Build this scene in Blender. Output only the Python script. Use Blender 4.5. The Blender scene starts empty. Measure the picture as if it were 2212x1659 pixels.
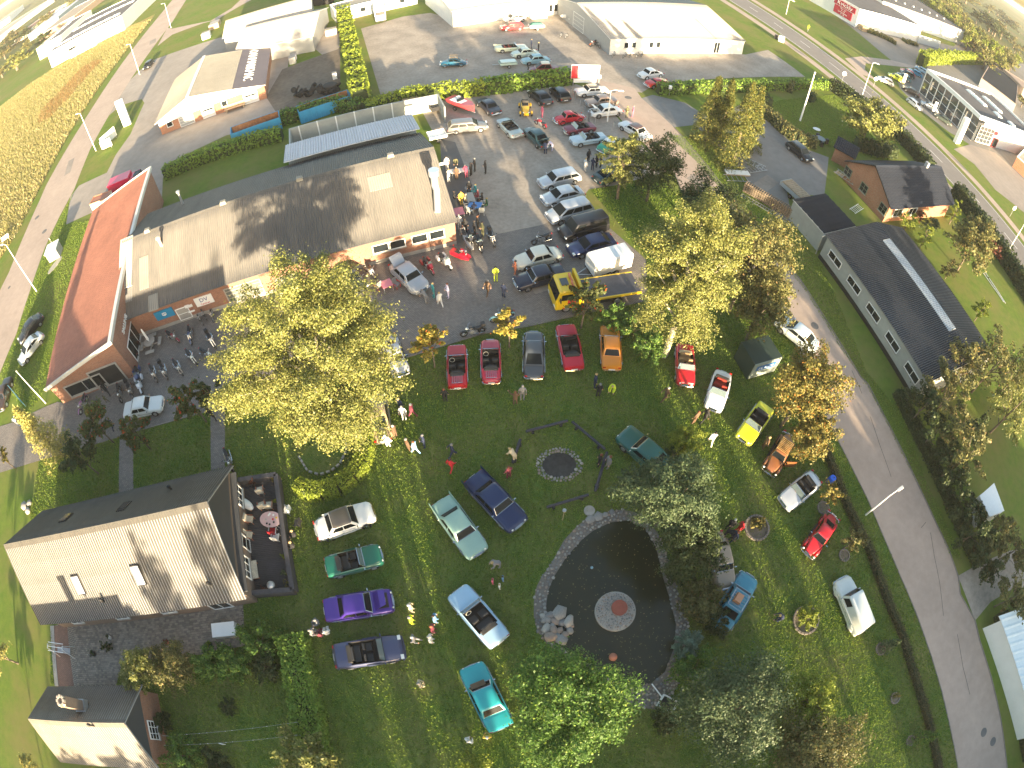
import bpy, bmesh, math, random
import numpy as np
from mathutils import Vector, Matrix
from mathutils.geometry import tessellate_polygon
rnd = random.Random(7)
rng = np.random.default_rng(7)
C = bpy.context.scene.collection
SC = bpy.context.scene
PI = math.pi
# ---------------------------------------------------------------- camera (wide drone lens), world, sun, exposure
HC = 36.0
LENS = (0.8062716102, 0.0188735993, 0.0075680120, 0.9800819389, 0.0056504377)
cd = bpy.data.cameras.new('camera')
cam = bpy.data.objects.new('camera', cd); C.objects.link(cam); SC.camera = cam
cd.type = 'PANO'
cc = cd
cc.panorama_type = 'FISHEYE_LENS_POLYNOMIAL'
cc.fisheye_fov = math.radians(170)
cd.sensor_fit = 'HORIZONTAL'; cd.sensor_width = 36.0; cd.sensor_height = 27.0
cc.fisheye_polynomial_k0 = 0.0
cc.fisheye_polynomial_k1 = -1 * 0.04941267782
cc.fisheye_polynomial_k2 = -1 * 5.246317383e-05
cc.fisheye_polynomial_k3 = -1 * -2.520828931e-06
cc.fisheye_polynomial_k4 = -1 * 3.629025514e-07
cd.clip_start = 0.1; cd.clip_end = 20000
cam.location = (0, 0, HC)
cam.rotation_mode = 'XYZ'
cam.matrix_world = Matrix.Translation((0, 0, HC)) @ Matrix.Rotation(PI / 2 - LENS[3], 4, 'X') @ Matrix.Rotation(LENS[4], 4, 'Z')
SUN_AZ, SUN_EL = math.radians(-19.0), math.radians(8.5)      # shadows run 19 degrees left of straight ahead
W = bpy.data.worlds.new('World'); SC.world = W; W.use_nodes = True
wn = W.node_tree.nodes; wl = W.node_tree.links
bg = wn['Background']; sky = wn.new('ShaderNodeTexSky'); sky.sky_type = 'NISHITA'
sky.sun_disc = False; sky.sun_elevation = SUN_EL; sky.air_density = 1.0; sky.dust_density = 1.6; sky.ozone_density = 1.0
sd = Vector((-math.sin(SUN_AZ) * math.cos(SUN_EL), -math.cos(SUN_AZ) * math.cos(SUN_EL), math.sin(SUN_EL)))  # towards the sun
sky.sun_rotation = math.atan2(sd.x, sd.y)
bg.inputs['Strength'].default_value = 0.128
wt = wn.new('ShaderNodeMix'); wt.data_type = 'RGBA'; wt.blend_type = 'MULTIPLY'; wt.inputs[0].default_value = 1; wt.inputs[7].default_value = (1, .95, .87, 1)   # evening dust: warmer sky
wl.new(sky.outputs[0], wt.inputs[6]); wl.new(wt.outputs[2], bg.inputs[0])
sl = bpy.data.lights.new('sun', 'SUN'); sun = bpy.data.objects.new('sun', sl); C.objects.link(sun)
sl.energy = 5.0; sl.angle = math.radians(0.6); sl.color = (1.0, 0.80, 0.52)
sun.rotation_euler = sd.to_track_quat('Z', 'Y').to_euler(); sun.location = (40, -60, 60)
SC.view_settings.view_transform = 'Standard'; SC.view_settings.look = 'None'
SC.view_settings.gamma = 1.0; SC.view_settings.use_curve_mapping = False
SC.view_settings.exposure = 2.43
SC.cycles.max_bounces = 6; SC.cycles.diffuse_bounces = 3; SC.cycles.glossy_bounces = 3
SC.cycles.transmission_bounces = 4; SC.cycles.transparent_max_bounces = 8; SC.cycles.volume_bounces = 0
SC.cycles.use_denoising = True

# ---------------------------------------------------------------- survey: photo bearing -> real point on the ground (or at height z)
def ray(x, y):
    k1, k3, k5, pit, rol = LENS
    dx, dy = (x - 1106) / 1000, (y - 829.5) / 1000
    r = math.hypot(dx, dy) + 1e-9
    th = k1 * r + k3 * r ** 3 + k5 * r ** 5
    s = math.sin(th) / r
    a, b, c = dx * s, -dy * s, -math.cos(th)
    cr, sr = math.cos(rol), math.sin(rol)
    a, b = cr * a - sr * b, sr * a + cr * b
    cp, sp = math.cos(pit), math.sin(pit)
    return a, -c * cp + b * sp, c * sp + b * cp
def P(x, y, z=0.0):
    v = ray(x, y)
    if v[2] > -0.01: v = (v[0], v[1], -0.01)
    t = (z - HC) / v[2]
    return Vector((v[0] * t, v[1] * t, z))
def htop(b, t):
    g = P(*b); v = ray(*t)
    return HC + v[2] * math.hypot(g.x, g.y) / math.hypot(v[0], v[1])

# ---------------------------------------------------------------- materials
MC = {}
def mat(key, col=(.5, .5, .5), rough=.7, metal=0., noise=0., scale=4., bump=0., bscale=None, coat=0., spec=.5, trans=0., col2=None, detail=4, emit=0., stretch=None):
    if key in MC: return MC[key]
    m = bpy.data.materials.new(key); m.use_nodes = True; MC[key] = m
    nt = m.node_tree; N = nt.nodes; Lk = nt.links; b = N['Principled BSDF']
    b.inputs['Base Color'].default_value = (*col, 1); b.inputs['Roughness'].default_value = rough
    b.inputs['Metallic'].default_value = metal; b.inputs['Coat Weight'].default_value = coat
    b.inputs['Specular IOR Level'].default_value = spec
    if emit: b.inputs['Emission Color'].default_value = (*col, 1); b.inputs['Emission Strength'].default_value = emit
    if trans: b.inputs['Transmission Weight'].default_value = trans; b.inputs['IOR'].default_value = 1.33
    if noise or bump:
        tc = N.new('ShaderNodeTexCoord'); mp = N.new('ShaderNodeMapping'); Lk.new(tc.outputs['Object'], mp.inputs[0])
        if stretch: mp.inputs['Scale'].default_value = stretch
    if noise:
        n1 = N.new('ShaderNodeTexNoise'); n1.inputs['Scale'].default_value = scale; n1.inputs['Detail'].default_value = detail; n1.inputs['Roughness'].default_value = .65
        n2 = N.new('ShaderNodeTexNoise'); n2.inputs['Scale'].default_value = scale * .13; n2.inputs['Detail'].default_value = 3
        Lk.new(mp.outputs[0], n1.inputs[0]); Lk.new(mp.outputs[0], n2.inputs[0])
        ad = N.new('ShaderNodeMath'); ad.operation = 'ADD'; Lk.new(n1.outputs[0], ad.inputs[0]); Lk.new(n2.outputs[0], ad.inputs[1])
        mr = N.new('ShaderNodeMapRange'); Lk.new(ad.outputs[0], mr.inputs[0]); mr.inputs[1].default_value = .7; mr.inputs[2].default_value = 1.3
        mx = N.new('ShaderNodeMix'); mx.data_type = 'RGBA'; Lk.new(mr.outputs[0], mx.inputs[0])
        c2 = col2 or tuple(min(1, c * (1 + noise)) for c in col)
        c1 = col if col2 else tuple(c * (1 - noise) for c in col)
        mx.inputs[6].default_value = (*c1, 1); mx.inputs[7].default_value = (*c2, 1)
        Lk.new(mx.outputs[2], b.inputs['Base Color'])
    if bump:
        n3 = N.new('ShaderNodeTexNoise'); n3.inputs['Scale'].default_value = bscale or scale * 4; n3.inputs['Detail'].default_value = 3
        Lk.new(mp.outputs[0], n3.inputs[0]); bp = N.new('ShaderNodeBump'); bp.inputs['Strength'].default_value = min(1, bump); bp.inputs['Distance'].default_value = .02 * max(1, bump)
        Lk.new(n3.outputs[0], bp.inputs['Height']); Lk.new(bp.outputs[0], b.inputs['Normal'])
    return m
def leafmat(key, c1, c2, tr=.35, c3=None):
    if key in MC: return MC[key]
    m = bpy.data.materials.new(key); m.use_nodes = True; MC[key] = m
    N = m.node_tree.nodes; Lk = m.node_tree.links; b = N['Principled BSDF']; o = N['Material Output']
    g = N.new('ShaderNodeNewGeometry'); r = N.new('ShaderNodeValToRGB'); Lk.new(g.outputs['Random Per Island'], r.inputs[0])
    r.color_ramp.elements[0].color = (*c1, 1); r.color_ramp.elements[1].color = (*c2, 1)
    if c3: e = r.color_ramp.elements.new(.94); e.color = (*c2, 1); r.color_ramp.elements[2].color = (*c3, 1); r.color_ramp.elements[2].position = .96
    b.inputs['Roughness'].default_value = .55; b.inputs['Specular IOR Level'].default_value = .3
    Lk.new(r.outputs[0], b.inputs['Base Color'])
    t = N.new('ShaderNodeBsdfTranslucent'); Lk.new(r.outputs[0], t.inputs[0]); mx = N.new('ShaderNodeMixShader'); mx.inputs[0].default_value = tr
    Lk.new(b.outputs[0], mx.inputs[1]); Lk.new(t.outputs[0], mx.inputs[2]); Lk.new(mx.outputs[0], o.inputs[0])
    return m
def brickmat(key, c1, c2, mortar, sx=.25, sy=.075, bump=.4, axis='wall', ms=.01, rough=.85, off=.5):
    """bricks/pavers/tiles as fine relief; object coordinates"""
    if key in MC: return MC[key]
    m = bpy.data.materials.new(key); m.use_nodes = True; MC[key] = m
    N = m.node_tree.nodes; Lk = m.node_tree.links; b = N['Principled BSDF']; b.inputs['Roughness'].default_value = rough
    tc = N.new('ShaderNodeTexCoord'); sp = N.new('ShaderNodeSeparateXYZ'); Lk.new(tc.outputs['Object'], sp.inputs[0])
    cb = N.new('ShaderNodeCombineXYZ')
    if axis == 'wall':
        ad = N.new('ShaderNodeMath'); ad.operation = 'ADD'; Lk.new(sp.outputs[0], ad.inputs[0]); Lk.new(sp.outputs[1], ad.inputs[1])
        Lk.new(ad.outputs[0], cb.inputs[0]); Lk.new(sp.outputs[2], cb.inputs[1])
    else: Lk.new(sp.outputs[0], cb.inputs[0]); Lk.new(sp.outputs[1], cb.inputs[1])
    t = N.new('ShaderNodeTexBrick'); Lk.new(cb.outputs[0], t.inputs[0]); t.inputs['Scale'].default_value = 1
    t.inputs['Brick Width'].default_value = sx; t.inputs['Row Height'].default_value = sy; t.inputs['Mortar Size'].default_value = ms; t.offset = off
    t.inputs['Color1'].default_value = (*c1, 1); t.inputs['Color2'].default_value = (*c2, 1); t.inputs['Mortar'].default_value = (*mortar, 1)
    n = N.new('ShaderNodeTexNoise'); n.inputs['Scale'].default_value = .5; n.inputs['Detail'].default_value = 5; Lk.new(tc.outputs['Object'], n.inputs[0])
    mr = N.new('ShaderNodeMapRange'); Lk.new(n.outputs[0], mr.inputs[0]); mr.inputs[3].default_value = .72; mr.inputs[4].default_value = 1.28
    mx = N.new('ShaderNodeMix'); mx.data_type = 'RGBA'; mx.blend_type = 'MULTIPLY'; mx.inputs[0].default_value = 1
    Lk.new(t.outputs[0], mx.inputs[6]); Lk.new(mr.outputs[0], mx.inputs[7]); Lk.new(mx.outputs[2], b.inputs['Base Color'])
    bp = N.new('ShaderNodeBump'); bp.inputs['Strength'].default_value = bump; bp.inputs['Distance'].default_value = .01; bp.invert = True
    Lk.new(t.outputs['Fac'], bp.inputs['Height']); Lk.new(bp.outputs[0], b.inputs['Normal'])
    return m
def paint(r, g, b, rough=.34, metal=.0):
    return mat('paint_%.3f_%.3f_%.3f_%.1f' % (r, g, b, metal), (r, g, b), rough=rough, metal=metal, coat=.35, noise=.05, scale=1.5)
GLASS = mat('car_glass', (.010, .013, .015), rough=.15, spec=.12)
PANE = mat('pane_glass', (.015, .02, .024), rough=.1, spec=.5, noise=.5, scale=.8)
CHROME = mat('chrome', (.62, .62, .62), rough=.18, metal=1)
RUBBER = mat('rubber', (.016, .016, .017), rough=.85, noise=.3, scale=20)
BLACK = mat('black_plastic', (.02, .02, .022), rough=.5)
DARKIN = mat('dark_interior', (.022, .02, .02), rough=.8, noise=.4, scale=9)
WHITE = mat('white_paint', (.78, .78, .76), rough=.5, noise=.05, scale=2)
STEEL = mat('galvanised_steel', (.42, .43, .44), rough=.45, metal=.6, noise=.15, scale=6)
LAMPG = mat('lamp_glass', (.75, .76, .72), rough=.1, coat=1)
REDG = mat('red_lens', (.42, .015, .01), rough=.2, coat=1)
AMBER = mat('amber_lens', (.7, .2, .02), rough=.25, coat=1)
SKIN = mat('skin', (.52, .30, .21), rough=.6)

# ---------------------------------------------------------------- mesh builder
class MB:
    def __init__(s): s.v = []; s.f = []; s.m = []
    def add(s, vs, fs, mi=0, T=None):
        n = len(s.v)
        s.v += [tuple(T @ Vector(p)) for p in vs] if T is not None else [tuple(p) for p in vs]
        s.f += [tuple(i + n for i in f) for f in fs]; s.m += [mi] * len(fs); return s
    def box(s, c, d, rz=0., mi=0, taper=1., T=None):
        x, y, z = d[0] / 2, d[1] / 2, d[2] / 2; ca, sa = math.cos(rz), math.sin(rz); vs = []
        for k, (sx, sy, sz) in enumerate([(-1, -1, -1), (1, -1, -1), (1, 1, -1), (-1, 1, -1), (-1, -1, 1), (1, -1, 1), (1, 1, 1), (-1, 1, 1)]):
            q = taper if sz > 0 else 1.; a, b = sx * x * q, sy * y * q
            vs.append((c[0] + a * ca - b * sa, c[1] + a * sa + b * ca, c[2] + sz * z))
        return s.add(vs, [(0, 3, 2, 1), (4, 5, 6, 7), (0, 1, 5, 4), (1, 2, 6, 5), (2, 3, 7, 6), (3, 0, 4, 7)], mi, T)
    def bar(s, p, q, w, h=None, mi=0, T=None):
        """square bar from p to q"""
        p, q = Vector(p), Vector(q); h = h or w; d = (q - p); L = d.length
        if L < 1e-6: return s
        d /= L; up = Vector((0, 0, 1)) if abs(d.z) < .95 else Vector((1, 0, 0)); a = d.cross(up).normalized(); b = a.cross(d)
        vs = [o + a * sx * w / 2 + b * sy * h / 2 for o in (p, q) for sx, sy in ((-1, -1), (1, -1), (1, 1), (-1, 1))]
        return s.add(vs, [(3, 2, 1, 0), (4, 5, 6, 7), (0, 1, 5, 4), (1, 2, 6, 5), (2, 3, 7, 6), (3, 0, 4, 7)], mi, T)
    def tube(s, pts, rs, n=8, mi=0, cap=True, T=None):
        pts = [Vector(p) for p in pts]
        if not isinstance(rs, (list, tuple)): rs = [rs] * len(pts)
        vs = []; fs = []; a = None
        for i, p in enumerate(pts):
            d = (pts[min(i + 1, len(pts) - 1)] - pts[max(i - 1, 0)]).normalized()
            if a is None: a = d.cross(Vector((0, 0, 1)) if abs(d.z) < .9 else Vector((1, 0, 0))).normalized()
            else: a = (a - d * a.dot(d)).normalized()
            b = d.cross(a)
            vs += [p + (a * math.cos(2 * PI * k / n) + b * math.sin(2 * PI * k / n)) * rs[i] for k in range(n)]
        for i in range(len(pts) - 1):
            for k in range(n):
                k2 = (k + 1) % n; fs.append((i * n + k, i * n + k2, (i + 1) * n + k2, (i + 1) * n + k))
        if cap: fs += [tuple(range(n))[::-1], tuple(range((len(pts) - 1) * n, len(pts) * n))]
        return s.add(vs, fs, mi, T)
    def disc(s, c, r, axis='z', n=16, h=.02, mi=0, T=None):
        o = {'x': (h / 2, 0, 0), 'y': (0, h / 2, 0), 'z': (0, 0, h / 2)}[axis]; c = Vector(c); o = Vector(o)
        return s.tube([c - o, c + o], r, n, mi, True, T)
    def ell(s, c, r, nu=12, nv=7, mi=0, T=None, zmin=-1.):
        vs = []; fs = []
        for j in range(nv + 1):
            t = -PI / 2 + PI * j / nv; zz = max(math.sin(t), zmin); q = math.sqrt(max(0, 1 - zz * zz)) if zz > zmin or zmin == -1 else math.sqrt(1 - zmin * zmin)
            for i in range(nu): a = 2 * PI * i / nu; vs.append((c[0] + r[0] * q * math.cos(a), c[1] + r[1] * q * math.sin(a), c[2] + r[2] * zz))
        for j in range(nv):
            for i in range(nu): i2 = (i + 1) % nu; fs.append((j * nu + i, j * nu + i2, (j + 1) * nu + i2, (j + 1) * nu + i))
        return s.add(vs, fs, mi, T)
    def loft(s, secs, mi=0, cap=True, closed=True, T=None):
        n = len(secs[0]); vs = [p for q in secs for p in q]; fs = []
        for i in range(len(secs) - 1):
            for k in range(n if closed else n - 1): k2 = (k + 1) % n; fs.append((i * n + k, i * n + k2, (i + 1) * n + k2, (i + 1) * n + k))
        if cap: fs += [tuple(range(n))[::-1], tuple(range((len(secs) - 1) * n, len(secs) * n))]
        return s.add(vs, fs, mi, T)
    def prism(s, poly, z0, z1, mi=0, T=None):
        """vertical prism over a 2-D polygon"""
        n = len(poly); A = sum(poly[i][0] * poly[(i + 1) % n][1] - poly[(i + 1) % n][0] * poly[i][1] for i in range(n))
        if A < 0: poly = poly[::-1]
        vs = [(p[0], p[1], z0) for p in poly] + [(p[0], p[1], z1) for p in poly]
        tri = tessellate_polygon([[Vector((p[0], p[1], 0)) for p in poly]])
        fs = [(i, (i + 1) % n, n + (i + 1) % n, n + i) for i in range(n)]
        for t in tri:
            a, b, c = t; v = [poly[a], poly[b], poly[c]]
            if (v[1][0] - v[0][0]) * (v[2][1] - v[0][1]) - (v[1][1] - v[0][1]) * (v[2][0] - v[0][0]) < 0: a, c = c, a
            fs += [(n + a, n + b, n + c), (c, b, a)]
        return s.add(vs, fs, mi, T)
    def mesh(s, name, mats, smooth=None):
        me = bpy.data.meshes.new(name); me.from_pydata(s.v, [], s.f)
        mats = mats if isinstance(mats, (list, tuple)) else [mats]
        for m in mats: me.materials.append(m)
        if len(mats) > 1: me.polygons.foreach_set('material_index', s.m)
        me.update()
        if smooth:
            me.polygons.foreach_set('use_smooth', [True] * len(me.polygons)); me.set_sharp_from_angle(angle=math.radians(smooth))
        return me
    def build(s, name, mats, parent=None, smooth=None, **kw):
        return place(s.mesh(name, mats, smooth), name, parent, **kw)
def place(me, name, parent=None, loc=None, rz=None, **kw):
    o = bpy.data.objects.new(name, me); C.objects.link(o)
    if parent is not None: o.parent = parent
    if loc is not None: o.location = loc
    if rz is not None: o.rotation_euler = (0, 0, rz)
    for k, v in kw.items(): o[k] = v
    return o
def thing(name, label, cat, loc=(0, 0, 0), rz=0., group=None):
    o = bpy.data.objects.new(name, None); C.objects.link(o); o.empty_display_size = .3
    o.location = loc; o.rotation_euler = (0, 0, rz); o['label'] = label; o['category'] = cat
    if group: o['group'] = group
    return o
def tag(o, label, cat, group=None):
    o['label'] = label; o['category'] = cat
    if group: o['group'] = group
    return o
KIDS = {}
def dup(src, loc, rz, label, group=None, scale=None):
    def cp(o, par):
        c = o.copy(); C.objects.link(c)
        if par is not None: c.parent = par
        for k in o.children: cp(k, c)
        return c
    r = cp(src, None); r.location = loc; r.rotation_euler = (0, 0, rz); r['label'] = label
    if scale: r.scale = scale if isinstance(scale, (tuple, list)) else (scale,) * 3
    if group: r['group'] = group
    return r
def npmesh(name, V, F, mats):
    """V (n,3) F (m,4) numpy -> mesh"""
    me = bpy.data.meshes.new(name); k = F.shape[1]
    me.vertices.add(len(V)); me.vertices.foreach_set('co', V.astype(np.float32).ravel())
    me.loops.add(F.size); me.loops.foreach_set('vertex_index', F.astype(np.int32).ravel())
    me.polygons.add(len(F)); me.polygons.foreach_set('loop_start', np.arange(0, F.size, k, dtype=np.int32))
    for m in (mats if isinstance(mats, (list, tuple)) else [mats]): me.materials.append(m)
    me.update(calc_edges=True); return me
def leaves(pos, size, up=.3, out=None, asp=.6):
    """one quad leaf per position; random orientation, leaning outwards"""
    n = len(pos); d = rng.normal(size=(n, 3))
    if out is not None: d += out * 1.1
    d[:, 2] += up; d /= np.linalg.norm(d, axis=1)[:, None] + 1e-9
    t = rng.normal(size=(n, 3)); u = np.cross(d, t); u /= np.linalg.norm(u, axis=1)[:, None] + 1e-9; w = np.cross(d, u)
    s = (size * rng.uniform(.6, 1.3, n))[:, None]; u = u * s; w = w * s * asp
    b = d * s * .18
    V = np.stack([pos - u, pos - w + b, pos + u, pos + w + b], 1).reshape(-1, 3)
    return V, np.arange(4 * n).reshape(-1, 4)
# ---------------------------------------------------------------- ground surfaces
def grassmat(key, a, b, c, sc=.35):
    m = mat(key, a, rough=.95, noise=.3, scale=9, bump=1, bscale=30, col2=b, detail=6, spec=.1)
    N = m.node_tree.nodes; Lk = m.node_tree.links; bs = N['Principled BSDF']
    src = bs.inputs['Base Color'].links[0].from_socket
    tc = N.new('ShaderNodeTexCoord'); n = N.new('ShaderNodeTexNoise'); n.inputs['Scale'].default_value = sc; n.inputs['Detail'].default_value = 7; n.inputs['Roughness'].default_value = .7
    Lk.new(tc.outputs['Object'], n.inputs[0]); mr = N.new('ShaderNodeMapRange'); mr.inputs[1].default_value = .42; mr.inputs[2].default_value = .68; Lk.new(n.outputs[0], mr.inputs[0])
    mx = N.new('ShaderNodeMix'); mx.data_type = 'RGBA'; Lk.new(mr.outputs[0], mx.inputs[0]); Lk.new(src, mx.inputs[6]); mx.inputs[7].default_value = (*c, 1); Lk.new(mx.outputs[2], bs.inputs['Base Color'])
    return m
LAWN = grassmat('lawn_turf', (.07, .125, .026), (.11, .17, .035), (.18, .175, .06), .22)
ROUGH = grassmat('rough_turf', (.09, .15, .025), (.15, .2, .035), (.19, .17, .06), .12)
MEADOW = grassmat('meadow_turf', (.18, .19, .05), (.34, .30, .1), (.38, .2, .09), .06)
FARG = grassmat('far_fields', (.06, .09, .025), (.12, .14, .045), (.16, .14, .07), .012)
ASPH = mat('street_asphalt', (.38, .295, .24), rough=.9, noise=.14, scale=1.2, bump=.5, bscale=40, detail=8)
ASPHD = mat('dark_asphalt', (.13, .125, .12), rough=.9, noise=.2, scale=.8, bump=.5, bscale=40, detail=8)
GRAVEL = mat('yard_gravel', (.31, .265, .22), rough=.95, noise=.28, scale=2.5, bump=1, bscale=14, detail=9)
DIRT = mat('bare_earth', (.15, .12, .09), rough=.95, noise=.35, scale=1.5, bump=1, bscale=10, detail=8)
PAVE = brickmat('block_paving', (.19, .168, .15), (.26, .225, .2), (.06, .055, .05), .22, .11, .5, 'floor', .012)
PAVE2 = brickmat('courtyard_paving', (.24, .21, .18), (.33, .28, .23), (.05, .05, .045), .24, .16, .6, 'floor', .018)
CONC = mat('concrete', (.33, .31, .28), rough=.85, noise=.15, scale=3, bump=.3)
KERB = mat('kerb_concrete', (.2, .175, .15), rough=.85, noise=.2, scale=3)
ROADW = mat('road_paint', (.72, .7, .66), rough=.7, noise=.1, scale=4)
def struct(o): o['kind'] = 'structure'; return o
def flat(name, pts, z, m, world=False):
    w = [Vector(p) if world else P(*p) for p in pts]
    c = sum((Vector((p.x, p.y, 0)) for p in w), Vector()) / len(w); c.z = z
    loc = [Vector((p.x - c.x, p.y - c.y, 0)) for p in w]; fs = []
    for t in tessellate_polygon([loc]):
        a, b, d = (loc[i] for i in t)
        fs.append(t if (b.x - a.x) * (d.y - a.y) - (b.y - a.y) * (d.x - a.x) > 0 else t[::-1])
    mb = MB(); mb.add(loc, fs); o = mb.build(name, m, loc=c); return struct(o)
def kerb(name, pts, w=.12, h=.1, m=None, parent=None):
    mb = MB(); q = [P(*p) for p in pts]
    for a, b in zip(q, q[1:]): mb.bar(a + Vector((0, 0, h / 2 - .02)), b + Vector((0, 0, h / 2 - .02)), w, h + .04)
    return struct(mb.build(name, m or KERB, parent))
def mixed_ground():
    mb = MB(); R = 9000; mb.add([(-R, -R / 4, 0), (R, -R / 4, 0), (R, R, 0), (-R, R, 0)], [(0, 1, 2, 3)])
    struct(mb.build('ground', FARG, loc=(0, 0, -.012)))
    mb = MB(); mb.add([(-230, -70, 0), (230, -70, 0), (230, 260, 0), (-230, 260, 0)], [(0, 1, 2, 3)])
    struct(mb.build('field', ROUGH, loc=(0, 0, -.006)))
mixed_ground()
LAWN_PTS = [(560, 860), (870, 778), (1040, 723), (1246, 682), (1395, 652), (1400, 560), (1275, 410), (1330, 402), (1440, 400), (1560, 520), (1640, 620), (1700, 710), (1789, 912), (1834, 999), (1876, 1084), (1909, 1162), (1944, 1244), (1979, 1326), (2009, 1411), (2034, 1494), (2054, 1581), (2069, 1659), (2090, 1800), (300, 1800), (110, 1500), (112, 1349), (60, 1180), (85, 996), (190, 966), (315, 927), (445, 890)]
flat('lawn', LAWN_PTS, 0., LAWN)
flat('meadow', [(0, 560), (-200, 900), (-330, 700), (-200, 420), (0, 260), (0, 232), (70, 178), (130, 142), (200, 102), (280, 58), (335, 30), (330, 40), (250, 140), (180, 240), (135, 315), (90, 400), (40, 500)], .004, MEADOW)
# west side
flat('left_road', [(0, 627), (20, 587), (57, 497), (87, 430), (100, 400), (150, 312), (195, 240), (265, 135), (350, 27), (372, 0), (392, -25), (440, -25), (402, 0), (372, 48), (282, 172), (235, 250), (195, 322), (160, 410), (130, 465), (97, 535), (65, 627), (35, 722), (0, 805), (-60, 935), (-110, 1080), (-240, 1150), (-200, 1000), (-110, 800)], .012, ASPH)
YW = [(143, 485), (152, 425), (171, 401), (231, 373), (250, 335), (282, 290), (312, 222), (306, 214), (260, 228), (236, 249), (282, 172), (305, 150), (335, 128), (440, 92), (480, 80), (600, 60), (735, 60), (735, 100), (712, 132), (676, 102), (625, 125), (615, 195), (640, 230), (735, 205), (735, 240), (640, 262), (490, 292), (420, 325), (365, 352), (352, 385), (350, 432), (330, 445), (195, 461)]
flat('west_yard', YW, .008, mat('west_yard_asphalt', (.29, .25, .215), rough=.9, noise=.18, scale=.7, bump=.5, bscale=30, detail=8))
flat('side_lane', [(354, 74), (362, 60), (372, 62), (455, 45), (500, 18), (530, -10), (570, -14), (520, 12), (468, 43), (440, 50), (372, 75), (340, 100)], .016, ASPH)
flat('west_dirt_yard', [(610, 150), (735, 105), (735, 180), (725, 200), (700, 215), (640, 245), (600, 248), (575, 210)], .02, DIRT)
flat('manhole_patch', [(97, 535), (108, 522), (112, 527), (101, 540)], .02, ASPHD) if 0 else None
# car yards and streets
flat('north_yard', [(780, 62), (822, 50), (870, 36), (930, 28), (975, 40), (1000, 30), (1210, 20), (1330, 100), (1610, 118), (1659, 108), (1691, 130), (1716, 148), (1739, 166), (1659, 166), (1420, 180), (1386, 200), (1290, 190), (1245, 165), (1060, 178), (900, 198), (822, 204), (800, 130)], .008, GRAVEL)
STL = [(1255, 165), (1290, 200), (1350, 268), (1410, 330), (1458, 375), (1475, 420), (1560, 520), (1640, 620), (1700, 710), (1750, 810), (1789, 912), (1834, 999), (1876, 1084), (1909, 1162), (1944, 1244), (1979, 1326), (2009, 1411), (2034, 1494), (2054, 1581), (2069, 1659), (2085, 1760)]
STR = [(2190, 1760), (2175, 1659), (2161, 1551), (2141, 1464), (2116, 1384), (2106, 1341), (2074, 1284), (2069, 1244), (2049, 1187), (2021, 1129), (1986, 1054), (1946, 969), (1909, 897), (1874, 829), (1859, 815), (1814, 740), (1771, 670), (1729, 605), (1659, 522), (1571, 415), (1531, 362), (1496, 320), (1456, 275), (1386, 212), (1370, 190)]
flat('middle_street', STL + STR, .012, ASPH)
kerb('street_kerb_east', STR[1:-2][::-1], .09, .08)
kerb('street_kerb_west', STL[2:-1], .08, .06)
flat('gravel_car_park', [(905, 228), (962, 208), (1060, 192), (1112, 196), (1245, 182), (1290, 200), (1345, 268), (1405, 332), (1440, 372), (1330, 400), (1272, 409), (1240, 450), (1176, 485), (1069, 507), (1022, 405), (983, 307), (950, 300), (935, 285)], .008, GRAVEL)
flat('asphalt_strip', [(950, 300), (983, 307), (1022, 405), (1069, 507), (1064, 520), (979, 532), (960, 440)], .010, ASPHD)
flat('paved_yard', [(-60, 940), (0, 921), (30, 912), (95, 880), (125, 868), (138, 871), (295, 812), (302, 722), (500, 661), (979, 528), (1069, 507), (1176, 485), (1240, 450), (1290, 470), (1395, 560), (1400, 638), (1391, 652), (1246, 682), (1138, 706), (1040, 722), (870, 775), (445, 890), (315, 926), (190, 965), (85, 995), (10, 1018), (-60, 1040)], .016, PAVE)
kerb('yard_kerb', [(315, 926), (445, 890), (870, 775), (1040, 722), (1138, 706), (1246, 682)], .1, .06)
flat('garden_path', [(259, 943), (289, 934), (289, 1062), (257, 1068)], .016, PAVE)
flat('garden_path', [(455, 889), (487, 880), (486, 1010), (456, 1016)], .016, PAVE)
flat('east_driveway', [(1386, 212), (1410, 205), (1480, 222), (1540, 260), (1620, 215), (1659, 245), (1700, 300), (1735, 320), (1790, 340), (1780, 425), (1700, 415), (1712, 480), (1680, 470), (1620, 400), (1590, 350), (1500, 270), (1456, 275)], .010, mat('driveway_asphalt', (.19, .18, .17), rough=.9, noise=.18, scale=.8, bump=.5, bscale=30, detail=8))
flat('courtyard_paving', [(112, 1352), (122, 1482), (250, 1484), (265, 1430), (420, 1412), (530, 1395), (525, 1290), (300, 1320)], .012, PAVE2)
flat('brick_band', [(117, 1352), (145, 1350), (160, 1482), (124, 1484)], .016, brickmat('red_paving', (.22, .12, .09), (.28, .15, .11), (.06, .05, .04), .2, .1, .4, 'floor', .012))
kerb('courtyard_kerb', [(113, 1352), (123, 1482)], .5, .05, CONC)
flat('south_driveway', [(2069, 1244), (2120, 1215), (2180, 1190), (2290, 1170), (2330, 1260), (2190, 1270), (2140, 1300), (2106, 1341)], .010, GRAVEL)
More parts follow.
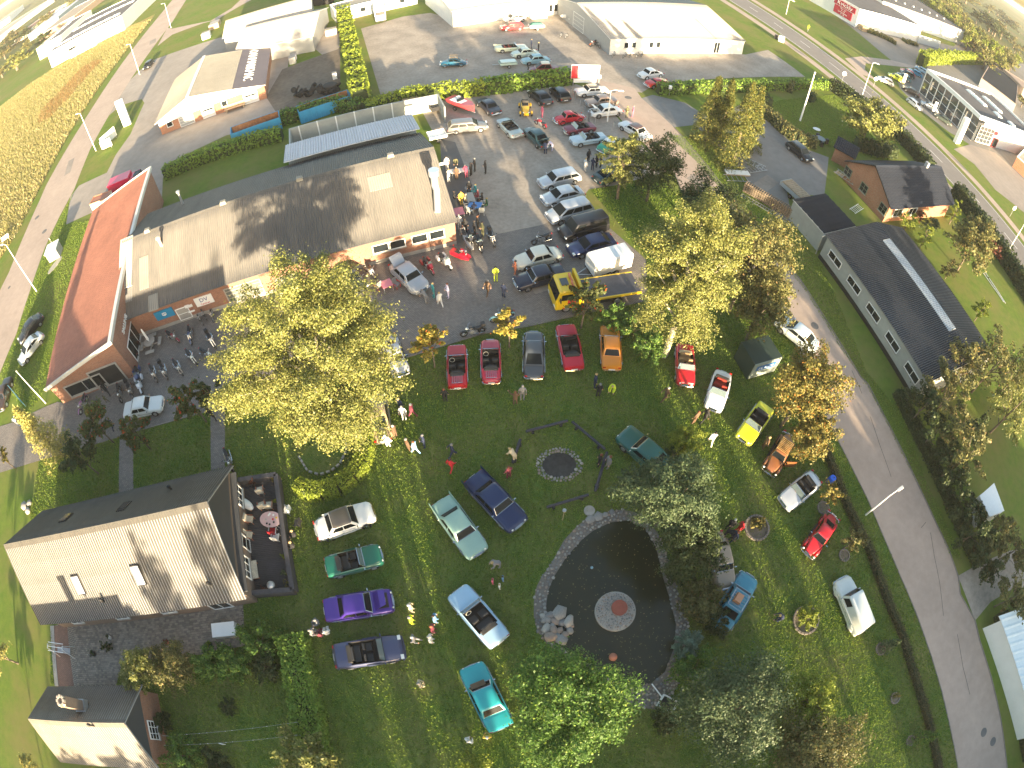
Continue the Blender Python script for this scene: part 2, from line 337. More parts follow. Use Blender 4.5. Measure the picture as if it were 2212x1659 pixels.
# main road: straight, with cycle tracks, verges and markings
M0, M1 = P(1679, 54), P(2154, 483.5); MD = (M1 - M0).normalized(); MN = Vector((-MD.y, MD.x, 0))
M0 = M0 - MD * 220; ML = 520.
def lane(name, o0, o1, z, m, a=0., b=ML):
    return flat(name, [M0 + MD * a + MN * o0, M0 + MD * b + MN * o0, M0 + MD * b + MN * o1, M0 + MD * a + MN * o1], z, m, True)
mroad = lane('main_road', -3.9, 3.9, .012, mat('main_road_asphalt', (.19, .17, .155), rough=.85, noise=.12, scale=.7, bump=.4, bscale=30, detail=8))
lane('cycle_track', 5.2, 7.2, .014, ASPH); lane('cycle_track', -7.2, -5.2, .014, ASPH)
dm = MB(); dm.box((0, 0, 0), (3.6, .13, .006)); dme = dm.mesh('dash', ROADW)
ang = math.atan2(MD.y, MD.x)
for i in range(0, 42): p = M0 + MD * (2 + i * 10.4); place(dme, 'centre_dash', mroad, loc=Vector((p.x, p.y, .02)) - mroad.location, rz=ang)
for s in (-3.5, 3.5):
    for k in range(26): 
        mb = MB(); p = M0 + MD * (10 + k * 18) + MN * s
        if k == 0: em = MB().box((0, 0, 0), (18, .1, .006)).mesh('edge_line', ROADW)
        place(em, 'edge_line', mroad, loc=Vector((p.x, p.y, .02)) - mroad.location, rz=ang)
flat('supermarket_yard', [(1790, -10), (1850, 35), (1900, 62), (1990, 95), (2010, 88), (2060, 100), (2080, 85), (2130, 100), (2115, 112), (2040, 110), (1985, 145), (1925, 130), (1900, 110), (1850, 68), (1790, 22), (1755, -5)], .008, mat('shop_yard_asphalt', (.21, .19, .17), rough=.9, noise=.15, scale=.6, detail=7))
flat('yard_entrance', [(1825, 126), (1860, 122), (1925, 130), (1985, 145), (1970, 147), (1870, 137), (1868, 150), (1895, 175), (1860, 160)], .016, ASPH)
flat('showroom_yard', [(1930, 158), (1990, 144), (2130, 130), (2230, 140), (2300, 300), (2300, 420), (2212, 420), (2150, 372), (2105, 322), (2095, 312), (2050, 285), (1990, 240), (1945, 192)], .008, mat('showroom_asphalt', (.17, .16, .15), rough=.9, noise=.15, scale=.6, detail=7))
flat('entrance_apron', [(2060, 322), (2095, 312), (2150, 330), (2225, 400), (2225, 470), (2150, 410), (2105, 355)], .016, mat('apron_asphalt', (.26, .22, .19), rough=.9, noise=.15, scale=.8, detail=7))
flat('gravel_bed', [(2260, 1240), (2060, 1240), (2061, 1241)], .0, GRAVEL) if 0 else None
# manhole covers and patches on the streets
for x, y, r in ((2125, 1582, .42), (2145, 1602, .42), (1760, 704, .42), (80, 470, .5), (96, 500, .5), (20, 621, .3), (1357, 211, .5), (1324, 198, .4)):
    g = P(x, y); mb = MB().disc((0, 0, 0), r, 'z', 20, .01); tag(mb.build('manhole_cover', ASPHD, loc=(g.x, g.y, .019)), {2125: 'round iron manhole cover at the lower end of the curving street, left of a pair', 2145: 'round iron manhole cover near the lower right corner, right of a pair', 1760: 'round manhole cover beside the parked pale car on the street', 80: 'oval looking manhole cover on the left road, lower one of two', 96: 'manhole cover on the left road, upper one of two beside the brick kiosk', 20: 'small drain cover near the lamp post at the left edge', 1357: 'manhole cover in the street mouth beside the raised signboard', 1324: 'dark drain cover near the letter box by the signboard'}[x], 'manhole cover')
g = P(1006, 405); tag(MB().disc((0, 0, 0), .45, 'z', 20, .012).build('well_cover', CONC, loc=(P(1013, 406).x, P(1013, 406).y, .016)), 'pale round well cover in the gravel right of the cafe tables', 'manhole cover')

# ---------------------------------------------------------------- horizon: hills, fjord, sky is the world
mb = MB(); N_ = 60; rows = []
for j, (dist, hh) in enumerate([(900, 0), (1300, 16), (1900, 24), (2600, 20), (3600, 0)]):
    rows.append([(dist * 1.25 * math.sin(a), dist * math.cos(a) , hh * (.5 + .5 * math.sin(a * 7 + j) * math.sin(a * 3.1 + 1)) - .2) for a in [math.radians(-85 + 170 * i / N_) for i in range(N_ + 1)]])
mb.loft(rows, cap=False, closed=False); struct(mb.build('hills', FARG, smooth=60))
mb = MB(); mb.add([(1800, 2300, 0), (8800, 800, 0), (8900, 8900, 0), (-1500, 8900, 0), (300, 4200, 0)], [(0, 1, 2, 3, 4)])
struct(mb.build('fjord_water', mat('fjord_water', (.35, .5, .5), rough=.25), loc=(0, 0, .6)))

for x, y, l, w, a in ((1520, 400, 4, 1.5, 50), (1180, 610, 3, 2, 20), (330, 90, 5, 2, 60), (150, 360, 6, 1.5, 62), (1200, 110, 5, 3, 20), (1000, 80, 6, 3, 25), (1650, 400, 5, 2, 40)):
    g = P(x, y); a = math.radians(a + 180 if a < 50 else -a); q = [Vector((g.x + u * l / 2 * math.cos(a) - v * w / 2 * math.sin(a), g.y + u * l / 2 * math.sin(a) + v * w / 2 * math.cos(a), 0)) for u, v in ((-1, -1), (1, -.9), (.95, 1), (-1, .85))]
    flat('road_patch', q, .022, mat('patch_asphalt', (.25, .215, .185), rough=.9, noise=.2, scale=2), True)
ck = mat('crack_tar', (.07, .065, .06), rough=.8)
for pts in ([(2010, 1150), (2018, 1200), (2030, 1260), (2038, 1330)], [(1990, 1140), (2000, 1128)], [(1880, 900), (1900, 960), (1925, 1030)], [(1840, 800), (1862, 850)], [(2095, 1500), (2080, 1440), (2068, 1370)]):
    mb = MB(); q = [P(*p, .018) for p in pts]; [mb.bar(a, b, .045, .004) for a, b in zip(q, q[1:])]; struct(mb.build('road_crack', ck))
# ---------------------------------------------------------------- buildings
def wallT(T, wall, L, Wd):
    """origin, direction, outward normal of a wall in T's local frame"""
    return {'front': (Vector((0, 0, 0)), Vector((1, 0, 0)), Vector((0, -1, 0))), 'right': (Vector((L, 0, 0)), Vector((0, 1, 0)), Vector((1, 0, 0))),
            'back': (Vector((L, Wd, 0)), Vector((-1, 0, 0)), Vector((0, 1, 0))), 'left': (Vector((0, Wd, 0)), Vector((0, -1, 0)), Vector((-1, 0, 0)))}[wall]
def hit(T, f, o, d, n):
    """survey a photo bearing onto a wall plane -> (along, height)"""
    M = Matrix.Translation(T.location) @ Matrix.Rotation(T.rotation_euler[2], 4, 'Z')
    O = M @ o; D = M.to_3x3() @ d; Nn = M.to_3x3() @ n; r = Vector(ray(*f)); c = Vector((0, 0, HC))
    t = (O - c).dot(Nn) / r.dot(Nn); p = c + r * t
    return (p - O).dot(D), p.z
def opening(T, L, Wd, wall, u0, z0, u1, z1, nx=1, ny=1, fm=WHITE, pm=None, fw=.08, name='window', label=None, sill=True):
    o, d, n = wallT(T, wall, L, Wd); mb = MB(); up = Vector((0, 0, 1)); fw = min(fw, (u1 - u0) / 6)
    def B(a, b, c, e, off, th, m):
        ctr = o + d * (a + b) / 2 + up * (c + e) / 2 + n * (off + th / 2)
        m.box(ctr, (abs(b - a), th, e - c), rz=math.atan2(d.y, d.x))
    B(u0, u1, z0, z0 + fw, .0, .07, mb); B(u0, u1, z1 - fw, z1, .0, .07, mb); B(u0, u0 + fw, z0 + fw, z1 - fw, .0, .07, mb); B(u1 - fw, u1, z0 + fw, z1 - fw, .0, .07, mb)
    for i in range(1, nx): u = u0 + (u1 - u0) * i / nx; B(u - fw * .3, u + fw * .3, z0 + fw, z1 - fw, .0, .06, mb)
    for i in range(1, ny): z = z0 + (z1 - z0) * i / ny; B(u0 + fw, u1 - fw, z - fw * .3, z + fw * .3, .002, .05, mb)
    w = mb.build(name, fm, T)
    if label: w['label'] = label
    mb = MB(); B(u0 + fw * .5, u1 - fw * .5, z0 + fw * .5, z1 - fw * .5, .004, .022, mb); mb.build('pane' if name != 'gate' else 'panel', pm or PANE, w)
    if sill and name == 'window': mb = MB(); B(u0 - .05, u1 + .05, z0 - .07, z0 - .003, .0, .14, mb); mb.build('sill', CONC, w)
    return w
def fopen(T, L, Wd, wall, fa, fb, zz=None, **k):
    o, d, n = wallT(T, wall, L, Wd); u0, z0 = hit(T, fa, o, d, n); u1, z1 = hit(T, fb, o, d, n)
    u0, u1 = sorted((u0, u1)); z0, z1 = zz or sorted((z0, z1)); return opening(T, L, Wd, wall, max(.1, u0), max(.02, z0), u1, z1, **k)
def slope(T, a, b, c, d, m, style='corr', th=.09, name='roof', label=None, edge=None):
    """roof plane: eave-left a, eave-right b, ridge-right c, ridge-left d; real corrugation or tile courses"""
    a, b, c, d = map(np.array, map(lambda q: tuple(map(float, q)), (a, b, c, d)))
    nrm = np.cross(b - a, d - a); nrm /= np.linalg.norm(nrm)
    if nrm[2] < 0: nrm = -nrm
    Lu = max(np.linalg.norm(b - a), np.linalg.norm(c - d)); Lv = np.linalg.norm(d - a)
    if style == 'corr': pu, au, per, pv, av = .22, .042, 6, 1.6, .003
    elif style == 'trap': pu, au, per, pv, av = .3, .03, 4, 50, 0
    elif style == 'tile': pu, au, per, pv, av = .3, .03, 4, .36, .035
    elif style == 'rib': pu, au, per, pv, av = 1.0, .03, 4, 50, 0
    else: pu, au, per, pv, av = 3, 0, 1, 50, 0
    nu = int(Lu / pu * per) + 1; nv = max(1, int(round(Lv / pv)))
    uu = np.linspace(0, 1, nu); ph = uu * Lu / pu * 2 * PI
    wv = np.cos(ph) * au if style != 'trap' and style != 'rib' else np.sign(np.cos(ph)) * au
    if style == 'rib': wv = np.where(np.abs(((uu * Lu / pu) % 1) - .5) < .13, au * 2, 0)
    V = []; vv = []
    for k in range(nv): vv += [(k / nv, av), ((k + 1) / nv - 1e-4, 0.)]
    for v, off in vv:
        p = a + (d - a) * v; q = b + (c - b) * v
        row = p[None, :] + (q - p)[None, :] * uu[:, None] + nrm[None, :] * (wv + off + th)[:, None]; V.append(row)
    nr = len(vv); V = np.concatenate(V); i = np.arange(nr - 1)[:, None] * nu + np.arange(nu - 1)[None, :]; i = i.ravel()
    F = np.stack([i, i + 1, i + nu + 1, i + nu], 1)
    me = npmesh(name, V, F, m); o = place(me, name, T)
    me.polygons.foreach_set('use_smooth', [style in ('corr',)] * len(F)); me.update()
    if label: o['label'] = label
    mb = MB(); lo = [tuple(q + nrm * (-.02)) for q in (a, b, c, d)]; hi = [tuple(q + nrm * (th - .03)) for q in (a, b, c, d)]
    mb.add(lo + hi, [(3, 2, 1, 0), (4, 5, 6, 7), (0, 1, 5, 4), (1, 2, 6, 5), (2, 3, 7, 6), (3, 0, 4, 7)]); mb.build('fascia', edge or WHITE, o)
    return o
def gable(name, label, cat, e0, e1, ze, r0, zr, wall, roof, style='corr', ov=.3, W2=None, zb=None, edge=None, gab=None, base=None, side=.25):
    """e0,e1: photo bearings of the near eave ends (edge of roof) at height ze; r0: a bearing on the ridge at zr"""
    A, B = P(*e0, ze), P(*e1, ze); d = (B - A); L0 = math.hypot(d.x, d.y); az = math.atan2(d.y, d.x); R = P(*r0, zr) - A
    h = -R.x * math.sin(az) + R.y * math.cos(az); h2 = W2 if W2 else h
    T = thing(name, label, cat, (A.x, A.y, 0), az); zb = ze if zb is None else zb
    T.location = Vector((A.x, A.y, 0)) + Vector((math.cos(az) * side - math.sin(az) * ov, math.sin(az) * side + math.cos(az) * ov, 0))
    L = L0 - 2 * side; Wd = h + h2 - 2 * ov; hh = h - ov; k = (zr - ze) / h; zw = ze + k * ov; k2 = (zr - zb) / h2; zw2 = zb + k2 * ov
    mb = MB(); q = [(0, 0), (Wd, 0)]
    vs = []
    for x in (0, L): vs += [(x, 0, 0), (x, Wd, 0), (x, Wd, zw2 - .05), (x, hh, zr - .06), (x, 0, zw - .05)]
    mb.add(vs, [(4, 3, 2, 1, 0), (5, 6, 7, 8, 9), (0, 5, 9, 4), (1, 2, 7, 6), (2, 3, 8, 7), (3, 4, 9, 8)])
    mb.build('wall', wall, T)
    if gab:
        for x, n_ in ((-.03, -1), (L, 1)):
            zg = zw; mb = MB(); yy0, yy1 = 0, Wd
            mb.add([(x, yy0, zg - .1), (x, yy1, zw2 - .1), (x, hh, zr - .07), (x + .03, yy0, zg - .1), (x + .03, yy1, zw2 - .1), (x + .03, hh, zr - .07)], [(0, 1, 2), (5, 4, 3), (0, 3, 4, 1), (1, 4, 5, 2), (2, 5, 3, 0)]); mb.build('gable_cladding', gab, T)
    slope(T, (-side, -ov, ze), (L + side, -ov, ze), (L + side, hh, zr), (-side, hh, zr), roof, style, edge=edge)
    slope(T, (L + side, Wd + ov, zb), (-side, Wd + ov, zb), (-side, hh, zr), (L + side, hh, zr), roof, style, edge=edge)
    mb = MB(); n = int(L0 / 1.1)
    for i in range(n):
        x0 = -side + L0 * i / n; x1 = x0 + L0 / n - .02
        mb.add([(x0, hh - .28, zr + .06 - k * .28 + .05), (x1, hh - .28, zr + .06 - k * .28 + .05), (x1, hh, zr + .16), (x0, hh, zr + .16), (x1, hh + .28, zr + .11 - k2 * .28), (x0, hh + .28, zr + .11 - k2 * .28)], [(0, 1, 2, 3), (3, 2, 4, 5)])
    mb.build('ridge_cap', roof, T)
    return T, L, Wd, hh
def blockb(name, label, cat, c0, c1, c2, h, wall, roofm, par=.25, trim=None, zt=None, thick=.3, z_is_top=True):
    """flat-roofed volume: photo bearings of the near-left, near-right and far-right top corners at height h"""
    zt = h; A, B, D = (P(*q, zt if z_is_top else 0) for q in (c0, c1, c2)); d = B - A; L = math.hypot(d.x, d.y); az = math.atan2(d.y, d.x); R = D - A
    Wd = -R.x * math.sin(az) + R.y * math.cos(az); T = thing(name, label, cat, (A.x, A.y, 0), az)
    MB().box((L / 2, Wd / 2, (h - par) / 2), (L, Wd, h - par)).build('wall', wall, T)
    mb = MB(); t = thick
    for c, s in (((L / 2, t / 2 - .03, h - par / 2), (L + .06, t, par)), ((L / 2, Wd - t / 2 + .03, h - par / 2), (L + .06, t, par)), ((t / 2 - .03, Wd / 2, h - par / 2), (t, Wd - 2 * t + .06, par)), ((L - t / 2 + .03, Wd / 2, h - par / 2), (t, Wd - 2 * t + .06, par))): mb.box(c, s)
    mb.build('parapet', trim or WHITE, T)
    MB().box((L / 2, Wd / 2, h - par + .03), (L - 2 * t + .06, Wd - 2 * t + .06, .06)).build('roof', roofm, T)
    return T, L, Wd
BRICK = brickmat('red_brick', (.34, .13, .07), (.24, .085, .05), (.3, .25, .2), .24, .075, .5)
BRICKO = brickmat('orange_brick', (.42, .15, .07), (.34, .11, .05), (.33, .27, .2), .24, .075, .4)
BRICKD = brickmat('brown_brick', (.19, .13, .10), (.25, .17, .125), (.2, .17, .14), .24, .075, .4)
ETER = mat('grey_fibre_cement', (.08, .077, .072), rough=.9, noise=.2, scale=2.2, col2=(.13, .122, .112), bump=.3, detail=9, stretch=(2.6, .25, 1))  # streaks down the slope: trough dirt, also standing in for rib shading
ETERL = mat('pale_fibre_cement', (.27, .25, .21), rough=.85, noise=.1, scale=1.0, bump=.3, detail=7)
ETERB = mat('black_fibre_cement', (.024, .027, .034), rough=.7, spec=.15, noise=.25, scale=1.2, bump=.2, detail=7)
SLATE = mat('grey_blue_fibre_cement', (.2, .2, .2), rough=.7, noise=.12, scale=1.1, bump=.2, detail=7)
TILER = mat('red_clay_tile', (.27, .115, .078), rough=.75, noise=.22, scale=2.2, bump=.3, detail=7)
TILEB = mat('black_glazed_tile', (.02, .024, .035), rough=.5, spec=.2, noise=.2, scale=2, bump=.2)
FELT = mat('roof_felt', (.085, .08, .085), rough=.9, noise=.25, scale=.7, detail=8)
FELTD = mat('black_roof_felt', (.016, .019, .026), rough=.8, spec=.15, noise=.3, scale=.9, detail=8)
METAL = mat('pale_blue_steel_sheet', (.47, .47, .52), rough=.6, noise=.08, scale=1.2)
RENDER = mat('grey_render', (.34, .35, .33), rough=.9, noise=.16, scale=1.1, bump=.2, detail=7)
WWALL = mat('white_cladding', (.74, .73, .7), rough=.7, noise=.06, scale=.8)
GWALL = mat('grey_cladding', (.3, .31, .31), rough=.7, noise=.08, scale=.8)
CREAM = mat('cream_wall', (.72, .68, .56), rough=.8, noise=.08, scale=.8)

# main workshop --------------------------------------------------
T, L, Wd, hh = gable('workshop', 'long brick workshop with grey corrugated roof and silver flue, behind the paved yard', 'workshop', (265, 695), (988, 480), 3.0, (600, 404), 6.0, BRICK, ETER, edge=mat('dark_trim', (.12, .12, .13), rough=.6), ov=.45, side=.15)
WS = T
MB().box((L / 2, -.035, .2), (L, .06, .4)).build('plinth', CONC, T)
for a, b in (((803, 534), (838, 520.5)), ((840, 524), (874, 512)), ((888, 514), (922, 498)), ((926, 503), (959, 490))):
    fopen(T, L, Wd, 'front', a, b, zz=(1.25, 2.25), fm=WHITE, nx=1)
fopen(T, L, Wd, 'front', (391, 692), (404, 660), fm=WHITE, pm=CONC, name='door', nx=1, ny=2)
gt = fopen(T, L, Wd, 'front', (500, 662), (560, 600), fm=CONC, pm=mat('gate_recess_shade', (.12, .13, .115), rough=.7, noise=.1), name='gate', fw=.12, ny=5)  # panels darkened to stand for the shade of the deep recess
gt = fopen(T, L, Wd, 'front', (600, 622), (640, 588), fm=CONC, pm=MC['gate_recess_shade'], name='gate', fw=.12, ny=5)
def wallsign(T, L, Wd, wall, fa, fb, base, text=None, tc=WHITE, name='sign', label='', size=None, band=None):
    o, d, n = wallT(T, wall, L, Wd); u0, z0 = hit(T, fa, o, d, n); u1, z1 = hit(T, fb, o, d, n); u0, u1 = sorted((u0, u1)); z0, z1 = (1.2, 2.3) if size else sorted((z0, z1))
    ctr = o + d * (u0 + u1) / 2 + Vector((0, 0, (z0 + z1) / 2)) + n * .06; mb = MB(); mb.box(ctr, (u1 - u0, .08, z1 - z0), rz=math.atan2(d.y, d.x)); s = mb.build(name, base, T, label=label)
    if text:
        for t, fr, zf, col in (text if isinstance(text, list) else [(text, .6, .5, tc)]):
            q = textmesh(t, (z1 - z0) * fr, col, s); w = q.dimensions.x if q.dimensions.x else 1
            q.matrix_local = Matrix.Translation(o + d * (u0 + u1) / 2 + Vector((0, 0, z0 + (z1 - z0) * zf)) + n * .108) @ Matrix.Rotation(math.atan2(d.y, d.x), 4, 'Z') @ Matrix.Rotation(PI / 2, 4, 'X')
    return s
def textmesh(t, size, m, parent=None, name='lettering', ext=.008):
    cu = bpy.data.curves.new('txt', 'FONT'); cu.body = t; cu.size = size; cu.align_x = 'CENTER'; cu.align_y = 'CENTER'; cu.extrude = ext; cu.resolution_u = 2
    o = bpy.data.objects.new('txt', cu); me = bpy.data.meshes.new_from_object(o); bpy.data.objects.remove(o); me.materials.clear(); me.materials.append(m)
    q = place(me, name, parent); return q
BLUE = mat('sign_blue', (.02, .22, .42), rough=.4); REDS = mat('sign_red', (.55, .02, .03), rough=.4); NAVY = mat('sign_navy', (.02, .04, .2), rough=.4)
wallsign(T, L, Wd, 'front', (336, 684), (371, 664), BLUE, [('O', .6, .5, WHITE), ('=', .9, .5, WHITE)], size=1, label='blue sign with white emblem on the brick wall')
wallsign(T, L, Wd, 'front', (422, 654), (456, 635), WHITE, [('DV', .6, .62, NAVY), ('Centret', .28, .18, REDS)], size=1, label='white and navy DV Centret sign')
for fa, fb in (((401, 665), (407, 657)), ((409, 663), (414, 656)), ((408, 675), (420, 668))): wallsign(T, L, Wd, 'front', fa, fb, WHITE, name='notice', label='small white notice beside the door')
# rooflights, hoods and flues on the workshop roof
def roofbox(T, x, y, zr, ze, hh, w, d, h, m, name, fac=None):
    k = (zr - ze) / (hh + .45); z = ze + k * (y + .45) if y < hh else zr - k * (y - hh); return MB().box((x, y, z + h / 2 + .08), (w, d, h)).build(name, m, T)
def flue(T, x, y, z, r, h, m=STEEL, cap=True, name='flue'):
    mb = MB(); mb.tube([(x, y, z - .2), (x, y, z + h)], r, 12); f = mb.build(name, m, T)
    if cap: MB().tube([(x, y, z + h), (x, y, z + h + .12), (x, y, z + h + .3), (x, y, z + h + .38)], [r * 1.1, r * 1.7, r * 1.7, r * .6], 12).build('cowl', m, f)
    return f
def roofpt(T, f, e, ze, zr, hh, ov):
    """photo bearing onto the near roof plane, local coordinates"""
    k = (zr - ze) / (hh + ov); z = ze
    for _ in range(30):
        p = P(*f, z) - T.location; a = T.rotation_euler[2]; x = p.x * math.cos(a) + p.y * math.sin(a); y = -p.x * math.sin(a) + p.y * math.cos(a); z2 = ze + k * (y + ov); z = z + .5 * (z2 - z)
    return x, y, z
for f, r, h in (((350, 532), .16, .9), ((1, 1), 0, 0)):
    if r: x, y, z = roofpt(T, f, 0, 3, 6, hh, .45); flue(T, x, y, z, r, h, mat('orange_pot', (.6, .45, .35), rough=.6))
x, y, z = roofpt(T, (946, 463), 0, 3, 6, hh, .45); x2, y2, z2 = roofpt(T, (941, 410), 0, 3, 6, hh, .45)
MB().tube([(x, y, z + .25), (x2, y2 - .6, z2 + .35), (x2, y2, z2 + .5), (x2, y2, z2 + 1.5), (x2, y2, z2 + 1.7), (x2, y2, z2 + 2.3)], [.3, .32, .34, .34, .5, .5], 14).build('exhaust_duct', mat('bright_steel', (.7, .7, .7), rough=.3, metal=.7), T)
for f in ((483, 437), (320, 497), (647, 385), (843, 335)):
    x, y, z = roofpt(T, f, 0, 3, 6, hh, .45); MB().box((x, hh, 6.25), (.7, .5, .35), taper=.8).build('ridge_vent', ETERL, T)
for fx, fy, w, d in ((312, 590, 1.1, 3.4), (332, 655, 1.1, 1.6), (821, 395, 2.2, 1.6), (276, 640, 1.2, 1.4)):
    x, y, z = roofpt(T, (fx, fy), 0, 3, 6, hh, .45); kk = 3 / (hh + .45); mb = MB()
    mb.add([(x - w / 2, y - d / 2, z - kk * d / 2 + .13), (x + w / 2, y - d / 2, z - kk * d / 2 + .13), (x + w / 2, y + d / 2, z + kk * d / 2 + .13), (x - w / 2, y + d / 2, z + kk * d / 2 + .13), (x - w / 2, y - d / 2, z - kk * d / 2 + .05), (x + w / 2, y - d / 2, z - kk * d / 2 + .05), (x + w / 2, y + d / 2, z + kk * d / 2 + .05), (x - w / 2, y + d / 2, z + kk * d / 2 + .05)], [(0, 1, 2, 3), (4, 5, 1, 0), (5, 6, 2, 1), (6, 7, 3, 2), (7, 4, 0, 3)])
    mb.build('roof_light', ETERL if fx != 276 else SLATE, T)
slope(T, (-.4, hh - 5.4, 4.3), (1.2, hh - 5.4, 4.3), (1.2, hh + .3, 6.15), (-.4, hh + .3, 6.15), ETERL, 'corr', name='roof_valley')
slope(T, (17.6, 21.7, 2.85), (L + .1, 21.7, 2.85), (L + .1, 15.9, 3.9), (17.6, 15.9, 3.9), METAL, 'trap', name='lean_to_roof')
MB().box(((L + 17.8) / 2, 19.3, 1.35), (L - 18, 4.6, 2.7)).build('lean_to_wall', RENDER, T)
flue(T, L * .17, hh + 6.2, 3.9, .14, 1.6)
MB().tube([(L - .1, 7, 4.6), (L + 1.2, 7, 4.6)], .15, 10).build('vent_pipe', WHITE, T)
# courtyard wall north of the lean-to
y0 = 26.8; mb = MB(); mb.box((27.6, y0, 1.2), (19.4, .18, 2.4)); mb.box((18, 24.4, 1.2), (.18, 4.6, 2.4)); mb.box((37.2, 24.8, 1.2), (.18, 3.8, 2.4))
yw = thing('yard_wall', 'pale grey boarded wall with posts enclosing the store yard behind the workshop', 'wall', T.location, T.rotation_euler[2]); mb.build('panel', RENDER, yw)
for i in range(6): MB().box((19.2 + i * 2.4, y0 - .2, 1.25), (.16, .16, 2.5)).build('post', WHITE, yw)
# red tiled wing --------------------------------------------------
A = P(137.6, 871.3); B = P(295.5, 811.7); d = B - A; az = math.atan2(d.y, d.x); L = d.length; Wd = 28.2
T = thing('brick_wing', 'brick showroom wing with red tiled single pitch roof beside the left road', 'building', A, az)
mb = MB(); zl, zh = 2.9, 5.1; vs = []
for y in (0, Wd): vs += [(0, y, 0), (L, y, 0), (L, y, zh), (0, y, zl)]
mb.add(vs, [(0, 1, 2, 3), (7, 6, 5, 4), (1, 5, 6, 2), (4, 0, 3, 7), (2, 6, 7, 3)]); mb.build('wall', BRICK, T)
slope(T, (-.35, Wd + .3, zl - .05), (-.35, -.3, zl - .05), (L + .1, -.3, zh + .1), (L + .1, Wd + .3, zh + .1), TILER, 'tile', label='red clay tile roof')
mb = MB(); mb.bar((L + .05, -.35, zh + .2), (L + .05, Wd + .35, zh + .2), .35, .4); mb.bar((-.4, -.33, zl + .05), (L + .1, -.33, zh + .2), .12, .4); mb.bar((-.4, Wd + .33, zl + .05), (L + .1, Wd + .33, zh + .2), .12, .4); mb.build('verge_board', mat('weathered_white', (.55, .54, .5), rough=.7, noise=.15), T)
fopen(T, L, Wd, 'front', (155, 858), (215, 805), fm=CONC, fw=.15, nx=2)
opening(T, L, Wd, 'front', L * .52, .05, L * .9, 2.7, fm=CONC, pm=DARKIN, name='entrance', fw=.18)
opening(T, L, Wd, 'right', 1.6, .1, 5.2, 2.3, fm=WHITE, nx=3, name='window')
o, dd, n = wallT(T, 'right', L, Wd); q = textmesh('SALLING', .62, WHITE, T, ext=.05); q.matrix_local = Matrix.Translation(Vector((L + .1, 3.6, 3.4))) @ Matrix.Rotation(PI / 2, 4, 'Z') @ Matrix.Rotation(PI / 2, 4, 'X')
# house lower left ------------------------------------------------
T, L, Wd, hh = gable('house', 'one and a half storey house with wide grey corrugated roof and white roof windows', 'house', (89, 1349), (532.5, 1293), 2.8, (225, 1134.5), 7.4, BRICKD, mat('house_roof_sheet', (.055, .053, .05), rough=.9, noise=.1, scale=2.2, col2=(.082, .078, .072), bump=.25, detail=8, stretch=(2.8, .2, 1)), ov=.5, side=.35, edge=mat('grey_trim', (.3, .31, .33), rough=.6), gab=mat('dark_cladding', (.06, .065, .075), rough=.6))  # roof sheet streaked along the slope for rib shading and trough dirt
def skylight(f, w=.8, h=1.5, back=False, x=None, y=None, lab=None):
    if not back: x, y, z = roofpt(T, f, 0, 2.8, 7.4, hh, .5)
    k = 4.6 / (hh + .5); z = 2.8 + k * (y + .5) if not back else 7.4 - k * (y - hh); s = 1 if not back else -1; a = math.atan(k) * s
    M = Matrix.Translation((x, y, z + .12)) @ Matrix.Rotation(a, 4, 'X'); mb = MB(); mb.box((0, 0, .04), (w, h, .16), T=M); r = mb.build('roof_window', BLACK, T); MB().box((0, 0, .13), (w - .14, h - .16, .03), T=M).build('pane', mat('reflective_pane', (.5, .52, .55), rough=.12, coat=1) if not back else PANE, r)
skylight((172, 1264)); skylight((301, 1243)); skylight(None, back=True, x=5.2, y=hh + 2.3); skylight(None, back=True, x=11.5, y=hh + 2.0)
for f in ((228, 1301), (458, 1264)): x, y, z = roofpt(T, f, 0, 2.8, 7.4, hh, .5); flue(T, x, y, z, .07, .35, BLACK)
flue(T, 15, hh + 3.2, 7.4 - 3.2 * .97, .08, .4, BLACK)
for u0 in (1.4, 6.8): opening(T, L, Wd, 'right', u0, .7, u0 + 1.6, 2.1, nx=3, ny=2, fm=WHITE)
opening(T, L, Wd, 'right', 3.6, .1, 4.6, 2.2, nx=1, ny=3, fm=WHITE, name='door')
for u0 in (2.0, 7, 11.5): opening(T, L, Wd, 'front', u0, .9, u0 + 1.3, 2.1, nx=2, fm=WHITE)
opening(T, L, Wd, 'front', 15.6, .05, 17.2, 2.2, nx=2, fm=WHITE, name='door')
HOUSE = T; HL = L
MB().box((L + .25, Wd / 2, 2.75), (.5, Wd, .12)).build('canopy', MC['dark_cladding'], T)
# small house -----------------------------------------------------
T, L, Wd, hh = gable('outbuilding', 'small brick outbuilding with steep pale roof and tall chimney, lower left corner', 'outbuilding', (132, 1645), (345, 1660), 2.3, (61, 1553), 5.3, BRICK, mat('outbuilding_sheet', (.11, .1, .086), rough=.8, noise=.1, scale=2, col2=(.155, .14, .118), bump=.2, stretch=(2.8, .2, 1)), ov=.35, side=.3, edge=MC['grey_trim'], gab=MC['dark_cladding'])  # streaked like the house roof: rib shading and dirt in the colour
ch = MB().box((5.3, hh + 1.3, 5.1), (.75, .75, 3.0)).build('chimney', BRICKD, T); mb = MB()
for i in range(8): a = i * PI / 4; mb.box((5.3 + .33 * math.cos(a), hh + 1.3 + .33 * math.sin(a), 6.7), (.2, .2, .22), rz=a)
mb.build('chimney_cap', mat('cap_stone', (.55, .45, .35), rough=.8), ch); flue(T, 7, hh - .2, 5.3, .07, .35, BLACK)
MB().box((5.3, hh + 1.3, 4.35), (.95, .95, .5)).build('flashing', STEEL, ch)
opening(T, L, Wd, 'right', hh - .9, 1.0, hh + .5, 2.2, nx=3, ny=3, fm=WHITE)
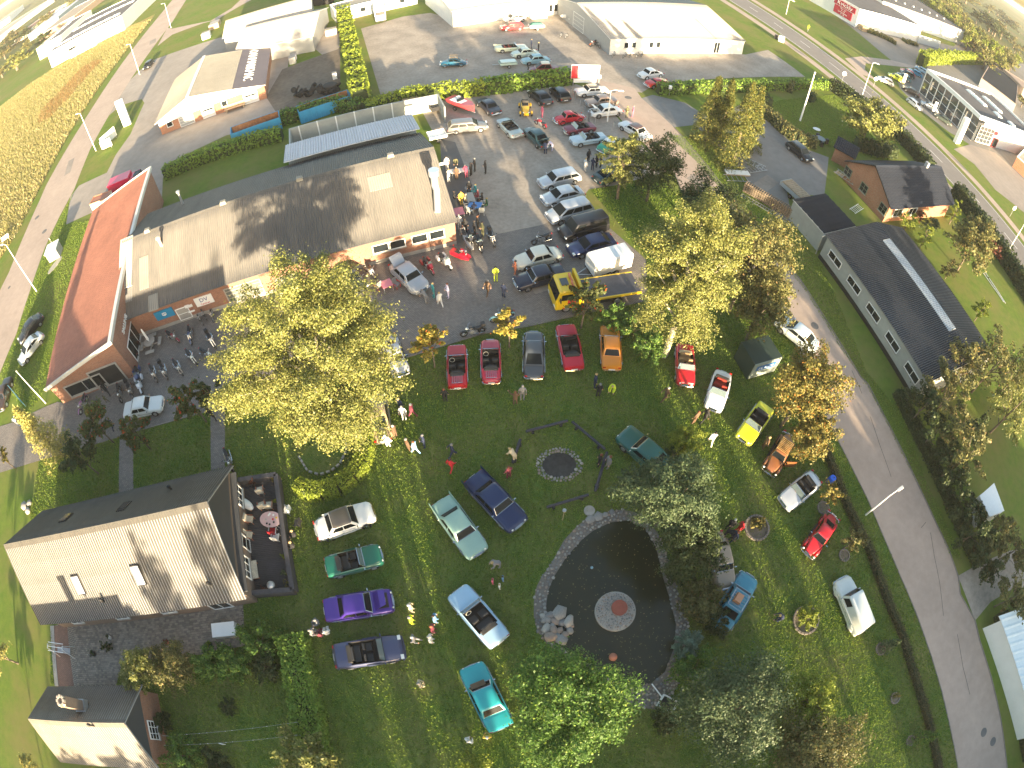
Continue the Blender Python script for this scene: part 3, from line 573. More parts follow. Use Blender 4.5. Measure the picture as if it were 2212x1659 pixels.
# dark warehouse on the right --------------------------------------
A = P(1783, 507, 3.1); B = P(2004, 828.5, 3.1); D = P(1901.5, 438.5, 3.1); d = A - B; az = math.atan2(d.y, d.x); L = d.length
# local x runs from the near end to the far end along the west eave (x+ = away), y+ = west ; build with frame at B
az = math.atan2((B - A).y, (B - A).x); T = thing('warehouse', 'long rendered warehouse with black corrugated roof and a translucent strip along it', 'warehouse', (A.x, A.y, 0), az)
R = D - A; Wd = -R.x * math.sin(az) + R.y * math.cos(az); o = .3
mb = MB(); zl, zh = 3.1, 4.3; hy = Wd * .58; vs = []
for x in (.2, L - .2): vs += [(x, .3, 0), (x, Wd - .3, 0), (x, Wd - .3, zl), (x, hy, zh - .05), (x, .3, zl)]
mb.add(vs, [(4, 3, 2, 1, 0), (5, 6, 7, 8, 9), (0, 5, 9, 4), (1, 2, 7, 6), (2, 3, 8, 7), (3, 4, 9, 8)]); mb.build('wall', RENDER, T)
slope(T, (0, 0, zl), (L, 0, zl), (L, hy, zh), (0, hy, zh), ETERB, 'corr', edge=SLATE); slope(T, (L, Wd, zl), (0, Wd, zl), (0, hy, zh), (L, hy, zh), ETERB, 'corr', edge=SLATE)
WH = (T, L, Wd)
TRL = mat('translucent_sheet', (.3, .32, .34), rough=.35, noise=.08, scale=2)
slope(T, (L * .14, hy * .83, zl + (zh - zl) * .83 + .03), (L * .8, hy * .83, zl + (zh - zl) * .83 + .03), (L * .8, hy * .98, zl + (zh - zl) * .98 + .03), (L * .14, hy * .98, zl + (zh - zl) * .98 + .03), TRL, 'corr', name='light_strip')
for i in range(5):
    u = L * (.06 + .192 * i); w = opening(T, L, Wd, 'front', u + .1, 1.35, u + 2.3, 2.25, nx=2, fm=WHITE)
    w.location.y = .3
MB().box((L / 2, .27, .25), (L - .4, .06, .5)).build('plinth', BLACK, T)
MB().tube([(-.1, .2, 3.0), (-.15, -.1, 2.7), (-.15, .1, 0.2)], .06, 8).build('downpipe', STEEL, T)
opening(T, L, Wd, 'right', Wd * .5, .2, Wd * .8, 2.2, nx=4, ny=1, fm=WHITE)
# carport annex
A2 = P(1715, 432, 2.5); B2 = P(1781, 505, 2.5); d = B2 - A2; az2 = math.atan2(d.y, d.x); L2 = d.length
T = thing('carport', 'low annex with black felt roof between the grey warehouse and the parked trailer', 'annex', (A2.x, A2.y, 0), az2)
R = P(1772, 412, 2.6) - A2; W2 = -R.x * math.sin(az2) + R.y * math.cos(az2)
MB().box((L2 / 2, W2 / 2, 1.2), (L2, W2, 2.4)).build('wall', RENDER, T)
slope(T, (-.1, -.1, 2.45), (L2 - .02, -.1, 2.45), (L2 - .02, W2 + .1, 2.75), (-.1, W2 + .1, 2.75), FELTD, 'rib')
# brick bungalow on the right -----------------------------------------
T, L, Wd, hh = gable('bungalow', 'red brick bungalow with black glazed tile roof beside the main road', 'house', (1924, 453), (2062, 443), 2.6, (1851, 359.5), 5.6, BRICKO, TILEB, 'tile', ov=.5, side=.4, edge=BLACK)
mb = MB(); x, y, z = 12, hh, 5.6; MB().box((x, y, z + .35), (.55, .55, .9)).build('chimney', MC['grey_trim'], T)
for u0 in (hh - 4.2, hh - .2, hh + 3.2): opening(T, L, Wd, 'left', Wd - u0 - 1.4, .9, Wd - u0, 2.2, nx=2, ny=2, fm=mat('olive_frame', (.2, .22, .15), rough=.6))
for u0 in (1.5, 5): opening(T, L, Wd, 'front', u0, .8, u0 + 2, 2.1, nx=2, fm=WHITE)
A3 = P(1800, 318, 2.2); B3 = P(1848, 345, 2.2); d = B3 - A3; T3 = thing('garden_shed', 'little black pyramid roofed shed behind the brick bungalow', 'shed', (A3.x, A3.y, 0), math.atan2(d.y, d.x)); w = d.length
MB().box((w / 2, 2, 1.1), (w - .6, 3.4, 2.2)).build('wall', BRICKO, T3); slope(T3, (0, 0, 2.2), (w, 0, 2.2), (w, 2, 3.3), (0, 2, 3.3), TILEB, 'tile', edge=BLACK); slope(T3, (w, 4, 2.2), (0, 4, 2.2), (0, 2, 3.3), (w, 2, 3.3), TILEB, 'tile', edge=BLACK)
# garage with lettered roof ----------------------------------------
T, L, Wd, hh = gable('service_garage', 'orange brick service garage with white gable, pale tiled roof and white lettering on a dark band', 'garage', (10, 10), (20, 20), 3, (10, 10), 5, BRICKO, ETER) if 0 else (None, 0, 0, 0)
A = P(351, 291.5); B = P(577.4, 212.3); d = B - A; az = math.atan2(d.y, d.x); L = d.length; R = P(583, 101.2, 2.6) - A; Wd = -R.x * math.sin(az) + R.y * math.cos(az)
T = thing('service_garage', 'orange brick garage with white gable and white lettering on a dark roof band', 'garage', A, az)
R = P(406.8, 204.7, 4.9) - A; rx = R.x * math.cos(az) + R.y * math.sin(az); R = P(498.8, 202, 3.6) - A; mx_ = R.x * math.cos(az) + R.y * math.sin(az)
zr = 4.9; ze = 2.6; mb = MB(); vs = []
for y in (0, Wd): vs += [(0, y, 0), (L, y, 0), (L, y, ze), (rx, y, zr), (0, y, ze)]
mb.add(vs, [(0, 1, 2, 3, 4), (9, 8, 7, 6, 5), (1, 6, 7, 2), (5, 0, 4, 9), (2, 7, 8, 3), (3, 8, 9, 4)]); mb.build('wall', BRICKO, T)
zm = zr - (zr - ze) * (mx_ - rx) / (L - rx)
mb = MB(); mb.add([(0, -.06, 1.75), (L * .97, -.06, 2.3), (L, -.06, ze), (rx, -.06, zr), (0, -.06, ze), (0, -.01, 1.75), (L * .97, -.01, 2.3), (L, -.01, ze), (rx, -.01, zr), (0, -.01, ze)], [(0, 1, 2, 3, 4), (0, 5, 6, 1), (1, 6, 7, 2)]); mb.build('gable_cladding', WHITE, T)
slope(T, (-.5, Wd + .3, ze - .15), (-.5, -.4, ze - .15), (rx, -.4, zr), (rx, Wd + .3, zr), ETERL, 'tile')
slope(T, (mx_, -.4, zm), (mx_, Wd + .3, zm), (rx, Wd + .3, zr), (rx, -.4, zr), ETERL, 'tile')
slope(T, (L + .3, -.4, ze - .1), (L + .3, Wd + .3, ze - .1), (mx_, Wd + .3, zm), (mx_, -.4, zm), mat('brown_felt', (.13, .11, .12), rough=.8, noise=.1), 'flat')
q = textmesh('DANMARKMAC', 2.3, WHITE, T, ext=.03); kk = math.atan2(zm - ze, L - mx_)
q.matrix_local = Matrix.Translation((mx_ + (L - mx_) * .45, Wd * .53, zm - (zm - ze) * .45 + .16)) @ Matrix.Rotation(kk, 4, 'Y') @ Matrix.Rotation(PI / 2, 4, 'Z') @ Matrix.Rotation(PI, 4, 'Z'); q.scale = (Wd * .8 / max(q.dimensions.x, 1), 1, 1)
MB().box((rx, Wd / 2, zr + .14), (.5, Wd + .6, .12)).build('ridge_cap', WHITE, T)
GD = mat('garage_door', (.62, .6, .58), rough=.6, noise=.06)
for a, b, k in ((.07, .13, 'window'), (.19, .33, 'g'), (.41, .53, 'd'), (.60, .655, 'window'), (.80, .93, 'd')):
    if k == 'window': opening(T, L, Wd, 'front', L * a, .9, L * b, 2.0, fm=WHITE)
    else:
        g_ = opening(T, L, Wd, 'front', L * a, .05, L * b, 2.15, fm=WHITE, pm=GD if k == 'd' else GWALL, name='gate', ny=4)
        for i in (0, 1):
            if k == 'd': MB().box((L * (a + (b - a) * (.3 + .4 * i)), -.07, 1.45), (.9, .03, .3)).build('pane', PANE, g_)
GT = (T, L, Wd)
# long corrugated sheds behind it
T, L, Wd, hh = gable('storage_hall', 'long low hall with pale corrugated roof behind the lettered garage', 'hall', (505, 118), (677, 78), 3.2, (674, 27), 5.4, GWALL, mat('pale_hall_sheet', (.27, .25, .22), rough=.8, noise=.08, scale=1.0, bump=.2), ov=.3, side=.3)
T, L, Wd, hh = gable('storage_hall', 'farther corrugated hall at the upper edge behind the long low hall', 'hall', (480, 84), (674, 28), 4.2, (676, -8), 6, GWALL, MC['pale_hall_sheet'], ov=.3, side=.3)
opening(T, L, Wd, 'right', 1.0, .1, 3.5, 3, fm=WHITE, name='gate')
# northern workshop (grey walls, pale roof) and white hall
T, L, Wd, hh = gable('north_workshop', 'grey clad workshop with broad pale roof and roof lights at the top edge', 'workshop', (1318.5, 86), (1611, 90), 2.9, (1300, 6), 5.2, WWALL, MC['pale_hall_sheet'], ov=.15, side=.15, gab=GWALL)
for u in (.09, .14, .26, .31): opening(T, L, Wd, 'front', L * u, 1.1, L * (u + .033), 2.3, fm=WHITE)
opening(T, L, Wd, 'front', L * .75, .05, L * .80, 2.4, nx=2, fm=WHITE, name='door')
MB().box((-.02, Wd / 2, 1.45), (.06, Wd - .1, 2.9)).build('side_cladding', GWALL, T)
wallsign(T, L, Wd, 'front', (1318.5, 104), (1334, 98), WHITE, [('TØMRER', .5, .5, GWALL)], label='small white company board')
opening(T, L, Wd, 'left', Wd * .45, .05, Wd * .62, 3.2, fm=WHITE, pm=mat('pale_door', (.6, .58, .56), rough=.6), name='gate', ny=4)
for u in (.12, .22, .32, .42):
    x = L * (u + .1); y = hh * .45; z = 2.9 + 2.3 / (hh + .15) * y + .12; MB().box((x, y, z), (2.6, .5, .05)).build('roof_light', mat('pinkish_sheet', (.6, .52, .5), rough=.5), T)
T, L, Wd, hh = gable('white_hall', 'long white walled hall at the top edge beside the grey northern workshop', 'hall', (975, 25), (1212, -2), 3.4, (980, -22), 5, WWALL, ETERL, ov=.2, side=.2)
for u in (.9, .95): opening(T, L, Wd, 'front', L * u, .8, L * (u + .03), 2.2, fm=BLACK)
T, L, Wd = blockb('container_building', 'low white flat roofed site building behind the tall hedge at the top', 'building', (722, 22), (900, -18), (900, -32), 3.0, mat('pale_blue_wall', (.5, .55, .58), rough=.6, noise=.08), ETERL)
for i in range(4): opening(T, L, Wd, 'front', L * (.06 + .24 * i), 1, L * (.06 + .24 * i) + 1.2, 2.1)
# supermarket -------------------------------------------------------
T, L, Wd = blockb('supermarket', 'large white supermarket with black roof and red signs facing the main road', 'supermarket', (1858, 19), (1992.5, 57), (1920, -20), 6.6, WWALL, FELT, .4, WHITE)
SUP = (T, L, Wd)
KV = mat('shop_red', (.45, .01, .04), rough=.4)
s = MB().box((-.08, 5.5, 4.9), (.12, 8.5, 1.9)).build('shop_sign', KV, T); q = textmesh('Kvickly', 2.1, WHITE, s); q.matrix_local = Matrix.Translation((-.16, 5.5, 4.9)) @ Matrix.Rotation(-PI / 2, 4, 'Z') @ Matrix.Rotation(PI / 2, 4, 'X')
s = MB().box((-.08, 5.7, 2.4), (.12, 7.2, 2.7)).build('shop_sign', KV, T)
for i, t in enumerate(('Man - fre', '8 - 20', 'Lørdag Søndag', '8 - 18')): q = textmesh(t, .62, WHITE, s); q.matrix_local = Matrix.Translation((-.16, 5.7, 3.35 - .63 * i)) @ Matrix.Rotation(-PI / 2, 4, 'Z') @ Matrix.Rotation(PI / 2, 4, 'X')
MB().box((2, -1.5, .9), (3, 1.6, 1.8)).build('bin_store', mat('timber', (.3, .22, .13), rough=.8, noise=.2), T)
for u in (.05, .12, .32): opening(T, L, Wd, 'front', L * u + .4, .05, L * u + 1.5, 2.3, fm=WHITE, pm=WWALL, name='door')
T, L, Wd = blockb('supermarket_store', 'long white goods hall with black roof behind the supermarket', 'hall', (1908, 1), (2085, 67), (2010, -15), 7.7, WWALL, FELT, .4, mat('dark_trim2', (.1, .1, .12), rough=.6))
for i in range(9): MB().box((L * (.1 + .1 * i), Wd * .12, 7.6), (.7, .7, .7), taper=.7).build('roof_vent', WHITE, T)
g = P(1982, 92); T = thing('service_screen', 'low pale grey ribbed screen wall between the two supermarket volumes', 'wall', g, SUP[0].rotation_euler[2]); MB().box((8, 0, 1.5), (16, .3, 3)).build('panel', mat('pale_screen', (.5, .53, .55), rough=.6), T)
for i in range(12): MB().box((.7 + i * 1.33, .0, 3.1), (.5, .4, .3)).build('coping', WHITE, T)
# showroom -----------------------------------------------------------
T, L, Wd = blockb('car_showroom', 'white framed glass car showroom with black roof and skylights', 'showroom', (2119, 250), (2225, 271), (2150, 135), 6.9, WWALL, FELT, .55, WHITE, thick=.5)
A = P(2119, 250, 6.9); B = P(2002.75, 147.5, 6.9); d = A - B; az = math.atan2(d.y, d.x)
T.location = (B.x, B.y, 0); T.rotation_euler = (0, 0, az); L = d.length; R = P(2212, 266, 6.9) - B; Wd = -R.x * math.sin(az) + R.y * math.cos(az)
for ch in list(T.children): bpy.data.objects.remove(ch)
mb = MB(); mb.box((L / 2, Wd * .5 + 1.5, 3.1), (L - .4, Wd - 3.4, 6.2)); mb.build('wall', WWALL, T); mb = MB(); t = .55; h = 6.9; par = 1.0
MB().box((L / 2, Wd / 2, 6.33), (L - 1, Wd - 1, .1)).build('roof', FELT, T)
mb = MB(); mb.box((L / 2, t / 2, h - par / 2), (L, t, par)); mb.box((L / 2, Wd - t / 2, h - par / 2), (L, t, par)); mb.box((t / 2, Wd / 2, h - par / 2), (t, Wd - 2 * t, par)); mb.box((L - t / 2, Wd / 2, h - par / 2), (t, Wd - 2 * t, par)); mb.build('parapet', WHITE, T)
GP = mat('showroom_glass', (.05, .06, .07), rough=.05, spec=.9, coat=1, noise=.4, scale=.5)
n = 8
for i in range(n):
    x0 = L * i / n; g_ = MB().box((x0 + L / n / 2, .35, 3.0), (L / n - .1, .06, 5.7)).build('glazing_bay', GP, T)
    mb = MB(); mb.box((x0 + .06, .2, 2.95), (.14, .2, 5.9))
    for z in (.1, 2.0, 3.9): mb.box((x0 + L / n / 2, .28, z), (L / n - .14, .08, .08))
    mb.build('glazing_frame', WHITE, g_)
for i in range(2):
    g_ = MB().box((L + .02 - .3, 1.3 + 2.6 * i + .5, 2.6), (.06, 2.4, 5)).build('glazing_bay', GP, T)
for i, (u, v) in enumerate(((.28, .42), (.40, .42), (.52, .42), (.30, .66) , (.42, .66), (.54, .66), (.72, .5), (.86, .62))): MB().box((L * u, Wd * v, 6.6), (2.2, 2.0, .45), taper=.72).build('skylight', mat('skylight_dome', (.7, .74, .72), rough=.3), T)
opening(T, L, Wd, 'right', Wd * .3, .05, Wd * .38, 2.6, fm=REDS, name='door'); MB().box((L + .05, Wd * .3, 3.8), (.1, 1.9, 1.0)).build('sign', REDS, T)
opening(T, L, Wd, 'right', Wd * .06, .3, Wd * .27, 4.6, fm=WHITE, nx=4, ny=4, name='window', pm=GP); opening(T, L, Wd, 'right', Wd * .8, .9, Wd * .83, 1.9)
SHOW = (T, L, Wd)
# far left industrial buildings -----------------------------------------
T, L, Wd = blockb('factory', 'big white factory with black roof and many rooflights beyond the meadow', 'factory', (102, 117), (262, 33), (285, -8), 6.2, WWALL, FELT, .3, WHITE)
for i in range(8):
    for j in range(2): MB().box((L * (.08 + .11 * i), Wd * (.18 + .42 * j), 6.15), (3.4, 1.8, .5), taper=.7).build('rooflight', MC['skylight_dome'], T)
for u in (.28, .33): opening(T, L, Wd, 'front', L * u, 2.6, L * u + 1.6, 3.6, fm=BLACK, sill=False)
MB().box((L * .5, -1.6, 1.4), (L * .35, 3.2, 2.8)).build('loading_bay', WWALL, T)
T, L, Wd = blockb('factory', 'white factory wing standing behind the big one with roof lights, seen past its left end', 'factory', (78, 106), (130, 76), (176, 32), 6.0, mat('pale_green_wall', (.5, .56, .54), rough=.7), FELT, .3, WHITE)
for i in range(5): MB().box((L * .3, Wd * (.12 + .17 * i), 6.0), (1.8, 3.2, .5), taper=.7).build('rooflight', MC['skylight_dome'], T)
for (a, b, c, h, w, r, lab) in (((12, 96), (52, 72), (50, 58), 4, WWALL, TILER, 'far house with orange roof at the left edge'),
        ((60, 76), (125, 36), (112, 27), 5, mat('far_grey', (.4, .45, .45), rough=.7), METAL, 'far grey industrial hall left of the white factory'),
        ((0, 78), (115, -6), (95, -14), 6, WWALL, ETERL, 'very long white roofed hall near the upper left corner'),
        ((20, 36), (50, 10), (35, 2), 9, WWALL, ETERL, 'tall white block on the horizon in the upper left corner'),
        ((82, 78), (160, 34), (150, 22), 4, mat('far_brown', (.3, .22, .16), rough=.8), mat('far_brown_roof', (.3, .24, .18), rough=.8), 'far building with brown roof beyond the white factory')):
    blockb('far_building', lab, 'building', a, b, c, h, w, r, .2)
g = P(2189, 200); 
for (a, b, c, h, w, r, lab) in (((2168, 148), (2212, 190), (2225, 150), 4.5, mat('far_tan', (.35, .26, .2), rough=.8), mat('far_tile', (.28, .2, .16), rough=.8), 'brown roofed house behind the showroom at the right edge'),
        ((2120, 168), (2195, 225), (2212, 190), 3.4, GWALL, FELTD, 'dark roofed outbuilding directly behind the showroom')):
    blockb('far_house', lab, 'house', a, b, c, h, w, r, .15, MC['far_tan'])
T, L, Wd = blockb('brick_kiosk', 'little brick and white building cut by the right edge below the showroom', 'building', (2198, 337), (2225, 362), (2235, 330), 3.2, BRICKO, ETERL)
# sheds at right edge
T, L, Wd, hh = gable('greenhouse_shed', 'white walled shed half hidden by bushes beyond the street', 'shed', (2124, 1094), (2168, 1092), 2.3, (2135, 1060), 3.0, WWALL, mat('pale_green_sheet', (.45, .5, .46), rough=.6, noise=.1), ov=.1, side=.1) if 0 else (0, 0, 0, 0)
def quadshed(name, lab, pts, z, wall, roof, style='corr', dz=.5):
    q = [P(*p, z) for p in pts]; T = thing(name, lab, 'shed', (q[0].x, q[0].y, 0)); l = [v - Vector((q[0].x, q[0].y, 0)) for v in q]
    MB().prism([(v.x * .97 + .03 * l[2].x, v.y * .97 + .03 * l[2].y) for v in l], 0, z - .05).build('wall', wall, T)
    l[2].z += dz; l[3].z += dz; slope(T, *l, roof, style); return T
quadshed('garden_store', 'pale sheet roofed store among the bushes right of the curving street', [(2115, 1072), (2137, 1117), (2166, 1106), (2144, 1046)], 2.4, WWALL, mat('pale_green_sheet', (.5, .53, .5), rough=.6, noise=.1), 'flat', .2)
quadshed('white_shed', 'white roofed shed in the lower right corner past the hedge', [(2157, 1331), (2235, 1590), (2330, 1560), (2245, 1300)], 2.6, WWALL, mat('white_sheet', (.62, .7, .72), rough=.5, noise=.06), 'rib', .9)
# ---------------------------------------------------------------- vegetation
LM = {
 'poplar': leafmat('leaf_poplar', (.10, .125, .03), (.30, .30, .085), .3, (.42, .40, .20)),
 'dark': leafmat('leaf_dark', (.03, .05, .018), (.075, .10, .03), .3),
 'green': leafmat('leaf_green', (.045, .10, .02), (.14, .25, .045), .35, (.24, .32, .05)),
 'lime': leafmat('leaf_lime', (.12, .17, .02), (.28, .32, .045), .35),
 'olive': leafmat('leaf_olive', (.08, .09, .03), (.20, .19, .065), .3, (.3, .2, .08)),
 'orange': leafmat('leaf_orange', (.09, .10, .025), (.28, .23, .06), .3, (.45, .2, .04)),
 'silver': leafmat('leaf_silver', (.045, .08, .035), (.125, .165, .075), .3),
 'blue': leafmat('leaf_blue', (.10, .16, .11), (.22, .30, .22), .2),
 'spruce': leafmat('needle_spruce', (.045, .07, .015), (.16, .16, .035), .2, (.36, .30, .07)),
 'larch': leafmat('needle_larch', (.28, .26, .07), (.45, .42, .14), .3),
 'rowan': leafmat('leaf_rowan', (.05, .07, .02), (.12, .14, .04), .3, (.5, .06, .02)),
 'rowany': leafmat('leaf_rowan_autumn', (.22, .20, .04), (.40, .32, .06), .3, (.55, .12, .03)),
 'brown': leafmat('leaf_brown', (.05, .045, .025), (.11, .10, .04), .2),
 'red': leafmat('leaf_red', (.10, .03, .02), (.2, .07, .04), .2),
 'hedge': leafmat('leaf_hedge', (.10, .18, .025), (.22, .34, .05), .3, (.22, .28, .05)),
 'hedgey': leafmat('leaf_hedge_yellow', (.16, .22, .025), (.32, .38, .045), .35),
}
BARK = mat('bark', (.16, .125, .09), rough=.95, noise=.4, scale=6, bump=.8, bscale=20); BARKP = mat('pale_bark', (.34, .31, .24), rough=.9, noise=.3, scale=5)
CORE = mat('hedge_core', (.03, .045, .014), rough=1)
def crownmesh(name, rx, ry, rz, n, leaf, m, clump=.24, K=None, seed=0, flat_=.0, up=.35):
    g = np.random.default_rng(seed + 11); K = K or max(18, min(260, int(n / 90)))
    d = g.normal(size=(K * 2, 3)); d /= np.linalg.norm(d, axis=1)[:, None]; d = d[d[:, 2] > -.75][:K]; K = len(d)
    r = g.uniform(.25, 1.1, K) ** .45; ph = g.uniform(0, 6.28, 3)
    wob = 1 + .16 * np.sin(3 * np.arctan2(d[:, 1], d[:, 0]) + ph[0]) + .10 * np.sin(5 * d[:, 2] + ph[1])
    c = d * (r * wob)[:, None] * np.array([rx, ry, rz]) * (1 - clump * .6)
    cr = clump * rx * g.uniform(.55, 1.25, K)
    w = cr ** 2 * g.uniform(.25, 1.6, K); w /= w.sum(); idx = g.choice(K, n, p=w); e = g.normal(size=(n, 3)); e /= np.linalg.norm(e, axis=1)[:, None]; e[:, 2] = np.where(e[:, 2] < -.25, -e[:, 2] * .6, e[:, 2])
    rad = cr[idx] * g.uniform(.45, 1.08, n) ** .7; stray = g.random(n) < .09; rad = np.where(stray, rad * g.uniform(1.1, 1.7, n), rad)
    sp = (e * d[idx]).sum(1); pos = c[idx] + (e * .72 + d[idx] * sp[:, None] * .8) * rad[:, None] * np.array([1, 1, .85]); out = e * .7 + d[idx] * .5
    V, F = leaves(pos, leaf, up, out); return npmesh(name, V, F, m), c
def tree(name, label, f, zc, R, h, kind, n=3000, leaf=.2, ry=None, rz=None, bark=None, base=None, limbs=9, clump=.24, group=None, cat='tree', z0=0, world=None, seed=None, trunk=None, lean=(0, 0)):
    p = world or P(*f, zc); T = thing(name, label, cat, (p.x, p.y, z0), rnd.uniform(0, 6), group); rz = rz or (h - zc) ; sd = seed if seed is not None else rnd.randrange(9999)
    me, c = crownmesh('crown', R, ry or R, rz, n, leaf, LM[kind], clump, seed=sd); o = place(me, 'crown', T, loc=(0, 0, zc))
    mb = MB(); tr = trunk or max(.06, h * .018); top = zc + rz * .35; b = Vector((lean[0], lean[1], 0))
    mb.tube([b, b * .6 + Vector((.05, 0, zc * .4)), Vector((0, .05, zc * .8)), Vector((0, 0, top))], [tr, tr * .8, tr * .6, tr * .25], 8)
    for k in range(min(limbs, len(c))):
        q = Vector(c[k * len(c) // max(1, limbs)]) + Vector((0, 0, zc)); s = Vector((0, 0, max(.3, min(top * .9, q.z * .55)))); m_ = (s + q) / 2 + Vector((0, 0, .1 * R)); mb.tube([s, m_, q], [tr * .45, tr * .28, tr * .08], 5, cap=False)
    mb.build('trunk', bark or BARK, T); return T
def conifer(name, label, f, h, R, kind, n=3500, leaf=.16, group=None, world=None, tiers=16, droop=.25, z0=0, cat='tree', twig=False):
    p = world or P(*f); T = thing(name, label, cat, (p.x, p.y, z0), rnd.uniform(0, 6), group); g = rng; pos = []; out = []; br = MB()
    nb = tiers * 9; per = max(3, n // nb)
    for i in range(nb):
        t = (i + g.random()) / nb; z = h * (.06 + .93 * t); L = R * (1 - t) ** .8 * g.uniform(.7, 1.12); a = g.uniform(0, 2 * PI); s = g.random(per) ** .6
        spread = .06 * R + s * .13 * L; x = L * s; zz = z - droop * L * s ** 1.5 + g.normal(0, .05 * R, per); y = g.normal(0, 1, per) * spread
        pos.append(np.stack([x * math.cos(a) - y * math.sin(a), x * math.sin(a) + y * math.cos(a), zz], 1)); out.append(np.tile([math.cos(a) * .6, math.sin(a) * .6, .35], (per, 1)))
        if i % (2 if twig else 4) == 0 and L > .4: br.tube([(0, 0, z), (L * .85 * math.cos(a), L * .85 * math.sin(a), z - droop * L * .8)], [.035, .012], 4, cap=False)
    pos = np.concatenate(pos); V, F = leaves(pos, leaf, .2, np.concatenate(out), .4); place(npmesh('crown', V, F, LM[kind]), 'crown', T)
    br.tube([(0, 0, 0), (0, 0, h * .96)], [h * .016 + .03, .02], 8); br.build('trunk', BARK, T); return T
def hedge(name, label, pts, w, h, kind, dens=42, leaf=.14, wob=.18, group=None, world=None, taper=.8, cat='hedge'):
    q = world or [P(*p) for p in pts]; T = thing(name, label, cat, (q[0].x, q[0].y, 0), 0, group); o = q[0]; mb = MB(); pos = []; out = []
    for a, b in zip(q, q[1:]):
        a, b = a - o, b - o; d = b - a; L = d.length; d /= L; nrm = Vector((-d.y, d.x, 0)); ns = max(1, int(L / 1.2)); prev = None
        for i in range(ns + 1):
            s = a + d * L * i / ns; ww = w * .42 * (1 + rnd.uniform(-wob, wob)); hh = h * .9 * (1 + rnd.uniform(-wob, wob) * .5)
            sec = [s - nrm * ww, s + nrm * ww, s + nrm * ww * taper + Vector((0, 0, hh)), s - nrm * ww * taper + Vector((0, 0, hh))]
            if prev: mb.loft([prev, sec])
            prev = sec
        N = int((2 * h + w) * L * dens); t = rng.random(N) * L; u = rng.random(N) * (2 * h + w); lump = 1 + wob * (np.sin(t * 1.7 + h) * .5 + np.sin(t * .6) * .5) + rng.normal(0, .05, N)
        side = np.where(u < h, -1, np.where(u > h + w, 1, 0)); z = np.where(u < h, u, np.where(u > h + w, u - h - w, h)) * (1 + (lump - 1) * .6)
        across = np.where(side == 0, (u - h) - w / 2, side * w / 2 * (1 - (1 - taper) * z / h)) * lump + rng.normal(0, .05, N); z = z + rng.normal(0, .06, N)
        P_ = np.stack([a.x + d.x * t + nrm.x * across, a.y + d.y * t + nrm.y * across, np.abs(z)], 1); pos.append(P_)
        out.append(np.stack([nrm.x * side, nrm.y * side, np.where(side == 0, 1., .3)], 1))
    mb.build('core_block', CORE, T); V, F = leaves(np.concatenate(pos), leaf, .3, np.concatenate(out)); place(npmesh('foliage', V, F, LM[kind]), 'foliage', T); return T  # solid dark filler inside the leaves, so the hedge is not see-through
hedge('street_hedge', 'low brownish hedge row between the lawn and the curving street', [(1765, 935), (1791, 999), (1829, 1099), (1876, 1192), (1893, 1244), (1921, 1316), (1946, 1374), (1966, 1444), (1986, 1506), (2001, 1556), (2016, 1619), (2030, 1690)], .5, .55, 'brown', 240, .06, .2)
# --- large trees around the lawn
tree('poplar_tree', 'largest tree, broad yellow-green crown standing in front of the workshop', (668, 772), 8.6, 5.6, 15.5, 'poplar', 160000, .07, rz=6.6, limbs=18, bark=BARKP, clump=.19, seed=5)
tree('poplar_tree', 'tall pale leaved tree with forked grey trunk right of the yellow tow truck', (1492, 600), 9, 3.4, 16.5, 'poplar', 80000, .072, rz=7.0, limbs=16, bark=BARKP, clump=.22, seed=8)
tree('ash_tree', 'brownish green tree squeezed between the tall pale tree and the street', (1622, 560), 6.5, 3.7, 11, 'olive', 22000, .11, rz=4.6, seed=12)
tree('maple_tree', 'bronze tinted tree next to the street above the green S.E. AUTO container', (1652, 650), 5, 2.5, 8.5, 'olive', 14000, .11, rz=3.6, seed=13)
tree('bushy_tree', 'dark green bushy tree behind the tall pale tree', (1535, 450), 4.2, 3.7, 7, 'dark', 13000, .11, rz=2.8, seed=14)
tree('golden_tree', 'slim golden tree at the lower right end of the gravel car park', (1346, 345), 5, 1.9, 9.5, 'poplar', 8000, .1, rz=4.2, seed=15)
tree('birch_tree', 'dark birch with thin bare tip beside the slim golden tree', (1412, 358), 4.6, 3.0, 9, 'dark', 12000, .1, rz=3.4, seed=16)
tree('pear_tree', 'dense bright green tree at the bottom edge left of the pond', (1228, 1525), 4.4, 3.5, 7.5, 'green', 30000, .085, rz=3.2, seed=21, clump=.2)
tree('willow_tree', 'silvery green willow leaning over the right bank of the pond', (1458, 1075), 5, 2.75, 8, 'silver', 24000, .075, rz=3, seed=22, clump=.22)
tree('willow_tree', 'darker green half of the pondside trees below the silvery willow', (1492, 1180), 3.6, 2.1, 6, 'dark', 13000, .08, rz=2.5, seed=23)
tree('willow_shrub', 'bluish green shrub on the pond bank left of the silvery willow', (1375, 1050), 2.2, 1.7, 3.6, 'silver', 3200, .1, seed=24, cat='shrub')
tree('willow_tree', 'large grey-green willow near the bottom edge right of the pond', (1585, 1530), 4.2, 3.3, 7.4, 'silver', 24000, .08, rz=3, seed=25)
tree('apple_tree', 'yellow-green sunlit tree near the bottom right of the lawn', (1752, 1515), 4.0, 1.9, 6.2, 'lime', 9000, .08, rz=2, seed=26)
tree('oak_tree', 'dark spreading tree at the bottom edge below the sunlit yellow-green tree', (1762, 1625), 3.6, 3.1, 6.2, 'olive', 22000, .085, rz=2.6, seed=27)
tree('chestnut_tree', 'orange-brown autumn tree over the right edge of the lawn, above the yellow car', (1748, 836), 5.6, 2.6, 9.2, 'orange', 20000, .095, rz=3.4, seed=28)
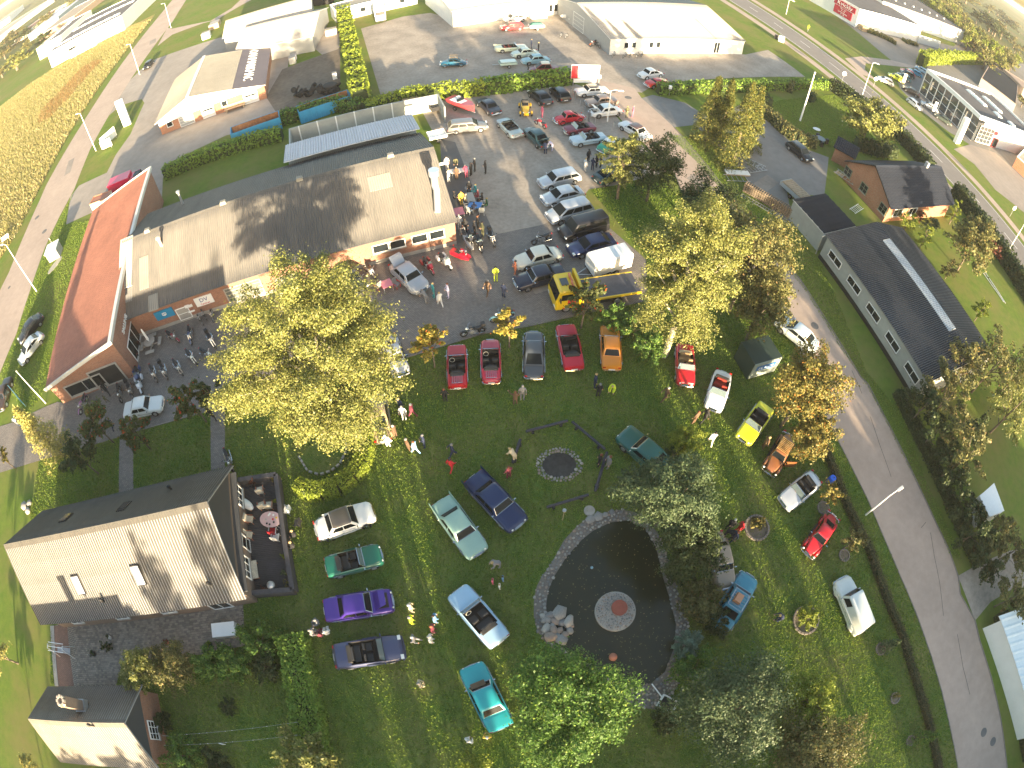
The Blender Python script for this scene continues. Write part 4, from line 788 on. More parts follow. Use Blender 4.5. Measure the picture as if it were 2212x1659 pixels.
tree('chestnut_tree', 'lower autumn tree by the street behind the copper brown beetle', (1758, 945), 3.2, 1.8, 5.4, 'orange', 10000, .09, rz=2.2, seed=29)
tree('lit_shrub', 'round sunlit shrub between the dark green coupe and the willow', (1482, 948), 1.5, 1.2, 2.6, 'lime', 5500, .065, seed=30, cat='shrub'); tree('low_shrub', 'low dark shrub beneath the round sunlit shrub', (1455, 985), .8, .8, 1.5, 'dark', 900, .1, cat='shrub')
for i, (x, y, R, k, lab) in enumerate(((1512, 1290, 1.5, 'olive', 'olive green shrub on the right bank of the pond'), (1488, 1392, 1.0, 'blue', 'pale blue-green spruce bush beside the pond'), (1500, 1452, 1.5, 'green', 'mid green shrub below the blue-green spruce bush'), (1545, 1340, 1.0, 'dark', 'dark bush at the front of the blue finned estate car'), (1470, 1235, 1.0, 'dark', 'dark bush on the bank under the willow'), (1440, 1560, .9, 'dark', 'small dark bush under the willow at the pond outlet'))):
    tree('pond_shrub', lab, (x, y), R * .8, R, R * 1.9, k, int(4000 * R), .09, cat='shrub')
for x, y, R, lab in ((1330, 692, 1.3, 'leafy green shrub right behind the orange saloon'), (1372, 708, 1.4, 'leafy green shrub between the orange saloon and the tall pale tree'), (1403, 748, 1.5, 'leafy green shrub at the foot of the tall pale tree')):
    tree('elder_shrub', lab, (x, y), R * .8, R, R * 1.9, 'green', 4200, .08, cat='shrub')
# rowans along the paved yard
for (x, y, zc, R, h, k, n, lab) in ((930, 742, 3.0, 1.35, 4.4, 'rowany', 2200, 'yellow autumn rowan left of the first red convertible'), (1100, 698, 3.0, 1.15, 4.2, 'rowany', 1700, 'yellow and red rowan behind the grey fastback'), (1264, 648, 3.4, 1.5, 5.0, 'rowan', 3000, 'green rowan with red berries in front of the yellow tow truck'),
        (412, 868, 3, 1.6, 4.6, 'rowan', 3000, 'dark rowan with red berries right of the parked white saloon'), (292, 936, 2.6, 1.4, 4.2, 'rowan', 2600, 'dark rowan with red berries below the parked white saloon'), (205, 915, 3.2, 1.8, 5, 'rowan', 3400, 'dark rowan between the yellow larch and the white saloon'), (450, 845, 2.8, 1.2, 4, 'dark', 1500, 'small dark tree tucked against the largest tree'), (170, 985, 3.2, 1.9, 4.8, 'dark', 3200, 'dark green tree below the yellow larch')):
    tree('rowan_tree', lab, (x, y), zc, R, h, k, n, .13)
conifer('larch_tree', 'pale yellow larch with star shaped branches at the left side of the paved yard', (138, 985), 8.2, 2.5, 'larch', 6000, .13, droop=.05, twig=True, tiers=14)
tree('small_maple', 'small reddish tree cut by the left edge', (2, 985), 2.6, .9, 3.8, 'orange', 900, .13)
# spruces
for (x, y, h, R, lab) in ((1523, 305, 9.6, 2.0, 'leftmost of the tall golden-green spruces beside the driveway'), (1553, 300, 9.2, 1.6, 'middle spruce with the dark spire behind its neighbours'), (1582, 352, 11.6, 2.3, 'tallest spruce, front right of the spruce group'), (1612, 318, 9.3, 1.7, 'rightmost spruce of the group, partly behind the tallest')):
    conifer('spruce_tree', lab, (x, y), h, R * 1.35, 'spruce', 15000, .12, droop=.42, tiers=13)
# right side yards
tree('lime_tree', 'broad sunlit tree in the garden behind the brick bungalow', (1880, 262), 4.8, 4.4, 9, 'poplar', 8500, .22, rz=4, seed=31)
tree('olive_tree', 'large olive brown tree between the dark warehouse and the main road', (2102, 530), 4.5, 3.6, 8, 'olive', 7500, .18, rz=3.4, seed=32)
tree('red_bush', 'dark red leaved bush beside the olive brown tree', (2150, 538), 1.6, 1.5, 3, 'red', 900, .16, cat='shrub')
for i, (x, y, R, h, k, lab) in enumerate(((1962, 478, 1.4, 3.6, 'lime', 'bright shrub in front of the brick bungalow, left one'), (2008, 487, 1.5, 2.6, 'silver', 'grey-green shrub right of the bright shrub by the bungalow'), (2064, 460, 1.3, 4.4, 'lime', 'bright upright shrub right of the bungalow corner'), (2000, 512, 1.1, 3.8, 'lime', 'bright cypress beside the warehouse wall, upper one'), (2054, 582, 1.2, 3.4, 'olive', 'dull cypress along the warehouse garden side, middle one'), (2122, 670, 1.3, 4, 'lime', 'bright cypress along the warehouse garden side, lowest one'), (1985, 468, .9, 2, 'red', 'red shrub by the bungalow front'))):
    tree('garden_shrub', lab, (x, y), h * .5, R, h, k, 3200, .085, cat='shrub')
belt = [(1995, 880, 2.2, 4.6, 'dark'), (2020, 935, 2.4, 4.4, 'dark'), (2048, 860, 2.8, 6.5, 'olive'), (2075, 800, 2.8, 6.5, 'olive'), (2090, 985, 2.6, 6.2, 'olive'), (2055, 1010, 2.2, 4.2, 'dark'), (2085, 1075, 2.3, 4.2, 'dark'), (2110, 1150, 2.3, 4.4, 'dark'), (2155, 1150, 2.2, 4.6, 'olive'), (2130, 1210, 1.9, 3.4, 'dark'), (2190, 1190, 2.2, 4.2, 'olive'), (2150, 790, 3.8, 8.5, 'olive'), (2195, 880, 3.6, 8.5, 'poplar'), (2205, 800, 3, 7, 'olive'), (2110, 930, 1.8, 3.6, 'dark'), (2190, 1290, 2.2, 5, 'olive')]
wh = ('first', 'second', 'third', 'fourth', 'fifth', 'sixth', 'seventh', 'eighth', 'ninth', 'tenth', 'eleventh', 'twelfth', 'thirteenth', 'fourteenth', 'fifteenth', 'sixteenth')
blab = ['dark bush nearest the lower corner of the dark warehouse', 'dark bush in the belt right of the street, beside the brown bank', 'olive tree just below the warehouse gable', 'olive tree touching the lower corner of the warehouse roof', 'bronze sunlit tree above the pale sheet roofed store', 'dark bush left of the bronze sunlit tree', 'dark bush directly left of the pale sheet roofed store', 'dark bush covering the lower side of the pale store', 'olive bush on the right of the pale store, lower side', 'dark bush at the mouth of the lower right driveway', 'olive bush above the lower right driveway at the right edge', 'big olive tree right of the dark warehouse corner', 'big pale leaved tree at the right edge over the lawn', 'olive tree at the right edge above the big pale leaved tree', 'dark bush between the bronze tree and the timber stack', 'olive bush under the driveway at the right edge, next to the white shed']
for (x, y, R, h, k), lab in zip(belt, blab): tree('belt_tree', lab, (x, y), h * .55, R, h, k, int(900 * R), .15, seed=int(x), rz=h * .45, limbs=6)
# small trees in stone rings by the street
def ring(lab, f, r, w=.14, h=.16, m=KERB, n=14, name='stone_ring', cat='planter'):
    g = P(*f); T = thing(name, lab, cat, (g.x, g.y, 0)); me = None
    for i in range(n):
        a = 2 * PI * i / n; d = 2 * PI * r / n * .92
        if me is None: me = MB().box((0, 0, 0), (d, w, h), taper=.9).mesh('stone', m)
        place(me, 'stone', T, loc=(r * math.cos(a), r * math.sin(a), h / 2 - .02), rz=a + PI / 2)
    MB().disc((0, 0, .03), r - w / 2, 'z', 20, .06).build('soil', DIRT, T); return T
for (x, y, r, lab) in ((1778, 1098, .5, 'stone planting ring behind the red beetle'), (1823, 1200, .45, 'stone ring under the small mixed colour tree by the street'), (1902, 1402, .45, 'stone ring under the feathery young tree right of the white van'), (1933, 1508, .42, 'smallest stone ring with a thin sapling near the street'), (1966, 1600, .4, 'stone ring under the lowest young conifer by the street')): ring(lab, (x, y), r, .12, .14)
tree('young_tree', 'small yellowish tree right of the silver roadster', (1795, 1062), 2.0, 1.0, 3.2, 'orange', 1300, .11); tree('young_tree', 'small tree with green and bronze leaves left of the lamp post', (1845, 1168), 1.7, .95, 2.8, 'olive', 1200, .11)
conifer('young_fir', 'feathery young conifer right of the white van', (1904, 1400), 2.6, .8, 'silver', 900, .1); tree('sapling', 'thin sapling with yellow leaves in the smallest stone ring', (1937, 1502), .8, .3, 1.3, 'orange', 160, .08)
conifer('young_fir', 'lowest young conifer on the lawn edge near the bottom right', (1975, 1596), 3.2, 1.0, 'green', 1300, .1)
ring('large stone ring around the sunlit bush with a crouching man', (1740, 1340), 1.0, .16, .2, n=22); tree('ring_bush', 'sunlit green bush inside the large stone ring', (1746, 1332), 1.0, .9, 2.0, 'lime', 4000, .065, cat='shrub')
ring('brick edged round bed with yellowing grass left of the silver roadster', (1634, 1141), .92, .16, .22, n=26); tree('bed_plant', 'yellowing spiky plant in the brick edged round bed', (1638, 1130), .35, .6, .9, 'orange', 420, .13, cat='plant')
# lower left
tree('golden_bush', 'golden topped bush beside the courtyard paving', (300, 1450), 2.4, 1.75, 4, 'poplar', 7000, .08, cat='shrub'); tree('dark_bush', 'dark bush right of the golden topped bush', (368, 1442), 1.6, 1.9, 3, 'olive', 7000, .08, cat='shrub')
for x, y, R, k, lab in ((452, 1432, 1.3, 'green', 'green rounded shrub between courtyard and rear garden, left one'), (503, 1432, 1.35, 'green', 'green rounded shrub between courtyard and rear garden, middle one'), (560, 1385, 1.4, 'green', 'green shrub at the corner of the long box hedge'), (575, 1440, 1.1, 'dark', 'dark shrub left of the long box hedge'), (398, 1632, 1.5, 'green', 'green bush right of the small outbuilding at the bottom'), (470, 1650, 1.0, 'dark', 'dark bush at the bottom edge right of the green bush'), (348, 1560, .8, 'dark', 'climbing shrub against the outbuilding wall')):
    tree('rear_shrub', lab, (x, y), R * .8, R, R * 1.8, k, int(4000 * R), .09, cat='shrub')
tree('hydrangea_bush', 'round dark bush with a few white blossoms in the rear garden', (492, 1525), .55, .75, 1.1, 'dark', 1300, .09, cat='shrub')
for i in range(5): a = i * 1.3; g = P(488 + 14 * math.cos(a), 1520 + 12 * math.sin(a), 1.0)
tree('hazel_tree', 'yellow-green tree at the bottom edge below the long box hedge', (655, 1640), 2.6, 1.9, 4.2, 'poplar', 4200, .12)
tree('clipped_bush', 'clipped sunlit bush cut by the bottom edge left of the pear tree', (1022, 1668), .9, 1.15, 1.7, 'lime', 2600, .07, cat='shrub', clump=.4)
tree('fir_tree', 'yellowish fir cut by the left edge beside the house', (-22, 1410), 3.8, 2.0, 6, 'larch', 2600, .13, rz=3); tree('corner_bush', 'thin leaved bush in the bottom left corner', (60, 1668), 2.2, 1.6, 3.6, 'larch', 1600, .12, cat='shrub')
hedge('box_hedge', 'long green hedge left of the parked car rows at the bottom', [(640, 1378), (655, 1450), (672, 1540), (690, 1625), (702, 1680)], 1.8, 1.5, 'hedge', 240, .095)
hedge('curved_hedge', 'curved sunlit hedge around the planting bed below the largest tree', [(648, 1052), (668, 1066), (700, 1068), (735, 1058), (765, 1035), (786, 1005), (795, 970), (797, 930), (790, 900)], 1.05, .95, 'hedgey', 300, .075)
# bed inside the curved hedge with its stones
g = P(716, 985); T = thing('planting_bed', 'teardrop shaped bed with stone edging and grass inside the curved hedge', 'bed', (g.x, g.y, 0)); n = 22; q = [(645, 985), (665, 1018), (690, 1026), (715, 1018), (735, 1002), (748, 975), (748, 945), (738, 925)]
MB().prism([((P(*p) - g).x, (P(*p) - g).y) for p in q + [(700, 935)]], -.02, .05).build('soil', LAWN, T)
for a, b in zip(q, q[1:]):
    A, B = P(*a) - g, P(*b) - g; k = max(1, int((B - A).length / .35))
    for i in range(k): c = A.lerp(B, (i + .5) / k); place(MB().box((0, 0, 0), (.3, .17, .16), taper=.85).mesh('stone', CONC), 'stone', T, loc=(c.x, c.y, .07), rz=math.atan2((B - A).y, (B - A).x))
# hedges in the middle distance
hedge('tall_hedge', 'tall thick sunlit hedge running away beside the north car yard', [(783, 235), (778, 205), (768, 160), (757, 105), (748, 60), (744, 35)], 2.6, 3.0, 'hedgey', 16, .26)
hedge('car_park_hedge', 'hedge between the gravel car park and the north yard', [(790, 250), (840, 232), (905, 216), (985, 208), (1045, 202)], 1.7, 1.9, 'hedgey', 22, .22); hedge('car_park_hedge', 'darker right part of the hedge behind the two black cars', [(1045, 202), (1110, 194), (1170, 186), (1238, 178)], 1.7, 2.1, 'hedge', 24, .22)
hedge('west_hedge', 'green hedge between the garage yard and the workshop grass', [(358, 385), (420, 358), (490, 333), (560, 312), (612, 300)], 1.6, 1.7, 'hedge', 26, .2)
hedge('east_hedge', 'sunlit hedge along the north yard beyond the spruces', [(1420, 202), (1480, 200), (1580, 196), (1690, 192), (1790, 190)], 1.5, 1.6, 'hedge', 24, .2)
hedge('road_hedge', 'dark bushy hedge along the main road in the bungalow garden', [(1790, 190), (1830, 215), (1870, 245), (1925, 285), (1965, 325), (2005, 372)], 2.2, 2.2, 'dark', 18, .24); hedge('road_hedge', 'continuation of the dark road hedge down to the right edge', [(2060, 420), (2095, 470), (2140, 530), (2180, 590), (2212, 640), (2260, 720)], 2.2, 2.6, 'dark', 18, .22)
hedge('garden_hedge', 'straggly grey-green hedge on the left side of the bungalow garden', [(1640, 245), (1665, 260), (1690, 285), (1720, 305), (1760, 318)], 1.6, 1.5, 'olive', 22, .2)
hedge('showroom_hedge', 'bright clipped tall hedge behind the car showroom', [(1985, 142), (2000, 137), (2060, 135), (2122, 137)], 2.4, 4.2, 'hedgey', 9, .4); hedge('shop_hedge', 'straight dark green hedge at the end of the supermarket yard', [(2085, 88), (2112, 118)], 1.6, 2.8, 'hedge', 12, .35)
hedge('shop_border', 'low brown-green planting along the supermarket wall', [(1868, 66), (1900, 78), (1935, 96)], 3, 1.0, 'olive', 7, .35); hedge('shop_border', 'low planting by the screen wall corner of the supermarket', [(1952, 90), (1980, 98)], 2.4, .9, 'olive', 7, .35)
for pts, w, h, k, lab in (([(610, 268), (680, 248), (735, 238), (785, 248)], 1.8, 1.9, 'green', 'leafy scrub behind the blue rubbish containers'),
        ([(1640, 225), (1660, 238)], 2, 2, 'dark', 'dark shrubs by the spruces at the driveway'), ([(1700, 195), (1712, 200)], 2, 1.8, 'olive', 'loose bush in the upper part of the bungalow garden'), ([(1745, 215), (1755, 222)], 1.6, 1.6, 'dark', 'dark bush beside the white flagpole'), ([(1845, 318), (1880, 330), (1930, 335)], 2.2, 1.8, 'dark', 'dark shrubs under the broad garden tree')):
    hedge('scrub', lab, pts, w, h, k, 20, .2, cat='shrub')
hedge('pond_hedge', 'brown-green low growth along the bank right of the curving street', [(1935, 850), (1975, 930), (2010, 1000), (2045, 1080), (2085, 1170), (2110, 1225)], 1.3, .8, 'dark', 60, .12); hedge('shed_hedge', 'climbing green growth along the white shed in the corner', [(2150, 1330), (2168, 1400), (2185, 1480), (2200, 1560), (2215, 1640)], .9, 1.8, 'dark', 60, .12)
# far vegetation: upper corners
me_pool = {k: [crownmesh('crown', 1, 1, 1, 1300, .095, LM[k], .34, K=22, seed=s)[0] for s in (1, 2, 3)] for k in ('lime', 'olive', 'dark', 'poplar')}
trunk_me = MB().tube([(0, 0, -1.6), (0, 0, .3)], [.09, .04], 6).mesh('trunk', BARK)
def fartree(p, R, h, k, lab, grp=None, name='far_tree'):
    T = thing(name, lab, 'tree', (p.x, p.y, 0), rnd.uniform(0, 6), grp); o = place(rnd.choice(me_pool[k]), 'crown', T, loc=(0, 0, h * .55)); o.scale = (R, R, h * .5); t = place(trunk_me, 'trunk', T, loc=(0, 0, h * .55)); t.scale = (R, R, h * .34)
a0 = [P(1990, 12), P(2022, 48), P(2060, 90), P(2100, 128), P(2150, 150)]
k = 0
for row in range(8):
    for i in range(22):
        t = i / 21 * 3.999; j = int(t); p = a0[j].lerp(a0[j + 1], t - j); d = Vector((p.x, p.y, 0)).normalized(); perp = Vector((.8, .6, 0)); p = p + perp * (8 + row * 9 + rnd.uniform(-3, 3)) + Vector((rnd.uniform(-4, 4), rnd.uniform(-4, 4), 0))
        fartree(p, rnd.uniform(2.2, 3.6), rnd.uniform(6, 9.5), rnd.choice(['lime', 'olive', 'poplar']), 'young tree in the plantation beyond the supermarket and showroom', 'young trees in the plantation at the upper right')
for i in range(26):
    p = P(2205 - i * 3.2, 60 - i * 2.0) if 0 else Vector((260 + i * 11, 330 - i * 4 + rnd.uniform(-8, 8), 0)); fartree(p, rnd.uniform(5, 9), rnd.uniform(8, 12), rnd.choice(['olive', 'dark']), 'distant tree in the shelter belt near the upper right corner', 'trees of the far shelter belt')
for (x, y, R, h, k, lab) in ((38, 152, 8.5, 9, 'poplar', 'big pale willow bush left of the white factory'), (12, 128, 7, 8, 'olive', 'olive tree at the left edge above the big willow bush'), (62, 112, 5, 7, 'olive', 'tree at the left end of the white factory'), (6, 168, 6, 6, 'olive', 'bush cut by the left edge beside the big willow bush'),
        (100, 96, 5, 7, 'dark', 'tree by the grey hall beyond the factory'), (2080, 84, 3, 5, 'lime', 'tree by the bright tall hedge'), (2122, 150, 4.5, 9.5, 'olive', 'tall orange-green tree behind the showroom roof'), (2165, 152, 3.4, 6, 'olive', 'tree in the gardens right of the showroom'), (2150, 172, 2.2, 4, 'lime', 'bright small tree in the gardens right of the showroom'), (2190, 118, 4, 9, 'olive', 'dark orange tree at the right edge by the plantation'), (2205, 232, 3.5, 4.5, 'olive', 'silvery shrub at the right edge behind the showroom'), (2133, 300 , 1, 1, 'lime', 'x')):
    if lab != 'x': fartree(P(x, y), R, h, k, lab, name='tree')
for i in range(34):
    t = i / 33; p = Vector((-330 + t * 200 + rnd.uniform(-10, 10), 250 + t * 190 + rnd.uniform(-10, 10), 0)); fartree(p, rnd.uniform(5, 9), rnd.uniform(6, 10), rnd.choice(['olive', 'poplar', 'dark']), 'tree among the far industrial sites near the upper left corner', 'trees among the far industrial sites')
for i in range(110):
    a = math.radians(rnd.uniform(-62, 62)); r = rnd.uniform(420, 900); p = Vector((r * math.sin(a), r * math.cos(a), 0)); fartree(p, rnd.uniform(7, 16), rnd.uniform(8, 14), rnd.choice(['olive', 'dark']), 'clump of trees in the distant countryside', 'clumps in the distant countryside')
# unseen trees and added houses south of frame: they throw the long evening shadows
ca_, sa_ = math.cos(-SUN_AZ), math.sin(-SUN_AZ)
def belt_row(c0, c1, t, h, R, step):
    c = c0
    while c <= c1:
        tt = t + rnd.uniform(-1.5, 1.5); fartree(Vector((c * ca_ - tt * sa_, c * sa_ + tt * ca_, 0)), R * rnd.uniform(.9, 1.1), h * rnd.uniform(.92, 1.08), 'dark', 'unseen tree of the garden belt south of the lawn', 'unseen trees of the southern garden belt'); c += step
for t in (-34, -38): belt_row(-33, -8.5, t, 8.0, 3.4, 3.6); belt_row(6, 16.5, t, 10, 2.6, 2.9); belt_row(29, 52, t, 8.6, 3.4, 3.8)
for c0, c1, hh_, lab in ((.9, 8, 10.2, 'unseen gabled house added to shade the lawn'), (24.3, 38, 8.4, 'unseen long barn added for a sharp shadow edge'), (-31, -8, 7.4, 'unseen low barn added as a shadow caster')):
    T = thing('shadow_house', lab, 'house', (c0 * ca_ + 44 * sa_, c0 * sa_ - 44 * ca_, 0), -SUN_AZ * -1 + math.radians(38), None); T.rotation_euler = (0, 0, math.radians(19)); L = c1 - c0; MB().box((L / 2, -4, hh_ * .3), (L, 8, hh_ * .6)).build('wall', BRICKD, T); MB().loft([[(x, 0, hh_ * .6), (x, -4, hh_), (x, -8, hh_ * .6)] for x in (0, L)]).build('roof', TILER, T)  # simple blocks added to give the lawn shadows sharp edges
belt_row(-18.5, -14, -35, 13.5, 2.6, 3.4); belt_row(-5.6, -5.6, -30, 8.5, 1.3, 3); belt_row(-2.9, -2.9, -31, 8, .45, 3); belt_row(-1.2, -1.2, -33, 8.4, .35, 3); belt_row(21.2, 21.2, -33, 7, .5, 3)  # tall row shades the house roof; slim trees cut narrow shadow streaks
# grass: blades standing on the turf
def inpoly(x, y, poly):
    c = np.zeros(len(x), bool); n = len(poly); j = n - 1
    for i in range(n):
        xi, yi, xj, yj = poly[i].x, poly[i].y, poly[j].x, poly[j].y
        c ^= ((yi > y) != (yj > y)) & (x < (xj - xi) * (y - yi) / (yj - yi + 1e-12) + xi); j = i
    return c
def grass(name, pts, N, size, h, m, label, holes=(), world=False):
    q = pts if world else [P(*p) for p in pts]; xs = [v.x for v in q]; ys = [v.y for v in q]; x = rng.uniform(min(xs), max(xs), N); y = rng.uniform(min(ys), max(ys), N)
    k = inpoly(x, y, q)
    for hpts in holes: k &= ~inpoly(x, y, hpts)
    x, y = x[k], y[k]; n = len(x); a = rng.uniform(0, PI * 2, n); s = size * rng.uniform(.5, 1.5, n); hh = h * rng.uniform(.5, 1.4, n); lx, ly = rng.normal(0, .35, n) * hh, rng.normal(0, .35, n) * hh
    dx, dy = np.cos(a) * s, np.sin(a) * s; z = np.zeros(n)
    V = np.stack([np.stack([x - dx, y - dy, z], 1), np.stack([x + dx, y + dy, z], 1), np.stack([x + lx, y + ly, hh], 1)], 1).reshape(-1, 3)
    o = place(npmesh(name, V, np.arange(3 * n).reshape(-1, 3), m), name); o['kind'] = 'stuff'; o['label'] = label; o['category'] = 'grass'; return o
BL = leafmat('blade_lawn', (.105, .19, .03), (.27, .35, .05), .35); BM = leafmat('blade_meadow', (.2, .21, .06), (.45, .38, .18), .3, (.55, .5, .3))
HOLES = [[P(*p) for p in h_] for h_ in ([(89, 1290), (533, 1240), (523, 1047), (120, 1140)], [(112, 1349), (122, 1482), (250, 1484), (265, 1430), (420, 1412), (530, 1395), (525, 1290), (300, 1320)], [(523, 1040), (608, 1028), (645, 1284), (547, 1292)], [(259, 943), (289, 934), (289, 1062), (257, 1068)], [(455, 889), (487, 880), (486, 1010), (456, 1016)], [(105, 1480), (310, 1490), (345, 1700), (130, 1700)])]
POND_OUT = [(1171, 1244), (1193, 1214), (1218, 1167), (1246, 1137), (1268, 1119), (1306, 1107), (1345, 1100), (1385, 1110), (1420, 1150), (1440, 1200), (1455, 1245), (1472, 1300), (1485, 1331), (1490, 1394), (1475, 1460), (1456, 1494), (1426, 1534), (1356, 1524), (1300, 1490), (1211, 1411), (1181, 1391), (1161, 1364), (1153, 1331), (1153, 1294), (1160, 1265)]
HOLES.append([P(*p) for p in POND_OUT]); HOLES.append([P(1208 + 51 * math.cos(a / 10 * PI), 1005 + 37 * math.sin(a / 10 * PI)) for a in range(20)])
grass('grass', LAWN_PTS, 780000, .038, .12, BL, 'short mown grass of the big lawn', HOLES)
grass('meadow_grass', [(0, 560), (0, 232), (70, 178), (130, 142), (200, 102), (280, 58), (330, 40), (250, 140), (180, 240), (135, 315), (90, 400), (40, 500)], 230000, .09, .5, BM, 'tall yellowing meadow grass beyond the left road')

grass('meadow_grass', [(222, 132), (190, 165), (150, 212), (110, 255), (82, 268), (90, 240), (130, 200), (175, 150), (205, 132)], 9000, .07, .7, leafmat('blade_sorrel', (.22, .12, .05), (.32, .2, .08), .3), 'reddish brown sorrel patch in the meadow')
for pts, n in (([(1440, 290), (1500, 345), (1571, 425), (1659, 532), (1729, 615), (1814, 750), (1874, 838), (1946, 978), (2049, 1195), (2080, 1215), (2000, 1040), (1950, 900), (1870, 800), (1768, 560), (1700, 490), (1600, 380), (1520, 300)], 130000), ([(160, 415), (130, 470), (65, 632), (35, 727), (0, 812), (60, 900), (96, 845), (198, 475), (143, 485), (150, 440)], 70000), ([(1700, 215), (1640, 225), (1700, 290), (1780, 315), (1850, 330), (1930, 360), (1860, 260), (1800, 205)], 60000), ([(1275, 411), (1330, 404), (1440, 402), (1470, 430), (1400, 560), (1300, 470)], 1000)):
    grass('verge_grass', pts, n, .04, .11, BL, 'short grass of the verges and gardens')
# ---------------------------------------------------------------- vehicles (local frame: +x forwards, z up, origin on the ground)
WHM = {}
def wheelmesh(r, w):
    k = ('t', round(r, 2), round(w, 2))
    if k not in WHM:
        mb = MB(); mb.tube([(0, -w / 2, 0), (0, -w / 2 + .02, 0), (0, w / 2 - .02, 0), (0, w / 2, 0)], [r * .93, r, r, r * .93], 18); m = mb.mesh('wheel', RUBBER, 50)
        rims = {}
        for s, mm in (('chrome', CHROME), ('steel', STEEL), ('white', WHITE), ('black', BLACK)):
            mb = MB(); mb.tube([(0, -w / 2 - .012, 0), (0, -w / 2 + .01, 0)], r * .62, 14); mb.tube([(0, w / 2 - .01, 0), (0, w / 2 + .012, 0)], r * .62, 14); mb.tube([(0, -w / 2 - .03, 0), (0, w / 2 + .03, 0)], r * .2, 8); rims[s] = mb.mesh('rim', mm)
        WHM[k] = (m, rims)
    return WHM[k]
def wheels(T, L, W, r, rim, xf, xr, w=.18, inset=.0):
    m, rims = wheelmesh(r, w)
    for x in (xf, xr):
        for s in (-1, 1):
            o = place(m, 'wheel', T, loc=(x, s * (W / 2 - w / 2 - inset + .012), r)); place(rims[rim], 'rim', o)
# style: tops = [(t, top height, half-width factor)] from nose (t=0) to tail (t=1); cabin = (base front, roof front, roof rear, base rear); belt & roof heights
ST = {
 'saloon': dict(L=4.4, W=1.66, H=1.42, belt=.88, tops=[(0, .62, .84), (.02, .74, .93), (.06, .78, .98), (.3, .86, 1), (.5, .88, 1), (.75, .87, 1), (.95, .82, .97), (.985, .78, .94), (1, .6, .86)], cab=(.29, .39, .66, .77), r=.31),
 'round': dict(L=4.45, W=1.68, H=1.5, belt=.92, tops=[(0, .52, .62), (.02, .68, .82), (.07, .82, .93), (.28, .93, 1), (.5, .94, 1), (.75, .9, 1), (.93, .76, .9), (.98, .64, .78), (1, .5, .6)], cab=(.28, .38, .66, .78), r=.33),
 'fastback': dict(L=4.4, W=1.64, H=1.5, belt=.92, tops=[(0, .52, .5), (.02, .72, .72), (.07, .86, .86), (.28, .95, .98), (.5, .95, 1), (.75, .86, .98), (.92, .68, .88), (.98, .56, .76), (1, .46, .6)], cab=(.27, .36, .58, .80), r=.33),
 'beetle': dict(L=4.07, W=1.5, H=1.48, belt=.9, tops=[(0, .4, .3), (.03, .56, .4), (.1, .74, .56), (.22, .86, .72), (.3, .92, .8), (.5, .94, .84), (.7, .88, .82), (.86, .72, .66), (.96, .52, .48), (1, .42, .36)], cab=(.29, .36, .56, .80), r=.33),
 'modern': dict(L=4.4, W=1.76, H=1.45, belt=.94, tops=[(0, .5, .7), (.03, .66, .86), (.1, .76, .96), (.26, .9, 1), (.5, .94, 1), (.8, .96, 1), (.95, .92, .94), (1, .6, .86)], cab=(.24, .42, .70, .86), r=.31),
 'hatch': dict(L=4.0, W=1.72, H=1.48, belt=.95, tops=[(0, .5, .7), (.03, .68, .86), (.1, .8, .96), (.24, .92, 1), (.5, .95, 1), (.85, .96, 1), (.97, .9, .95), (1, .6, .88)], cab=(.22, .40, .82, .96), r=.31),
 'wagon': dict(L=4.7, W=1.78, H=1.5, belt=.94, tops=[(0, .5, .7), (.03, .68, .86), (.1, .78, .96), (.25, .9, 1), (.5, .94, 1), (.85, .96, 1), (.98, .92, .95), (1, .6, .9)], cab=(.24, .39, .87, .975), r=.32),
 'mpv': dict(L=4.75, W=1.86, H=1.72, belt=1.0, tops=[(0, .5, .7), (.03, .72, .86), (.1, .88, .96), (.2, 1.0, 1), (.5, 1.02, 1), (.85, 1.02, 1), (.98, .98, .95), (1, .6, .9)], cab=(.16, .36, .88, .975), r=.32),
 'van': dict(L=4.8, W=1.88, H=1.92, belt=1.12, tops=[(0, .55, .76), (.03, .8, .9), (.1, .95, .97), (.18, 1.1, 1), (.5, 1.14, 1), (.85, 1.14, 1), (.985, 1.1, .97), (1, .6, .93)], cab=(.15, .30, .965, .99), r=.33),
}
def bodymesh(S, L, W, mats, cock=None, floor=.34, lo=.2):
    secs = []; ts = list(S['tops']); tt = []
    if cock:
        a, b = cock; f = lambda t: (np.interp(t, [q[0] for q in ts], [q[1] for q in ts]), np.interp(t, [q[0] for q in ts], [q[2] for q in ts]))
        ts = [q for q in ts if abs(q[0] - a) > .02 and abs(q[0] - b) > .02] + [(a - .001, *f(a)), (a + .001, *f(a)), (b - .001, *f(b)), (b + .001, *f(b))]; ts.sort()
    for t, z, k in ts:
        x = L / 2 - t * L; w = W / 2 * k; open_ = cock and cock[0] < t < cock[1]; e = 0.05 if 0.01 < t < .99 else .02
        lo_ = lo + (.08 if t < .03 or t > .97 else 0)
        half = [(w * .82, lo_), (w * .97, lo_ + .07), (w, (z + lo_) / 2), (w * .985, z - .13), (w * .93, z - .035), (w * .84, z)]
        inner = [(w * .80, floor if open_ else z + .005), (w * .4, floor if open_ else z + .02)]
        pts = half + inner; sec = [(x, -y, zz) for y, zz in pts[::1]][::-1]
        full = [(x, y, zz) for y, zz in pts] + [(x, 0, floor if open_ else z + .025)] + [(x, -y, zz) for y, zz in pts[::-1]]
        secs.append(full)
    mb = MB(); mb.loft(secs); n = len(secs[0])
    if cock:
        i = 0
        for s in range(len(secs) - 1):
            for k in range(n):
                if cock[0] - .0015 < ts[s][0] and ts[s + 1][0] < cock[1] + .0015 and 5 <= k <= n - 7: mb.m[s * n + k] = 1
    return mb.mesh('body', mats, 40)
